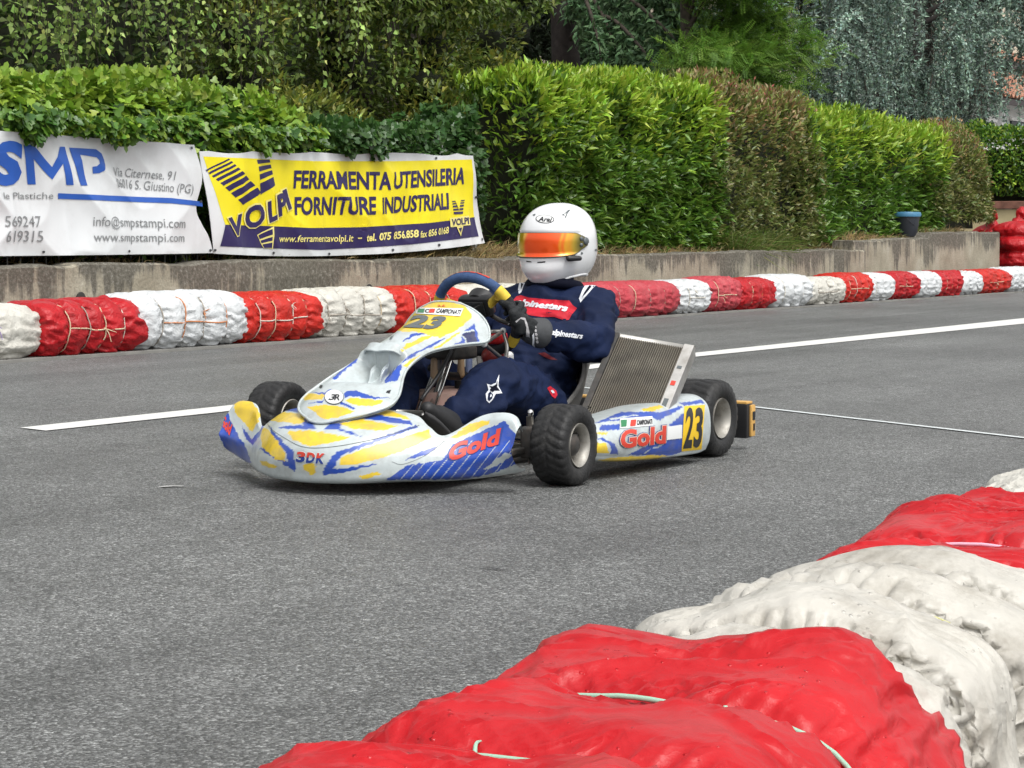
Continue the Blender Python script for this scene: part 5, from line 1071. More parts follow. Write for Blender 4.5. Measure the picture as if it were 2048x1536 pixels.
# ---- nose cone
NOSE = [(0.00, [(.52, .03), (.594, .035), (.612, .065), (.620, .108), (.606, .150), (.545, .194), (.45, .220), (.34, .236), (.335, .20)]),
        (0.13, [(.50, .03), (.572, .038), (.590, .068), (.592, .108), (.566, .156), (.512, .196), (.435, .222), (.34, .236), (.335, .20)]),
        (0.23, [(.43, .033), (.512, .045), (.524, .075), (.516, .115), (.474, .170), (.444, .194), (.40, .213), (.35, .224), (.345, .19)]),
        (0.285, [(.40, .035), (.462, .048), (.472, .08), (.462, .118), (.428, .160), (.405, .178), (.388, .188), (.365, .192), (.36, .15)]),
        (0.335, [(.36, .035), (.412, .05), (.424, .08), (.416, .11), (.396, .136), (.38, .155), (.37, .166), (.355, .168), (.35, .13)]),
        (0.41, [(.28, .04), (.337, .05), (.357, .08), (.36, .11), (.337, .142), (.312, .18), (.298, .21), (.28, .224), (.272, .19)]),
        (0.475, [(.215, .05), (.285, .056), (.318, .09), (.328, .122), (.304, .150), (.288, .19), (.280, .22), (.258, .236), (.245, .20)]),
        (0.515, [(.205, .06), (.262, .064), (.298, .093), (.316, .126), (.296, .152), (.282, .188), (.274, .214), (.252, .226), (.238, .19)]),
        (0.535, [(.235, .075), (.268, .076), (.300, .098), (.318, .13), (.304, .15), (.288, .18), (.272, .196), (.258, .20), (.25, .18)])]
rows = [[(x, -y, z) for x, z in pr] for y, pr in NOSE[:0:-1]] + [[(x, y, z) for x, z in pr] for y, pr in NOSE]
S = surf(rows, 380, 130); V = S.reshape(-1, 3); F = grid(380, 130); N_ = vnormals(V, F)
if (N_[190 * 130 + 45] @ np.array([1, 0, 0])) < 0: F = [f[::-1] for f in F]; N_ = -N_
Y, B, W, NV = C_Y, C_B, C_W, C_N
def pz(z, *p): return [z(*q) for q in p]
scr = [(W, pz(z1, (1480 + k * 62, 1310), (1486 + k * 62, 1310), (1690 + k * 62 - k * 4, 1060), (1686 + k * 62 - k * 4, 1060)), 0) for k in range(-4, 7)]
nose_marks = [(B, pz(z1, (105, 880), (150, 845), (178, 900), (230, 1010), (290, 1110), (320, 1200), (250, 1190), (160, 1110), (100, 1000))), (B, pz(z1, (255, 960), (320, 1050), (350, 1020), (405, 945), (370, 1030), (325, 1085), (290, 1050))),
  (B, pz(z1, (460, 850), (520, 842), (612, 860), (625, 890), (520, 870))), (B, pz(z1, (636, 905), (668, 908), (722, 988), (500, 985), (480, 976), (638, 962))), (B, pz(z1, (765, 988), (830, 938), (895, 928), (860, 992))), (B, pz(z1, (985, 908), (1060, 890), (1180, 915), (1312, 938), (1318, 962), (1100, 932), (990, 918))), (B, pz(z1, (868, 985), (940, 1005), (1008, 1032), (930, 1018), (850, 993))),
  (B, pz(z1, (430, 965), (470, 1020), (540, 1092), (582, 1130), (592, 1255), (480, 1178), (372, 1112), (378, 1103), (470, 1150), (548, 1198), (535, 1135), (440, 1010))), (B, pz(z1, (785, 1205), (838, 1135), (1340, 962), (1350, 974), (872, 1152), (848, 1205), (822, 1238), (1140, 1198), (1060, 1218), (830, 1268), (755, 1275))),
  (B, pz(z1, (1155, 1305), (1285, 1212), (1500, 1180), (1560, 1085), (1890, 938), (1930, 985), (1975, 1040), (1970, 1200), (1800, 1268), (1650, 1300)))] + scr + [
  (W, pz(z1, (1760, 1235), (1900, 1130), (1935, 1150), (1880, 1195), (1790, 1240))), (B, pz(z1, (1265, 1182), (1375, 1122), (1475, 1096), (1400, 1150))),
  (Y, pz(z1, (205, 800), (250, 785), (305, 790), (348, 850), (375, 905), (330, 1002), (300, 985), (268, 940), (212, 880))), (Y, pz(z1, (480, 838), (560, 795), (640, 790), (640, 858), (560, 850), (500, 842))), (Y, pz(z1, (440, 882), (475, 872), (640, 900), (648, 948), (600, 955), (440, 938), (428, 910))), (Y, pz(z1, (535, 1002), (700, 996), (935, 1040), (800, 1076), (700, 1094), (640, 1082), (580, 1052))),
  (Y, pz(z1, (870, 952), (1000, 925), (1235, 970), (1130, 998), (950, 985))), (Y, pz(z1, (1050, 890), (1130, 845), (1255, 900), (1312, 932), (1200, 912))), (Y, pz(z1, (390, 975), (422, 988), (530, 1130), (526, 1192), (470, 1172), (383, 1100), (373, 1040))), (Y, pz(z1, (876, 1162), (1000, 1112), (1180, 1060), (1420, 988), (1438, 1040), (1350, 1082), (1150, 1162), (960, 1208), (868, 1210))),
  (Y, pz(z1, (368, 1180), (420, 1190), (482, 1222), (440, 1232), (388, 1212))), (Y, pz(z1, (640, 1205), (705, 1200), (725, 1255), (690, 1275), (650, 1245))), (Y, pz(z1, (985, 1280), (1100, 1250), (1125, 1268), (1000, 1305))), (Y, pz(z1, (1555, 1040), (1680, 950), (1800, 930), (1792, 950), (1700, 1000), (1600, 1042)))]
col = livery(kw(V), N_ @ KM[:3, :3].T, nose_marks, seed=1)
# moulded seam line that runs round the top of the nose
mbN = MB(); mbN.add(V, F, PAINT, col); skN = Skin(V, F, KM)
def seam(mb, sk, pts, z, mat, wd, ml=6):
    p = smooth_path(np.array([(*z(*q), 0) for q in pts]), 60)[:, :2]; t = unit(np.gradient(p, axis=0)); n = np.stack([-t[:, 1], t[:, 0]], -1) * wd / 2
    V2 = np.stack([p + n, p - n], 1).reshape(-1, 2); sk.lay(mb, V2, grid(60, 2), mat, 1)
seam(mbN, skN, [(412, 935), (440, 985), (520, 1040), (620, 1092), (720, 1105), (880, 1090), (1080, 1050), (1240, 1005), (1360, 965)], z1, P_GREY, 1.0)
seam(mbN, skN, [(1190, 1190), (1260, 1205), (1400, 1150), (1520, 1060)], z1, P_GREY, .8)
def lay_word(mb, sk, z, s, p0, p1, h, mat, lvl, bold, shear=0.0, ml=7, keep=None): V2, F2 = word2d(s, z(*p0), z(*p1), np.asarray(h, float), bold, shear, 2.5 if keep else ml); sk.lay(mb, V2, F2, mat, lvl, keep=keep)
def lay_poly(mb, sk, z, pts, mat, lvl, ml=7): V2, F2 = poly2d([z(*p) for p in pts], ml); sk.lay(mb, V2, F2, mat, lvl)
GOLDF = dict(s='Gold')
lay_word(mbN, skN, z1, 'Gold', (1522, 1203), (1862, 1085), (7, -37), P_BLUE, 1, .075); lay_word(mbN, skN, z1, 'Gold', (1535, 1195), (1852, 1085), (6, -34), P_RED, 2, .045)
lay_word(mbN, skN, z1, 'Gold', (128, 960), (186, 1030), (6, -22), P_RED, 2, .05)
for t, a, b in (('3', 592, 652), ('D', 655, 712), ('K', 715, 772)):
    k = (b - 592) / 180 * 14; lay_word(mbN, skN, z1, t, (a, 1188 + k), (b, 1192 + k), (4.5, -22), P_WHITE, 1, .09); lay_word(mbN, skN, z1, t, (a + 3, 1186 + k), (b - 3, 1190 + k), (4, -20.5), P_BLUE, 2, .05); lay_word(mbN, skN, z1, t, (a + 3, 1186 + k), (b - 3, 1190 + k), (4, -20.5), P_RED, 3, .05, keep=lambda c, y=z1(0, 1186 + k)[1] - 10.5: c[1] < y)
nose = mbN.build('nose_cone', kart)
# ---- front number panel
def pair_row(l, c, r, yc=0.0):
    """one row of the panel: left edge, middle and right edge"""
    return l, c, r
ROWS = [  # centre x,z ; half width ; edge x,z ; shoulder factor
 (.530, .206, .050, .515, .214), (.495, .238, .120, .462, .232), (.452, .270, .160, .402, .252), (.405, .293, .166, .362, .272), (.370, .308, .155, .325, .294), (.320, .338, .130, .272, .328), (.270, .376, .112, .222, .352), (.215, .408, .103, .160, .376), (.145, .430, .102, .085, .398), (.070, .452, .116, .005, .410), (.000, .474, .145, -.080, .418), (-.052, .490, .172, -.150, .424), (-.100, .508, .164, -.178, .455), (-.135, .526, .142, -.186, .490), (-.158, .540, .105, -.184, .520), (-.168, .547, .055, -.178, .542)]
U = np.linspace(-1, 1, 11); prow = []
for cx, cz, hw, ex, ez in ROWS:
    a = np.abs(U) ** 2.1; prow.append(np.stack([cx + (ex - cx) * a, hw * np.sign(U) * np.abs(U) ** .96, cz + (ez - cz) * a], -1))
S = surf(prow, 260, 150); nu, nv = 260, 150
uu = np.linspace(0, 1, nu)[:, None] * np.ones((1, nv)); vv = np.ones((nu, 1)) * np.linspace(-1, 1, nv)[None]
ts, te = .275, .488                         # the cooling scoop let into the panel
Tn = unit(np.cross(np.gradient(S, axis=0), np.gradient(S, axis=1)))
if Tn[nu // 2, nv // 2, 2] < 0: Tn = -Tn
halfw = .60 + .10 * sstep(ts, te, uu); side = sstep(halfw + .14, halfw - .06, np.abs(vv)); prof = sstep(ts, ts + .13, uu) * (1 - sstep(te - .012, te + .004, uu + .05 * vv ** 2))
dent = side * prof; ribs = sum(np.exp(-((vv - q * (.35 + .6 * (uu - ts))) / .04) ** 2) for q in (-.62, .62)) * sstep(ts + .09, ts + .16, uu) * .8
S = S - Tn * (.082 * dent * (1 - ribs * .55))[..., None]
lipm = np.exp(-((uu - te - .012 + .05 * vv ** 2) / .010) ** 2) * sstep(.98, .75, np.abs(vv)); S = S + Tn * (.009 * lipm)[..., None]
V = S.reshape(-1, 3); F = grid(nu, nv); N_ = vnormals(V, F)
if N_[len(N_) // 2][2] < 0 and N_[-nv // 2][2] < 0: F = [f[::-1] for f in F]; N_ = -N_
panel_marks = [(B, pz(zf, (1100, 470), (1200, 400), (1310, 385), (1345, 400), (1200, 430), (1110, 478))), (B, pz(zf, (1080, 700), (1180, 610), (1300, 560), (1450, 470), (1545, 440), (1400, 530), (1280, 585), (1180, 645))), (B, pz(zf, (1440, 592), (1560, 540), (1700, 470), (1740, 370), (1835, 290), (1890, 480), (1800, 525), (1600, 565), (1330, 608))), (B, pz(zf, (915, 885), (960, 820), (1085, 700), (1100, 740), (1045, 880), (920, 903))), (B, pz(zf, (375, 855), (560, 700), (645, 645), (600, 705), (400, 875))),
  (B, pz(zf, (160, 988), (300, 1000), (385, 955), (335, 1010), (312, 1040), (280, 1100), (135, 1112), (300, 1078), (310, 1030))), (B, pz(zf, (498, 1000), (560, 972), (645, 988), (800, 1040), (985, 1055), (800, 1064), (560, 1032), (498, 1055))), (B, pz(zf, (458, 1080), (500, 1105), (635, 1160), (600, 1168), (475, 1125))),
  (NV, pz(zf, (1712, 400), (1832, 362), (1872, 482), (1765, 492))), (W, pz(zf, (1700, 395), (1712, 395), (1770, 495), (1880, 490), (1885, 505), (1760, 508))), (W, pz(zf, (1700, 385), (1835, 350), (1838, 362), (1705, 398))),
  (Y, pz(zf, (985, 370), (1080, 320), (1165, 240), (1225, 145), (1350, 85), (1480, 60), (1605, 68), (1725, 105), (1805, 190), (1800, 245), (1700, 330), (1600, 392), (1480, 440), (1300, 388), (1150, 372))), (Y, pz(zf, (1080, 562), (1150, 500), (1300, 430), (1432, 405), (1380, 442), (1200, 522), (1100, 582))), (Y, pz(zf, (1395, 560), (1480, 510), (1600, 420), (1710, 365), (1500, 532), (1380, 592))), (Y, pz(zf, (1110, 722), (1180, 658), (1330, 598), (1390, 605), (1250, 662), (1150, 742))),
  (Y, pz(zf, (78, 1042), (120, 1008), (312, 1020), (270, 1072), (98, 1082))), (Y, pz(zf, (518, 1082), (570, 1050), (905, 1080), (880, 1112), (760, 1142), (560, 1112))), (Y, pz(zf, (115, 1152), (300, 1120), (480, 1150), (612, 1190), (450, 1252), (270, 1272), (200, 1202)))]
col = livery(kw(V), N_ @ KM[:3, :3].T, panel_marks, seed=2, jit=1.5); mbP = MB(); mbP.add(V, F, PAINT, col); skP = Skin(V, F, KM)
i0 = int((te + .004) * (nu - 1)); cols_ = np.arange(int(.14 * nv), int(.86 * nv)); vq = (cols_ / (nv - 1) * 2 - 1) / .72; up_ = np.array([.12, 0, .99]); dirf = unit(S[i0 - 40, nv // 2] - S[i0, nv // 2]) * np.array([1, 0, .55]); hood = []
for q in np.linspace(0, 1, 8): hood.append(S[i0, cols_] + np.outer((1 - vq ** 2).clip(0, 1) ** .5 * (.010 + .006 * q), up_) + dirf * (.042 * q) * (1 - .5 * vq ** 2)[:, None] - up_ * .010 * q)
hood = np.array(hood); mbP.add(hood.reshape(-1, 3), grid(8, len(cols_)), PAINT, np.tile(C_W, (hood.size // 3, 1))); mbP.add(hood.reshape(-1, 3) - up_ * .004, [f[::-1] for f in grid(8, len(cols_))], PAINT, np.tile(C_W, (hood.size // 3, 1))); Vt, Ft = tube(hood[-1] - up_ * .002, .0034, 6); mbP.add(Vt, Ft, PAINT, np.tile(C_W, (len(Vt), 1)))
under = V - np.array([0, 0, .006]) - N_ * .004; mbP.add(under, [f[::-1] for f in F], PAINT, np.tile(C_W, (len(V), 1)))
edge_i = [j for j in range(nv)] + [(i + 1) * nv - 1 for i in range(1, nu)] + [(nu - 1) * nv + j for j in range(nv - 2, -1, -1)] + [i * nv for i in range(nu - 2, 0, -1)]
ev = V[edge_i]; Vt, Ft = tube(ev[::3], .0042, 6, False, True); mbP.add(Vt, Ft, PAINT, np.tile(C_W, (len(Vt), 1)))
def lay_number(mb, sk, z, digits, mat, lvl):
    for s, p0, p1, h in digits: lay_word(mb, sk, z, s, p0, p1, h, mat, lvl, .055)
lay_number(mbP, skP, zf, [('2', (1110, 335), (1300, 345), (22, -25)), ('3', (1300, 352), (1455, 352), (24, -25))], P_GREY, 2)
lay_poly(mbP, skP, zf, [(1258, 135), (1725, 142), (1690, 222), (1240, 195)], P_WHITE, 2); lay_poly(mbP, skP, zf, [(1275, 148), (1335, 148), (1322, 190), (1256, 186)], P_GREEN, 3); lay_poly(mbP, skP, zf, [(1385, 150), (1440, 150), (1425, 192), (1370, 190)], P_RED, 3)
lay_word(mbP, skP, zf, 'CAMPIONATI', (1445, 192), (1690, 208), (3, -9), P_BLACK, 3, .03, .3); lay_word(mbP, skP, zf, 'C', (1330, 188), (1372, 190), (2, -7), P_BLACK, 3, .03)
for sgn in (-1, 1): lay_poly(mbP, skP, zf, [(1500, 124), (1500 + sgn * 32, 96), (1500 + sgn * 22, 112), (1500 + sgn * 46, 118)], P_RED, 2)
th = np.linspace(0, 2 * np.pi, 28, endpoint=False)
for r, m, l in ((1.0, P_GREY, 2), (.94, P_WHITE, 3)): lay_poly(mbP, skP, zf, [(403 + 100 * r * math.cos(a) - 0 * math.sin(a), 1050 + 76 * r * math.sin(a)) for a in th], m, l)
lay_word(mbP, skP, zf, '3', (345, 1085), (398, 1088), (7, -11), P_BLACK, 4, .02); lay_word(mbP, skP, zf, 'R', (405, 1090), (462, 1092), (3, -12), P_BLACK, 4, .02)
for z_, q in ((zf, [(250, 950), (262, 925), (290, 930), (272, 960)]), (zf, [(930, 1000), (945, 985), (985, 975), (968, 1012)])): lay_poly(mbP, skP, z_, q, P_BLACK, 2)
for q0, q1 in ((845, 880), (890, 918), (925, 960), (968, 1008)): lay_poly(mbP, skP, zf, [(q0, 492 - (q0 - 845) * .22), (q0 + 10, 462 - (q0 - 845) * .22), (q1 + 8, 452 - (q1 - 845) * .22), (q1 - 8, 470 - (q1 - 845) * .22), (q1 - 14, 486 - (q1 - 845) * .22)], P_GREY, 2)
panel = mbP.build('front_panel', kart)
# ---- side pods
def pod(sy, paint):
    st = [(-.075, .075, .150, .50, .035), (-.12, .064, .172, .585, 0), (-.25, .052, .186, .605, 0), (-.42, .042, .200, .612, 0), (-.62, .034, .214, .615, 0), (-.80, .030, .226, .612, 0), (-.875, .034, .226, .606, 0)]; rows = []
    for x, zb, zt, y, _ in st: rows.append([(x, sy * .40, zb + .004), (x, sy * (y - .04), zb), (x, sy * (y - .006), zb + .02), (x, sy * (y + .006), (zb * .6 + zt * .4)), (x, sy * (y - .002), zt - .045), (x, sy * (y - .03), zt - .012), (x, sy * (y - .08), zt), (x, sy * .42, zt - .012), (x, sy * .41, zt - .05)])
    S = surf(rows, 230, 90); V = S.reshape(-1, 3); F = grid(230, 90); N_ = vnormals(V, F); k = 115 * 90 + 38
    if N_[k][1] * sy < 0: F = [f[::-1] for f in F]; N_ = -N_
    F = F + [tuple(range(90)), tuple(229 * 90 + q for q in range(89, -1, -1))]
    mb = MB(); marks = []
    if paint:
        marks = [(B, pz(zp, (95, 470), (300, 375), (440, 325), (800, 322), (905, 335), (1130, 255), (1195, 270), (1040, 350), (900, 422), (800, 402), (500, 402), (420, 425), (300, 432))), (W, pz(zp, (300, 400), (620, 355), (640, 365), (320, 420))), (B, pz(zp, (165, 540), (200, 480), (415, 470), (420, 540), (220, 545))), (B, pz(zp, (115, 645), (200, 632), (310, 680), (362, 720), (402, 835), (300, 835), (322, 765), (280, 705), (200, 662))), (B, pz(zp, (515, 845), (760, 720), (960, 655), (1180, 640), (1195, 800), (1040, 848), (800, 845))), (B, pz(zp, (990, 505), (1190, 335), (1198, 645), (1165, 650), (1160, 480))), (B, pz(zp, (1120, 218), (1400, 180), (1445, 215), (1200, 252))),
          (W, pz(zp, (820, 760), (980, 690), (990, 695), (850, 765))), (W, pz(zp, (700, 830), (780, 770), (790, 775), (720, 835))), (Y, pz(zp, (670, 292), (900, 238), (945, 268), (820, 320), (700, 312))), (Y, pz(zp, (140, 560), (290, 572), (255, 602), (125, 592))), (Y, pz(zp, (110, 690), (255, 702), (292, 822), (110, 822))), (Y, pz(zp, (150, 905), (400, 868), (900, 846), (1010, 850), (700, 925), (380, 940)))]
    mb.add(V, F, PAINT, livery(kw(V), N_ @ KM[:3, :3].T, marks, seed=4, jit=1.0))
    if paint:
        sk = Skin(V, F, KM)
        lay_poly(mb, sk, zp, [(1195, 258), (1442, 240), (1402, 775), (1160, 800)], P_YEL, 1)
        for t, p0, p1, h in (('2', (1178, 765), (1278, 755), (6.5, -80)), ('3', (1296, 752), (1395, 742), (5, -78))): lay_word(mb, sk, zp, t, p0, p1, h, P_BLACK, 2, .03)
        lay_poly(mb, sk, zp, [(985, 502), (1165, 480), (1160, 640), (978, 662)], P_WHITE, 2)
        lay_poly(mb, sk, zp, [(418, 412), (806, 380), (812, 490), (420, 527)], P_WHITE, 2); lay_poly(mb, sk, zp, [(425, 432), (500, 426), (492, 505), (428, 512)], P_GREEN, 3); lay_poly(mb, sk, zp, [(545, 428), (612, 422), (600, 498), (535, 504)], P_RED, 3); lay_word(mb, sk, zp, 'CAMPIONATI', (615, 490), (798, 474), (0, -9.5), P_BLACK, 4, .04)
        lay_word(mb, sk, zp, 'Gold', (398, 775), (972, 702), (1.5, -38), P_BLUE, 2, .085); lay_word(mb, sk, zp, 'Gold', (405, 771), (966, 700), (1.5, -36.5), P_PALE, 3, .065); lay_word(mb, sk, zp, 'Gold', (412, 766), (958, 700), (1.5, -35), P_RED, 4, .04)
    return mb.build('side_pod', kart)
pod(1, True); pod(-1, False)
# ---- wheels
def wheel(name, x, y, z, r, wd, sy, rim_r, steer=0.0):
    mb = MB(); V, F = lathe([(0, -.03), (.028, -.03), (.034, -.02), (.034, .035), (.02, .045), (0, .045)], 20); mb.add(V * np.array([1, sy, 1]), F, DARKM)
    for k in range(3): a = k * 2.094 + .5; V, F = capsule((.02 * math.cos(a), sy * .01, .02 * math.sin(a)), .008, (rim_r * .8 * math.cos(a), sy * .02, rim_r * .8 * math.sin(a)), .008, 8); mb.add(V, F, DARKM)
    o = mb.build(name, kart, loc=(x, y, z), sharp=40); o.rotation_euler = (0, 0, steer)
    h = wd / 2; n = 168; prof = [(rim_r, -h * .72), (rim_r + .008, -h * .95), (rim_r + (r - rim_r) * .45, -h * 1.06), (r * .945, -h * .98), (r * .985, -h * .80)] + [(r * (1 - .012 * abs(q) ** 3), h * q * .78) for q in np.linspace(-.96, .96, 21)] + [(r * .985, h * .80), (r * .945, h * .98), (rim_r + (r - rim_r) * .45, h * 1.06), (rim_r + .008, h * .95), (rim_r, h * .72)]
    prof = np.array(prof); th = np.linspace(0, 2 * np.pi, n, endpoint=False); R_ = np.repeat(prof[:, :1], n, 1); Hh = np.repeat(prof[:, 1:], n, 1); q = Hh / h
    on = (R_ > r * .93); ph = th[None] * 26 + 5.2 * np.sqrt(np.abs(q) + .02) * 1.5
    g = sstep(.30, .72, np.cos(ph)) * (np.abs(q) < 1.0); g2 = np.exp(-((np.abs(q) - .0) / .06) ** 2) + .8 * np.exp(-((np.abs(q) - .45) / .05) ** 2) * .6
    R2 = R_ - on * np.clip(g + g2 * .8, 0, 1) * .0034
    V = np.stack([R2 * np.cos(th), Hh, R2 * np.sin(th)], -1).reshape(-1, 3); mb = MB(); mb.add(V, grid(len(prof), n, False, True), RUBBER); mb.build('tyre', o)
    V, F = lathe([(.02, .012), (rim_r * .62, .006), (rim_r * .80, h * .15), (rim_r * .86, h * .55), (rim_r * .90, h * .88), (rim_r * 1.04, h * .98), (rim_r * 1.06, h * .93), (rim_r * .99, h * .70), (rim_r * .97, -h * .70), (rim_r * 1.06, -h * .93), (rim_r * 1.02, -h * .98), (rim_r * .88, -h * .85), (rim_r * .8, -h * .2), (.02, -.006)], 40); mb = MB(); mb.add(V * np.array([1, sy, 1]), F, ALU); mb.build('rim', o, sharp=50)
    return o
wheel('front_wheel', 0, .535, .124, .124, .114, 1, .064, .03); wheel('front_wheel', 0.0, -.535, .158, .124, .114, -1, .064, .03)
wheel('rear_wheel', -1.05, .49, .133, .133, .17, 1, .066); wheel('rear_wheel', -1.05, -.49, .133, .133, .17, -1, .066)
# ---- chassis, floor, steering gear
mb = MB()
for sy in (-1, 1):
    for pts in ([(.42, sy * .10, .062), (.36, sy * .27, .062), (.1, sy * .30, .062), (-.35, sy * .33, .062), (-.9, sy * .31, .064), (-1.12, sy * .30, .066)], [(.05, sy * .30, .075), (0, sy * .40, .10), (-.01, sy * .44, .12)]): V, F = tube(smooth_path(pts, 40), .0155, 10); mb.add(V, F, DARKM)
for pts in ([(.42, -.11, .062), (.455, 0, .062), (.42, .11, .062)], [(-.06, -.3, .062), (-.06, .3, .062)], [(-.62, -.33, .062), (-.62, .33, .062)], [(-1.1, -.31, .066), (-1.1, .31, .066)]): V, F = tube(smooth_path(pts, 16), .0155, 10); mb.add(V, F, DARKM)
mb.build('chassis_frame', kart)
mb = MB(); V, F = box((.12, 0, .040), (.66, .54, .005), .001); mb.add(V, F, ALU); mb.build('floor_tray', kart, smooth=False)
mb = MB(); V, F = tube([(-1.05, -.44, .133), (-1.05, .44, .133)], .02, 16); mb.add(V, F, METAL); mb.build('rear_axle', kart)
for sy in (-1, 1):
    mb = MB(); V, F = box((-.005, sy * .415, .125), (.05, .05, .10), .01); mb.add(V, F, DARKM); V, F = tube([(-.005, sy * .42, .06), (.0, sy * .415, .205)], .011, 10); mb.add(V, F, METAL); V, F = tube([(0, sy * .43, .124), (0, sy * .50, .124)], .016, 12); mb.add(V, F, METAL); V, F = lathe([(0, .0), (.03, 0), (.034, .012), (.03, .045), (0, .045)], 18); mb.add(V + np.array([0, sy * .455 - .02, .124]), F, ALU); V, F = box((.05, sy * .40, .10), (.09, .02, .02), .004); mb.add(V, F, DARKM); V, F = ellipsoid((-.004, sy * .415, .215), (.010, .010, .012), 10, 8); mb.add(V, F, CHROME); V, F = box((-.03, sy * .43, .165), (.06, .035, .03), .008); mb.add(V, F, ALU); mb.build('stub_axle', kart)
    mb = MB(); V, F = tube([(-.10, sy * .06, .13), (-.075, sy * .41, .115)], .0085, 10); mb.add(V, F, CHROME); mb.build('tie_rod', kart)
a, b = kp(905, 690, .0), kp(862, 815, .0)
mb = MB(); V, F = tube([b + (b - a) * .12, a], .0095, 12); mb.add(V, F, CHROME); V, F = tube([a, (-.365, 0, .487)], .0095, 12); mb.add(V, F, DARKM); mb.build('steering_column', kart)
mb = MB()
for sy in (-1, 1): V, F = tube([b + np.array([.03, sy * .028, -.01]), a + np.array([.01, sy * .022, 0])], .0062, 8); mb.add(V, F, CHROME)
V, F = box(b + np.array([.03, 0, -.03]), (.05, .10, .03), .006); mb.add(V, F, DARKM); V, F = box(a, (.05, .075, .04), .008, Matrix.Rotation(-.6, 4, 'Y')); mb.add(V, F, DARKM); mb.build('column_support', kart)
mb = MB(); A_, B_, C3 = kp(968, 688, .145), kp(1006, 662, .10), kp(1010, 722, .115)
for p in ([A_, B_], [B_, (B_ + C3) / 2 + np.array([.0, .012, 0]), C3], [A_, C3]): V, F = tube(smooth_path(p, 8), .0065, 8); mb.add(V, F, METAL)
for q in (A_, B_): V, F = ellipsoid(q, (.011, .011, .011), 10, 8); mb.add(V, F, P_WHITE)
V, F = tube(smooth_path([B_, (-.22, 0, .44), B_ * np.array([1, -1, 1])], 12), .0065, 8); mb.add(V, F, METAL); mb.build('panel_bracket', kart)
# fuel tank between the legs
mb = MB(); V, F = box((0, 0, 0), (.29, .235, .20), .045); V = V + np.array([-.20, 0, .165]); top = V[:, 2] > .2; V[top, 0] -= .02; V[top, 0] = -.2 + (V[top, 0] + .2) * .86; mb.add(V, F, pbr('fuel_tank_plastic', (.56, .36, .31), .42, spec=.45, var=.16, vscale=7, dirt=(.36, .30, .23), dscale=6, damt=.6, transl=.12)); V, F = lathe([(0, .0), (.03, 0), (.03, .025), (0, .027)], 20, 'z'); mb.add(V + np.array([-.24, .03, .265]), F, BLACKP); tk = mb.build('fuel_tank', kart, sharp=50)
mb = MB(); V, F = tube(smooth_path([kp(842, 800, .05), kp(880, 745, .06), kp(925, 660, .03)], 14), .006, 8); mb.add(V, F, BLACKP); mb.build('fuel_hose', kart)
mb = MB()
for i, (px, py, c) in enumerate([(868, 738, (.36, .25, .16)), (890, 735, (.30, .22, .15)), (922, 735, (.42, .28, .16)), (875, 722, (.12, .11, .11)), (938, 728, (.16, .2, .34))]): V, F = capsule(kp(px, py - 16, -.02), .011, kp(px, py + 14, -.02), .012, 10); mb.add(V, F, pbr('fitting_%d' % i, c, .5))
V, F = tube(smooth_path([kp(862, 735, -.03), kp(900, 752, -.03), kp(948, 748, -.03)], 10), .014, 10); mb.add(V, F, BLACKP); V, F = box(kp(902, 704, 0), (.14, .12, .045), .012); mb.add(V, F, DARKM); mb.build('fuel_fittings', kart)
mb = MB(); V, F = capsule(kp(985, 712, .02), .038, kp(1002, 735, .02), .032, 14); mb.add(V, F, pbr('dark_red_plastic', (.16, .014, .012), .4)); V, F = capsule(kp(1018, 712, .03), .016, kp(1020, 738, .03), .014, 10); mb.add(V, F, P_WHITE); V, F = box(kp(984, 676, .02), (.05, .10, .04), .012); mb.add(V, F, pbr('bright_red_plastic', (.50, .015, .02), .35)); mb.build('brake_reservoir', kart)
for sy in (-1, 1):
    mb = MB(); V, F = tube(smooth_path([(.30, sy * .15, .06), (.29, sy * .15, .16), (.275, sy * .15, .225)], 10), .008, 8); mb.add(V, F, METAL); V, F = tube([(.275, sy * .11, .225), (.275, sy * .20, .225)], .008, 8); mb.add(V, F, METAL); mb.build('pedal', kart)
# seat shell
ns, nt2 = 34, 30; rows = []
back = smooth_path([(-.36, 0, .058), (-.52, 0, .04), (-.68, 0, .05), (-.80, 0, .13), (-.90, 0, .27), (-.965, 0, .40), (-.985, 0, .44)], ns)
for i in range(ns):
    t = i / (ns - 1); hw = .150 + .06 * sstep(.1, .5, t) + .012 * sstep(.5, 1, t) - .05 * sstep(.9, 1, t); up = .05 + .15 * math.exp(-((t - .5) / .30) ** 2); fw = .22 * sstep(.35, .75, t) * (1 - .6 * sstep(.8, 1, t)); a = np.linspace(-1, 1, nt2)
    rows.append(np.stack([back[i, 0] + fw * np.abs(a) ** 3, hw * np.sin(a * 1.35) / math.sin(1.35), back[i, 2] + up * np.abs(a) ** 2.6 * (1 - .55 * sstep(.6, 1, t))], -1))
S = np.array(rows); V = S.reshape(-1, 3); F = grid(ns, nt2); FIB = pbr('grey_fibreglass', (.30, .29, .27), .45, var=.2, vscale=22, dirt=(.09, .085, .08), dscale=12, damt=.5)
mb = MB(); mb.add(V, F, FIB); N_ = vnormals(V, F); mb.add(V - N_ * .006 * np.sign(N_[len(N_) // 2][2] + 1e-6), [f[::-1] for f in F], FIB)
for j in (0, nt2 - 1): Vt, Ft = tube(S[:, j], .009, 8); mb.add(Vt, Ft, FIB)
mb.build('seat', kart)
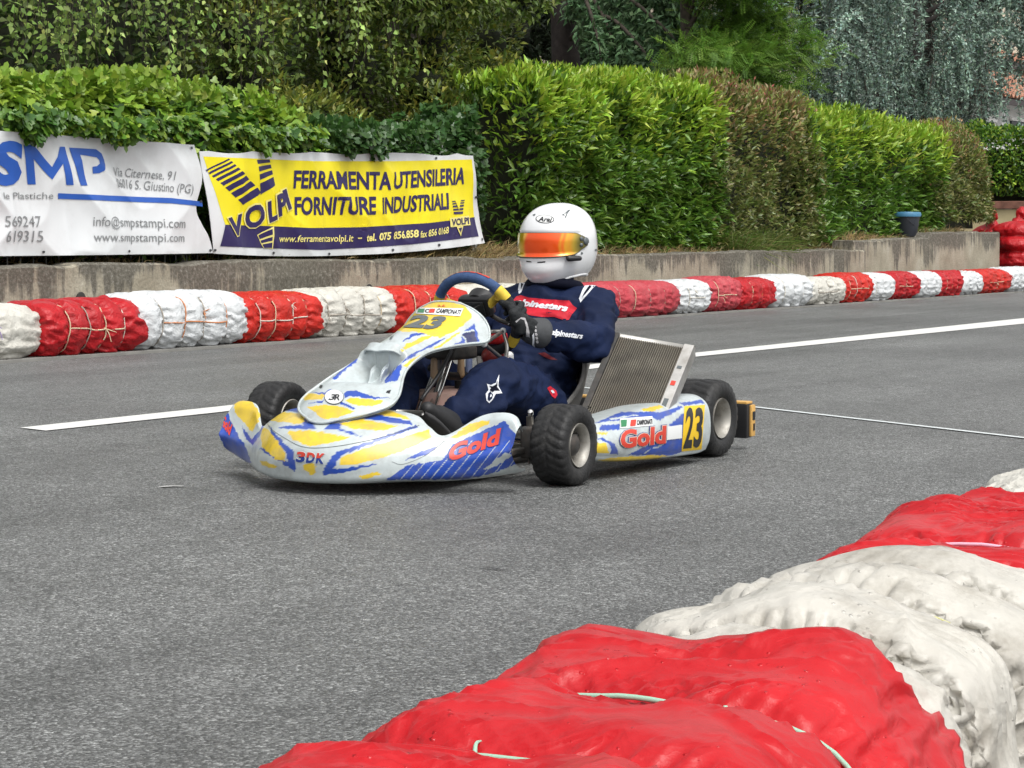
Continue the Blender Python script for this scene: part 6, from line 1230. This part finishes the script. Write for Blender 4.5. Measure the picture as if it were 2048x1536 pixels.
# radiator on the left of the seat
TL, TR, BL = np.array([-.735, .335, .430]), np.array([-.785, .585, .392]), np.array([-.475, .335, .155]); ux, uz = TR - TL, BL - TL; nr = unit(np.cross(ux, uz)); nr = nr if nr[0] > 0 else -nr
def slab(u0, u1, v0, v1, d0, d1):
    c = [TL + ux * u + uz * v + nr * d for d in (d0, d1) for u, v in ((u0, v0), (u1, v0), (u1, v1), (u0, v1))]; return np.array(c), [(3, 2, 1, 0), (4, 5, 6, 7), (0, 1, 5, 4), (1, 2, 6, 5), (2, 3, 7, 6), (3, 0, 4, 7)]
FIN = pbr('dirty_radiator_fins', (.15, .137, .112), .55, metal=.5, var=.35, vscale=16, dirt=(.12, .10, .075), dscale=8, damt=.7); CORE_D = pbr('radiator_gaps', (.035, .032, .028), .9)
mb = MB(); V, F = slab(.02, .90, .03, .99, -.045, -.008); mb.add(V, F, CORE_D)
for k in range(30): u = .03 + k * .0292; V, F = slab(u, u + .0135, .03, .99, -.008, .0); mb.add(V, F, FIN)
for k in range(70):
    v = .035 + k * .0136; V, F = slab(.02, .90, v, v + .003, -.008, -.0035); mb.add(V, F, FIN)
rad = mb.build('radiator', kart, smooth=False)
mb = MB(); V, F = tube([TL - ux * .02 - nr * .02, TR + ux * .02 - nr * .02], .013, 10); mb.add(V, F, pbr('pale_alloy', (.62, .60, .56), .4, metal=.6, var=.15, vscale=12)); mb.build('top_bar', rad)
mb = MB(); V, F = slab(.90, 1.03, .0, 1.0, -.05, .006); mb.add(V, F, pbr('alloy_tank', (.50, .49, .47), .4, metal=.6, var=.15, vscale=14, dirt=(.2, .18, .15), dscale=10, damt=.5))
for v, w_, m in ((.42, .05, P_RED), (.62, .12, P_GREY), (.80, .10, P_GREY), (.25, .03, P_GREY)): V, F = slab(.925, .985, v, v + w_, .0065, .0075); mb.add(V, F, m)
mb.build('side_tank', rad, smooth=False)
mb = MB(); V, F = slab(-.06, .02, .0, 1.0, -.045, .004); mb.add(V, F, DARKM); mb.build('side_tank', rad, smooth=False)
mb = MB(); c = TR + ux * .0 - nr * .05; V, F = capsule(c + np.array([-.02, -.04, .005]), .022, c + np.array([-.07, -.05, .0]), .02, 14); mb.add(V, F, BLACKP); V, F = tube(smooth_path([c + np.array([-.07, -.05, 0]), c + np.array([-.10, -.09, -.05]), c + np.array([-.08, -.2, -.16])], 14), .013, 10); mb.add(V, F, BLACKP); mb.build('coolant_hose', kart)
mb = MB()
for q in ((1168, 690), (1182, 712)): V, F = ellipsoid(kp(q[0] + 38, q[1], .28), (.018, .014, .018), 12, 8); mb.add(V, F, DARKM)
V, F = tube(smooth_path([(-.60, .27, .10), (-.70, .28, .24), (-.74, .31, .36)], 12), .011, 8); mb.add(V, F, DARKM); V, F = tube([(-.5, .31, .065), (-.52, .34, .20)], .008, 8); mb.add(V, F, METAL); mb.build('radiator_stay', kart)
# engine on the right
mb = MB(); V, F = box((-.72, -.36, .15), (.22, .17, .16), .02); mb.add(V, F, ALU); V, F = lathe([(0, .0), (.055, 0)] + [(r, h) for k in range(7) for r, h in ((.066, .01 + k * .014), (.066, .016 + k * .014), (.050, .017 + k * .014), (.050, .023 + k * .014))] + [(.04, .12), (0, .12)], 28, 'z'); mb.add(V + np.array([-.68, -.36, .22]), F, ALU); V, F = tube(smooth_path([(-.62, -.38, .24), (-.50, -.46, .22), (-.60, -.54, .17), (-.95, -.40, .20), (-1.22, -.34, .2)], 30), np.linspace(.025, .05, 30), 14); mb.add(V, F, DARKM); mb.build('engine', kart)
# rear bumper
mb = MB(); V, F = box((-1.34, -.01, .103), (.05, 1.11, .125), .010); mb.add(V, F, BLACKP)
for pts in ([(-1.1, .26, .07), (-1.33, .26, .08)], [(-1.1, -.26, .07), (-1.33, -.26, .08)]): V, F = tube(pts, .012, 8); mb.add(V, F, DARKM)
bp_ = mb.build('rear_bumper', kart, sharp=40)
OCH = pbr('ochre_sticker', (.62, .36, .10), .45); mb = MB(); V, F = box((-1.342, -.01, .1665), (.05, 1.105, .010), .003); mb.add(V, F, OCH); V, F = box((-1.352, .5485, .103), (.034, .010, .112), .004); mb.add(V, F, OCH); V, F = box((-1.352, .5545, .12), (.02, .002, .03)); mb.add(V, F, P_BLACK); V, F = box((-1.354, .5545, .08), (.012, .002, .025)); mb.add(V, F, P_BLACK); mb.build('bumper_sticker', bp_, sharp=40)
# ---- steering wheel
SWC = np.array([-.375, 0, .492]); up = unit(np.array([.43, 0, .90])); sd_ = np.array([0, 1.0, 0]); fw = np.cross(sd_, up); TURN = math.radians(-6)
def swp(a, r, n=0.0): return SWC + r * (up * math.cos(a + TURN) + sd_ * math.sin(a + TURN)) + fw * n
RIMR = .145
def rim_r_at(a):
    d = abs(((a + math.pi) % (2 * math.pi)) - math.pi); return RIMR * (1 - .12 * float(sstep(2.2, 3.14, d)))
SUEDE_B = pbr('blue_suede', (.035, .075, .18), .8, var=.2, vscale=60, bump=.2, bscale=200); SUEDE_Y = pbr('yellow_suede', (.70, .50, .05), .7, var=.1, vscale=50); SUEDE_K = pbr('black_suede', (.014, .015, .02), .85)
sw = MB()
for a0, a1, m in ((-.90, .90, SUEDE_B), (.90, 1.19, SUEDE_Y), (-1.19, -.90, SUEDE_Y), (1.19, 2.15, SUEDE_K), (-2.15, -1.19, SUEDE_K), (2.15, 2.42, SUEDE_Y), (-2.42, -2.15, SUEDE_Y), (2.42, 2 * math.pi - 2.42, SUEDE_K)):
    a = np.linspace(a0, a1, 26); p = np.array([swp(x, rim_r_at(x)) for x in a]); V, F = tube(p, .0175 if m is not SUEDE_Y else .0182, 14); sw.add(V, F, m)
swo = sw.build('steering_wheel', kart)
mb = MB(); skw = None
V2, F2 = text2d('Gold', .05); V2, F2 = refine(V2 * np.array([4.0, 1]), list(F2), .10); V2 = V2 / np.array([4.0, 1])
a = (V2[:, 0] - .5) * 1.25; pts = []
for (u, v), aa in zip(V2, a): e = (v - .35) * .9 + .30; c = swp(aa, RIMR); rad_ = unit(c - SWC); pts.append(c + (rad_ * math.cos(e) + fw * -math.sin(e) * -1.0 * (-1)) * .0192)
sw_t = MB(); sw_t.add(np.array(pts), F2, P_RED); sw_t.build('rim_lettering', swo, smooth=False)
for aa in (1.9, -1.9, math.pi):
    mb = MB(); p = [swp(aa, .03, .03 * -1), swp(aa, .08, -.01), swp(aa, rim_r_at(aa) - .01)]; V, F = tube(smooth_path(p, 10), .008, 8); mb.add(V, F, DARKM); mb.build('spoke', swo)
for aa in (1.02, -1.02): mb = MB(); p = [swp(aa, .06, -.01), swp(aa, .12, .0)]; V, F = tube(p, .014, 8); mb.add(V, F, SUEDE_Y); mb.build('spoke', swo)
mb = MB(); rot = Matrix((tuple(fw), tuple(sd_), tuple(up))).transposed(); hc = SWC + up * .035 - fw * .012
V, F = box((0, 0, 0), (.045, .12, .07), .016, rot.to_4x4()); mb.add(V + hc, F, BLACKP); V, F = box((0, 0, 0), (.006, .09, .05), .002, rot.to_4x4()); mb.add(V + hc + fw * .027, F, pbr('display_glass', (.02, .022, .022), .1)); hub = mb.build('dash_display', swo, sharp=40)
V, F = lathe([(0, 0), (.045, 0), (.052, .01), (.045, .05), (.02, .055), (0, .055)], 26, 'x'); mb = MB(); mb.add(V @ np.array(rot).T * 1.0 + SWC - fw * .06 + up * .03, F, BLACKP); V, F = lathe([(0, -.006), (.016, -.006), (.016, .01), (0, .01)], 18, 'x'); mb.add(V @ np.array(rot).T + SWC - fw * .063 + up * .035 - sd_ * .02, F, METAL); mb.build('hub', swo, sharp=40)
# ================================================================== the driver
drv_loc = KO
SUIT = pbr('navy_race_suit', (.0055, .0125, .044), .75, spec=.2, var=.22, vscale=9, bump=.25, bscale=55, attr=None); CH_RED = pbr('suit_red', (.52, .012, .028), .65, spec=.3, var=.12, vscale=14, bump=.2, bscale=60); CH_WHITE = pbr('suit_white', (.70, .72, .76), .65); CH_DARK = pbr('suit_dark', (.006, .007, .016), .8, spec=.1); CH_DRED = pbr('suit_dark_red', (.14, .008, .014), .7)
def both(f): return [f(1), f(-1)]
pieces = []
def cap(a, ra, b, rb, seg=22): pieces.append(capsule(a, ra, b, rb, seg))
for s in (1, -1):
    cap((-.69, s * .075, .135), .115, (-.66, s * .095, .14), .11); cap((-.80, s * .065, .40), .115, (-.865, s * .09, .485), .10); cap((-.865, s * .10, .520), .070, (-.862, s * .175, .512), .066)
    cap((-.66, s * .10, .142), .102, (-.42, s * .145, .245), .090)
cap((-.70, 0, .17), .135, (-.795, 0, .36), .14); cap((-.80, 0, .38), .135, (-.855, 0, .48), .115); cap((-.875, 0, .52), .072, (-.905, 0, .60), .062)
EN, WN = kp(1197, 690, .285), np.array([-.468, .196, .437]); EF, WF = np.array([-.66, -.30, .42]), np.array([-.45, -.19, .455])
cap((-.862, .185, .508), .068, EN, .054); cap(EN, .054, (WN * .97 + EN * .03), .041); cap((-.862, -.185, .508), .068, EF, .054); cap(EF, .058, WF, .041)
KN, AN = np.array([-.175, .185, .290]), kp(915, 836, .165); KF_, AF = np.array([-.21, -.19, .30]), np.array([.045, -.055, .20])
cap((-.42, .145, .245), .090, KN, .074); cap(KN, .074, (KN + AN) / 2 + np.array([-.01, 0, -.012]), .068); cap((KN + AN) / 2 + np.array([-.01, 0, -.012]), .068, AN, .047)
cap((-.42, -.145, .245), .090, KF_, .074); cap(KF_, .074, (KF_ + AF) / 2, .066); cap((KF_ + AF) / 2, .066, AF, .047)
V, F = remesh(pieces, .0095, 7); N_ = vnormals(V, F)
fold = .010 * ridge(V * np.array([9, 9, 15.]) + .5 * fbm(V * 6, 4, 2)[:, None], 61, 2) + .006 * fbm(V * 13, 62, 2)
elb = np.exp(-(np.linalg.norm(V - EN, axis=1) / .12) ** 2) + np.exp(-(np.linalg.norm(V - KN, axis=1) / .12) ** 2) * .6 + np.exp(-(np.linalg.norm(V - np.array([-.72, .05, .24]), axis=1) / .16) ** 2)
fold = fold + .007 * elb * ridge(V * np.array([14, 8, 26.]), 63, 2); cz = lambda u, v, k: (1 - np.abs(vnoise(np.stack([u, v, 0 * u], -1), k))) ** 4 - .3
wq = fbm(V * 5, 9, 2); fold = fold + .009 * cz(V[:, 0] * 14 + V[:, 2] * 9 + wq, V[:, 1] * 6 + V[:, 2] * 4, 81) + .008 * cz(V[:, 2] * 20 - V[:, 0] * 7 + wq, V[:, 0] * 6 + V[:, 1] * 5, 82)
V = V + N_ * fold[:, None]
driver_mb = MB(); driver_mb.add(V, F, SUIT); sk = Skin(V, F, KM, .0016); zd = lambda x, y: (840 + x / 3.2, 380 + y / 3.2); zl = lambda x, y: (760 + x / 6.4, 680 + y / 6.4)
def dp(z, pts, mat, lvl, ml=5): lay_poly(driver_mb, sk, z, pts, mat, lvl, ml)
dp(zd, [(598, 705), (615, 682), (645, 673), (700, 690), (840, 702), (955, 708), (975, 735), (1006, 757), (970, 800), (945, 842), (860, 812), (780, 815), (690, 800), (625, 780), (604, 740)], CH_RED, 1)
lay_word(driver_mb, sk, zd, 'alpinestars', (612, 738), (942, 780), (3, -13), CH_WHITE, 2, .05, .25, 4); lay_word(driver_mb, sk, zd, 'alpinestars', (835, 928), (1036, 952), (2, -11), CH_WHITE, 2, .035, .25, 4)
dp(zd, [(1018, 695), (1045, 630), (1092, 567), (1135, 575), (1205, 612), (1195, 622), (1140, 600), (1108, 625), (1072, 670), (1028, 722)], CH_WHITE, 1); dp(zd, [(1050, 660), (1085, 615), (1100, 618), (1062, 665), (1040, 690)], CH_DARK, 2); dp(zd, [(1095, 590), (1150, 590), (1160, 600), (1120, 612)], CH_DARK, 2)
dp(zd, [(628, 640), (640, 570), (688, 572), (668, 605), (650, 655), (632, 665)], CH_WHITE, 1); dp(zd, [(648, 600), (672, 585), (662, 605), (648, 640)], CH_DARK, 2)
dp(zd, [(812, 1268), (832, 1255), (870, 1285), (878, 1312), (862, 1335), (840, 1318)], CH_RED, 1); dp(zd, [(830, 1285), (845, 1280), (858, 1300), (845, 1305)], CH_WHITE, 2)
dp(zd, [(755, 1045), (800, 1040), (880, 1090), (830, 1085)], CH_DRED, 1)
pass
star = [(1525, 440), (1512, 590), (1562, 682), (1480, 690), (1442, 762), (1396, 808), (1362, 775), (1350, 690), (1388, 640), (1368, 562), (1420, 575), (1482, 545)]; dp(zl, star, CH_WHITE, 1); dp(zl, [(1500, 510), (1488, 598), (1528, 655), (1462, 650), (1440, 672), (1398, 640), (1422, 618), (1395, 585), (1440, 592), (1482, 565)], CH_DARK, 2); dp(zl, [(1382, 690), (1410, 660), (1425, 680), (1445, 700), (1430, 750), (1396, 785), (1375, 760)], SUIT, 2); dp(zl, [(1404, 735), (1412, 700), (1428, 705), (1420, 735)], CH_WHITE, 3)
drv = driver_mb.build('person', loc=drv_loc, rotz=math.pi); tag(drv, 'kart driver in a navy race suit and white full-face helmet, both hands on the wheel', 'person')
# ---- helmet
HC = np.array([-.918, 0, .732]); HT = math.radians(6)
def head(P):                            # head coordinates (forward, left, up) -> kart coordinates, a little turned and bowed
    P = np.asarray(P, float); a = math.radians(-3); c, s = math.cos(a), math.sin(a); x, y, z = P[..., 0], P[..., 1], P[..., 2]; q = math.radians(4)
    x, z = x * math.cos(q) + z * math.sin(q), -x * math.sin(q) + z * math.cos(q); return np.stack([x * c - y * s, x * s + y * c, z], -1) + HC
def shell(az, el, off=0.0):
    """helmet surface at azimuth az (0 = straight ahead) and elevation el"""
    cx = np.cos(el) * np.cos(az); cy = np.cos(el) * np.sin(az); cz = np.sin(el)
    A = np.where(cx > 0, .150, .158); Bq = .126; Ct = np.where(cz > 0, .140, .150)
    p = 2.25; r = 1 / ((np.abs(cx) / A) ** p + (np.abs(cy) / Bq) ** p + (np.abs(cz) / Ct) ** p) ** (1 / p)
    chin = sstep(.15, .55, -el) * sstep(1.0, .1, np.abs(az)) * np.cos(el * .6); r = r + .030 * chin
    r = r + .006 * np.exp(-((el + .26) / .06) ** 2) * sstep(1.25, .7, np.abs(az)) - .0035 * np.exp(-((np.abs(az) - 2.3) / .25) ** 2) * np.exp(-((el - .1) / .5) ** 2)
    r = r - .004 * sstep(1.3, 1.2, np.abs(az)) * sstep(-.24, -.2, el) * sstep(.36, .3, el)
    r = r + off; return np.stack([r * cx, r * cy, r * cz], -1)
az, el = np.meshgrid(np.linspace(-np.pi, np.pi, 120, endpoint=False), np.linspace(-.86, np.pi / 2 - .02, 90), indexing='ij'); P = shell(az, el)
cut = -.122 - .012 * sstep(.0, 1, np.cos(az)); P[..., 2] = np.maximum(P[..., 2], cut)
GEL = pbr('white_helmet_shell', (.76, .77, .78), .16, spec=.5, coat=.6); V = head(P).reshape(-1, 3); F = grid(120, 90, True, False); F.append(tuple(i * 90 + 89 for i in range(120)))
inner = shell(np.linspace(-np.pi, np.pi, 120, endpoint=False), np.full(120, -.86)); mbH = MB(); mbH.add(V, F, GEL)
if vnormals(V, F)[60 * 90 + 60] @ (V[60 * 90 + 60] - HC) < 0: mbH.f = [f[::-1] for f in mbH.f]
rimp = np.array([P[i, max(0, np.argmax(P[i, :, 2] > cut[i, 0] + .0005) - 1)] for i in range(120)]); Vt, Ft = tube(head(rimp * np.array([1.0, 1.0, 1])), .0045, 8, False, True); mbH.add(Vt, Ft, GEL)
skH = Skin(V, F, KM, .0009)
def hw_(z, pts, mat, lvl): lay_poly(mbH, skH, z, pts, mat, lvl, 4)
thh = np.linspace(0, 2 * np.pi, 30, endpoint=False)
for r, m, l in ((1.0, P_BLACK, 1), (.90, P_WHITE, 2)): hw_(zd, [(800 + 60 * r * math.cos(a), 187 + 27 * r ** 1.4 * math.sin(a) + 3 * math.cos(a)) for a in thh], m, l)
lay_word(mbH, skH, zd, 'Arai', (757, 202), (845, 206), (1, -9), P_BLACK, 3, .03, .25, 4)
hw_(zd, [(900, 162), (925, 150), (948, 128), (965, 126), (945, 150), (930, 188), (926, 165)], P_GREY, 1); hw_(zd, [(922, 156), (936, 152), (928, 172)], P_WHITE, 2)
hw_(zd, [(678, 452), (712, 456), (716, 463), (684, 461)], P_BLACK, 1); hw_(zd, [(750, 460), (804, 455), (800, 464), (754, 467)], P_BLACK, 1); hw_(zd, [(720, 160), (738, 152), (740, 160), (728, 168)], P_GREY, 1)
for c in ((1035, 405), (1125, 385)): hw_(zd, [(c[0] + 8 * math.cos(a), c[1] + 8 * math.sin(a)) for a in thh[::3]], P_GREY, 1)
helmet = mbH.build('helmet', drv)
# mirrored visor: an iridescent coating whose tint runs from lime at one side through orange to gold and olive
VM = pbr('mirrored_visor', (.9, .3, .02), .16, metal=.45, coat=.7, attr='Col')
a = np.linspace(-1.50, 1.50, 90); tt = np.linspace(0, 1, 26); AZ, T = np.meshgrid(a, tt, indexing='ij'); k = (np.abs(AZ) / 1.50)
lo = -.235 + .0 * k + .20 * sstep(.62, 1, k); hi = .300 - .16 * sstep(.66, 1.0, k) ** 1.2 - .02 * k; hi = np.maximum(hi, lo + .02); EL = lo + (hi - lo) * T; EL = np.where(k > .97, np.clip(EL, .02, .09), EL)
P = shell(AZ, EL, .0065); V = head(P).reshape(-1, 3); F = grid(90, 26); azv = AZ.ravel() + .05 * np.sin(T.ravel() * 4)
st_ = [-1.5, -1.0, -.62, -.32, -.22, .10, .60, .65, .71, .78, .88, 1.0, 1.15, 1.5]; cl_ = [(.30, .30, .03), (.42, .42, .03), (.52, .48, .03), (.75, .42, .02), (.95, .10, .006), (1.0, .095, .005), (.98, .11, .006), (.88, .36, .02), (.98, .15, .008), (.85, .40, .02), (.80, .33, .02), (.50, .34, .03), (.20, .17, .03), (.10, .09, .03)]
VC = np.stack([np.interp(azv, st_, [c[q] for c in cl_]) for q in range(3)], -1); mb = MB(); mb.add(V, F, VM, VC)
if vnormals(V, F)[45 * 26 + 13] @ np.array([1, 0, 0]) < 0: mb.f = [f[::-1] for f in mb.f]
edge = np.concatenate([P[:, 0], P[-1, 1:], P[::-1, -1][1:], P[0, ::-1][1:-1]]); Vt, Ft = tube(head(edge - unit(edge) * .002), .0022, 6, False, True); mb.add(Vt, Ft, pbr('visor_seal', (.05, .045, .03), .5)); visor = mb.build('visor', helmet)
for s in (1, -1):
    for (aa, ee, r) in ((1.36, .07, .013), (1.20, -.02, .007), (1.22, .14, .008)):
        p = head(shell(np.array(s * aa), np.array(ee), .008)); n = unit(p - HC); mb = MB(); V, F = lathe([(0, .004), (r * .8, .004), (r, .0), (r, -.004)], 18, 'z'); q = Vector(n).to_track_quat('Z', 'Y').to_matrix(); mb.add(V @ np.array(q).T + p, F, P_GREY); mb.build('visor_screw', helmet)
p = head(shell(np.array(.92), np.array(-.30), .012)); mb = MB(); t_ = unit(np.array([-math.sin(.92), math.cos(.92), 0])); V, F = capsule(p - t_ * .018, .0105, p + t_ * .022, .0085, 12); mb.add(V, F, BLACKP); mb.build('visor_latch', helmet)
# collar and a padded neck roll below the helmet
mb = MB(); th = np.linspace(0, 2 * np.pi, 40, endpoint=False); V, F = tube(np.stack([-.893 + .078 * np.cos(th), .085 * np.sin(th), .585 + .012 * np.cos(th)], -1), .019, 10, False, True); mb.add(V, F, CH_DARK); mb.build('collar', drv)
# ---- gloved hands, four fingers and a thumb round the rim
GLV = pbr('black_glove', (.016, .018, .020), .7, spec=.35, var=.25, vscale=40, bump=.3, bscale=150); GLW = pbr('grey_glove_trim', (.45, .44, .45), .65); CUFF = pbr('glove_cuff', (.045, .048, .052), .7, var=.2, vscale=60)
def hand(side, ang, wrist):
    c = swp(ang, rim_r_at(ang)); t = unit(swp(ang + .02, rim_r_at(ang + .02)) - swp(ang - .02, rim_r_at(ang - .02))); t = t if t[2] > 0 else -t          # along the rim, upwards
    rad_ = unit(c - SWC); n = fw                                                              # outward from the hub, towards the driver
    pcs = []; R_ = .0175 + .0095
    wv = unit(np.asarray(wrist) - c); palm_c = c + rad_ * .030 + n * .022
    cap_ = lambda a, ra, b, rb: pcs.append(capsule(a, ra, b, rb, 14))
    kn = []
    for i, (h, ln, r) in enumerate(((.030, 1.0, .0098), (.010, 1.06, .0102), (-.011, 1.0, .0098), (-.030, .84, .0088))):
        a = np.radians(np.array([35, -25, -85, -150, -195]) * (1 if i < 3 else .95))           # wraps from the outside over the front of the rim back to the palm
        ring = [c + t * h * 1.05 + (rad_ * math.cos(x) + n * math.sin(x)) * (R_ + (.013 if q == 0 else .006 if q == 1 else .0015)) * ln ** .3 for q, x in enumerate(a)]
        for q in range(4): cap_(ring[q], r * (1.05 - .06 * q), ring[q + 1], r * (1.0 - .07 * q))
        kn.append(ring[0])
    cap_(kn[0] + n * .012, .016, kn[3] + n * .012, .0145); cap_(kn[0] + n * .03, .017, kn[3] + n * .028, .016)
    wr = np.asarray(wrist); cap_((kn[0] + kn[1]) / 2 + n * .025, .0185, wr + t * .012, .022); cap_((kn[2] + kn[3]) / 2 + n * .025, .018, wr - t * .014, .021); cap_((kn[1] + kn[2]) / 2 + n * .028, .019, wr, .024)
    th0 = palm_c + t * .024 + n * .022; th1 = c + t * .047 + rad_ * .012 + n * .024; th2 = c + t * .056 - rad_ * .020 + n * .018; th3 = c + t * .050 - rad_ * .036 + n * .0
    cap_(th0, .0145, th1, .0125); cap_(th1, .0122, th2, .0108); cap_(th2, .0105, th3, .0092)
    V, F = remesh(pcs, .0034, 3); N_ = vnormals(V, F); V = V + N_ * (.0012 * ridge(V * 60, 71, 2))[:, None]; mb = MB(); mb.add(V, F, GLV)
    sk = Skin(V, F, KM, .0012)
    if side > 0:
        zz = lambda x, y: (850 + x / 7.877, 540 + y / 7.877)
        lay_poly(mb, sk, zz, [(1420, 805), (1510, 745), (1575, 755), (1612, 850), (1640, 960), (1650, 1060), (1600, 1120), (1540, 1135), (1590, 1040), (1592, 900), (1560, 790), (1500, 770), (1440, 830)], GLW, 1, 3); lay_poly(mb, sk, zz, [(1265, 850), (1300, 820), (1335, 845), (1300, 885)], GLW, 1, 3); lay_poly(mb, sk, zz, [(1240, 770), (1290, 715), (1310, 725), (1260, 790)], GLW, 1, 3)
    o = mb.build('glove', drv)
    ax = unit((EN if side > 0 else EF) - wr); p = [wr - ax * .088, wr - ax * .06, wr - ax * .028, wr + ax * .004]; V, F = tube(smooth_path(p, 14), np.array([.026, .030, .034, .037, .040, .042, .044, .0455, .047, .0485, .0495, .0505, .0505, .046]), 26, False); mb = MB(); mb.add(V, F, CUFF); sk2 = Skin(V, F, KM, .0012)
    if side > 0:
        zz = lambda x, y: (850 + x / 7.877, 540 + y / 7.877)
        lay_poly(mb, sk2, zz, [(1630, 730), (1665, 860), (1710, 960), (1725, 1090), (1720, 1170), (1760, 1265), (1740, 1275), (1690, 1180), (1695, 1080), (1680, 970), (1640, 870), (1610, 760)], CH_WHITE, 1, 3)
        for q in range(5): lay_poly(mb, sk2, zz, [(1712 + q * 8 - 0, 880 + q * 58), (1738 + q * 10, 872 + q * 58), (1752 + q * 10, 905 + q * 58), (1740 + q * 9, 922 + q * 58), (1722 + q * 8, 915 + q * 58)], GLW, 1, 3)
    mb.build('cuff', o)
hand(1, 1.62, WN); hand(-1, -1.62, WF)
# ---- shoes
SHOE = pbr('black_race_shoe', (.018, .018, .019), .55, var=.2, vscale=40); SOLE = pbr('shoe_sole', (.035, .035, .036), .75)
def shoe(a, d, u):
    a, d, u = np.asarray(a, float), unit(d), unit(u); s = np.cross(u, d); pcs = []
    for p, ra, q, rb in (((-.055, 0, .0), .036, (.03, 0, -.004), .036), ((.03, 0, -.004), .036, (.12, .006, -.022), .030), ((.12, .006, -.022), .030, (.165, .008, -.028), .024), ((-.03, 0, .01), .036, (-.035, 0, .075), .040), ((.0, 0, .02), .033, (.09, .0, .0), .028)):
        P0, P1 = a + d * p[0] + s * p[1] + u * p[2], a + d * q[0] + s * q[1] + u * q[2]; pcs.append(capsule(P0, ra, P1, rb, 16))
    V, F = remesh(pcs, .006, 4); mb = MB(); mb.add(V, F, SHOE); o = mb.build('shoe', drv)
    pcs = []
    for p, ra, q, rb in (((-.06, 0, -.036), .030, (.05, 0, -.040), .030), ((.05, 0, -.040), .031, (.165, .008, -.052), .026)):
        V, F = capsule((0, 0, 0), ra, (np.linalg.norm(np.array(q) - p), 0, 0), rb, 16); pass
    P = smooth_path([a + d * x + s * y + u * z for x, y, z in ((-.085, 0, -.034), (-.03, 0, -.037), (.05, 0, -.040), (.12, .006, -.050), (.185, .008, -.052))], 20); wdt = np.interp(np.linspace(0, 1, 20), [0, .12, .4, .75, .92, 1], [.012, .030, .030, .037, .028, .010]); rows = np.stack([P + s * wdt[:, None] + u * .004, P + s * wdt[:, None] * .95 - u * .008, P - s * wdt[:, None] * .95 - u * .008, P - s * wdt[:, None] + u * .004], 1); mb = MB(); Fs = grid(20, 4, False, True); Fs += [(3, 2, 1, 0), (76, 77, 78, 79)]; mb.add(rows.reshape(-1, 3), Fs, SOLE); mb.build('sole', o)
    return o
def o_arr(o): return np.array([v.co[:] for v in o.data.vertices])
o1 = shoe(AN + np.array([.035, 0, -.03]), np.array([.72, .0, .50]), np.array([-.50, 0, .75])); o2 = shoe(AF + np.array([.03, -.01, -.025]), np.array([.72, 0, .52]), np.array([-.52, 0, .75]))
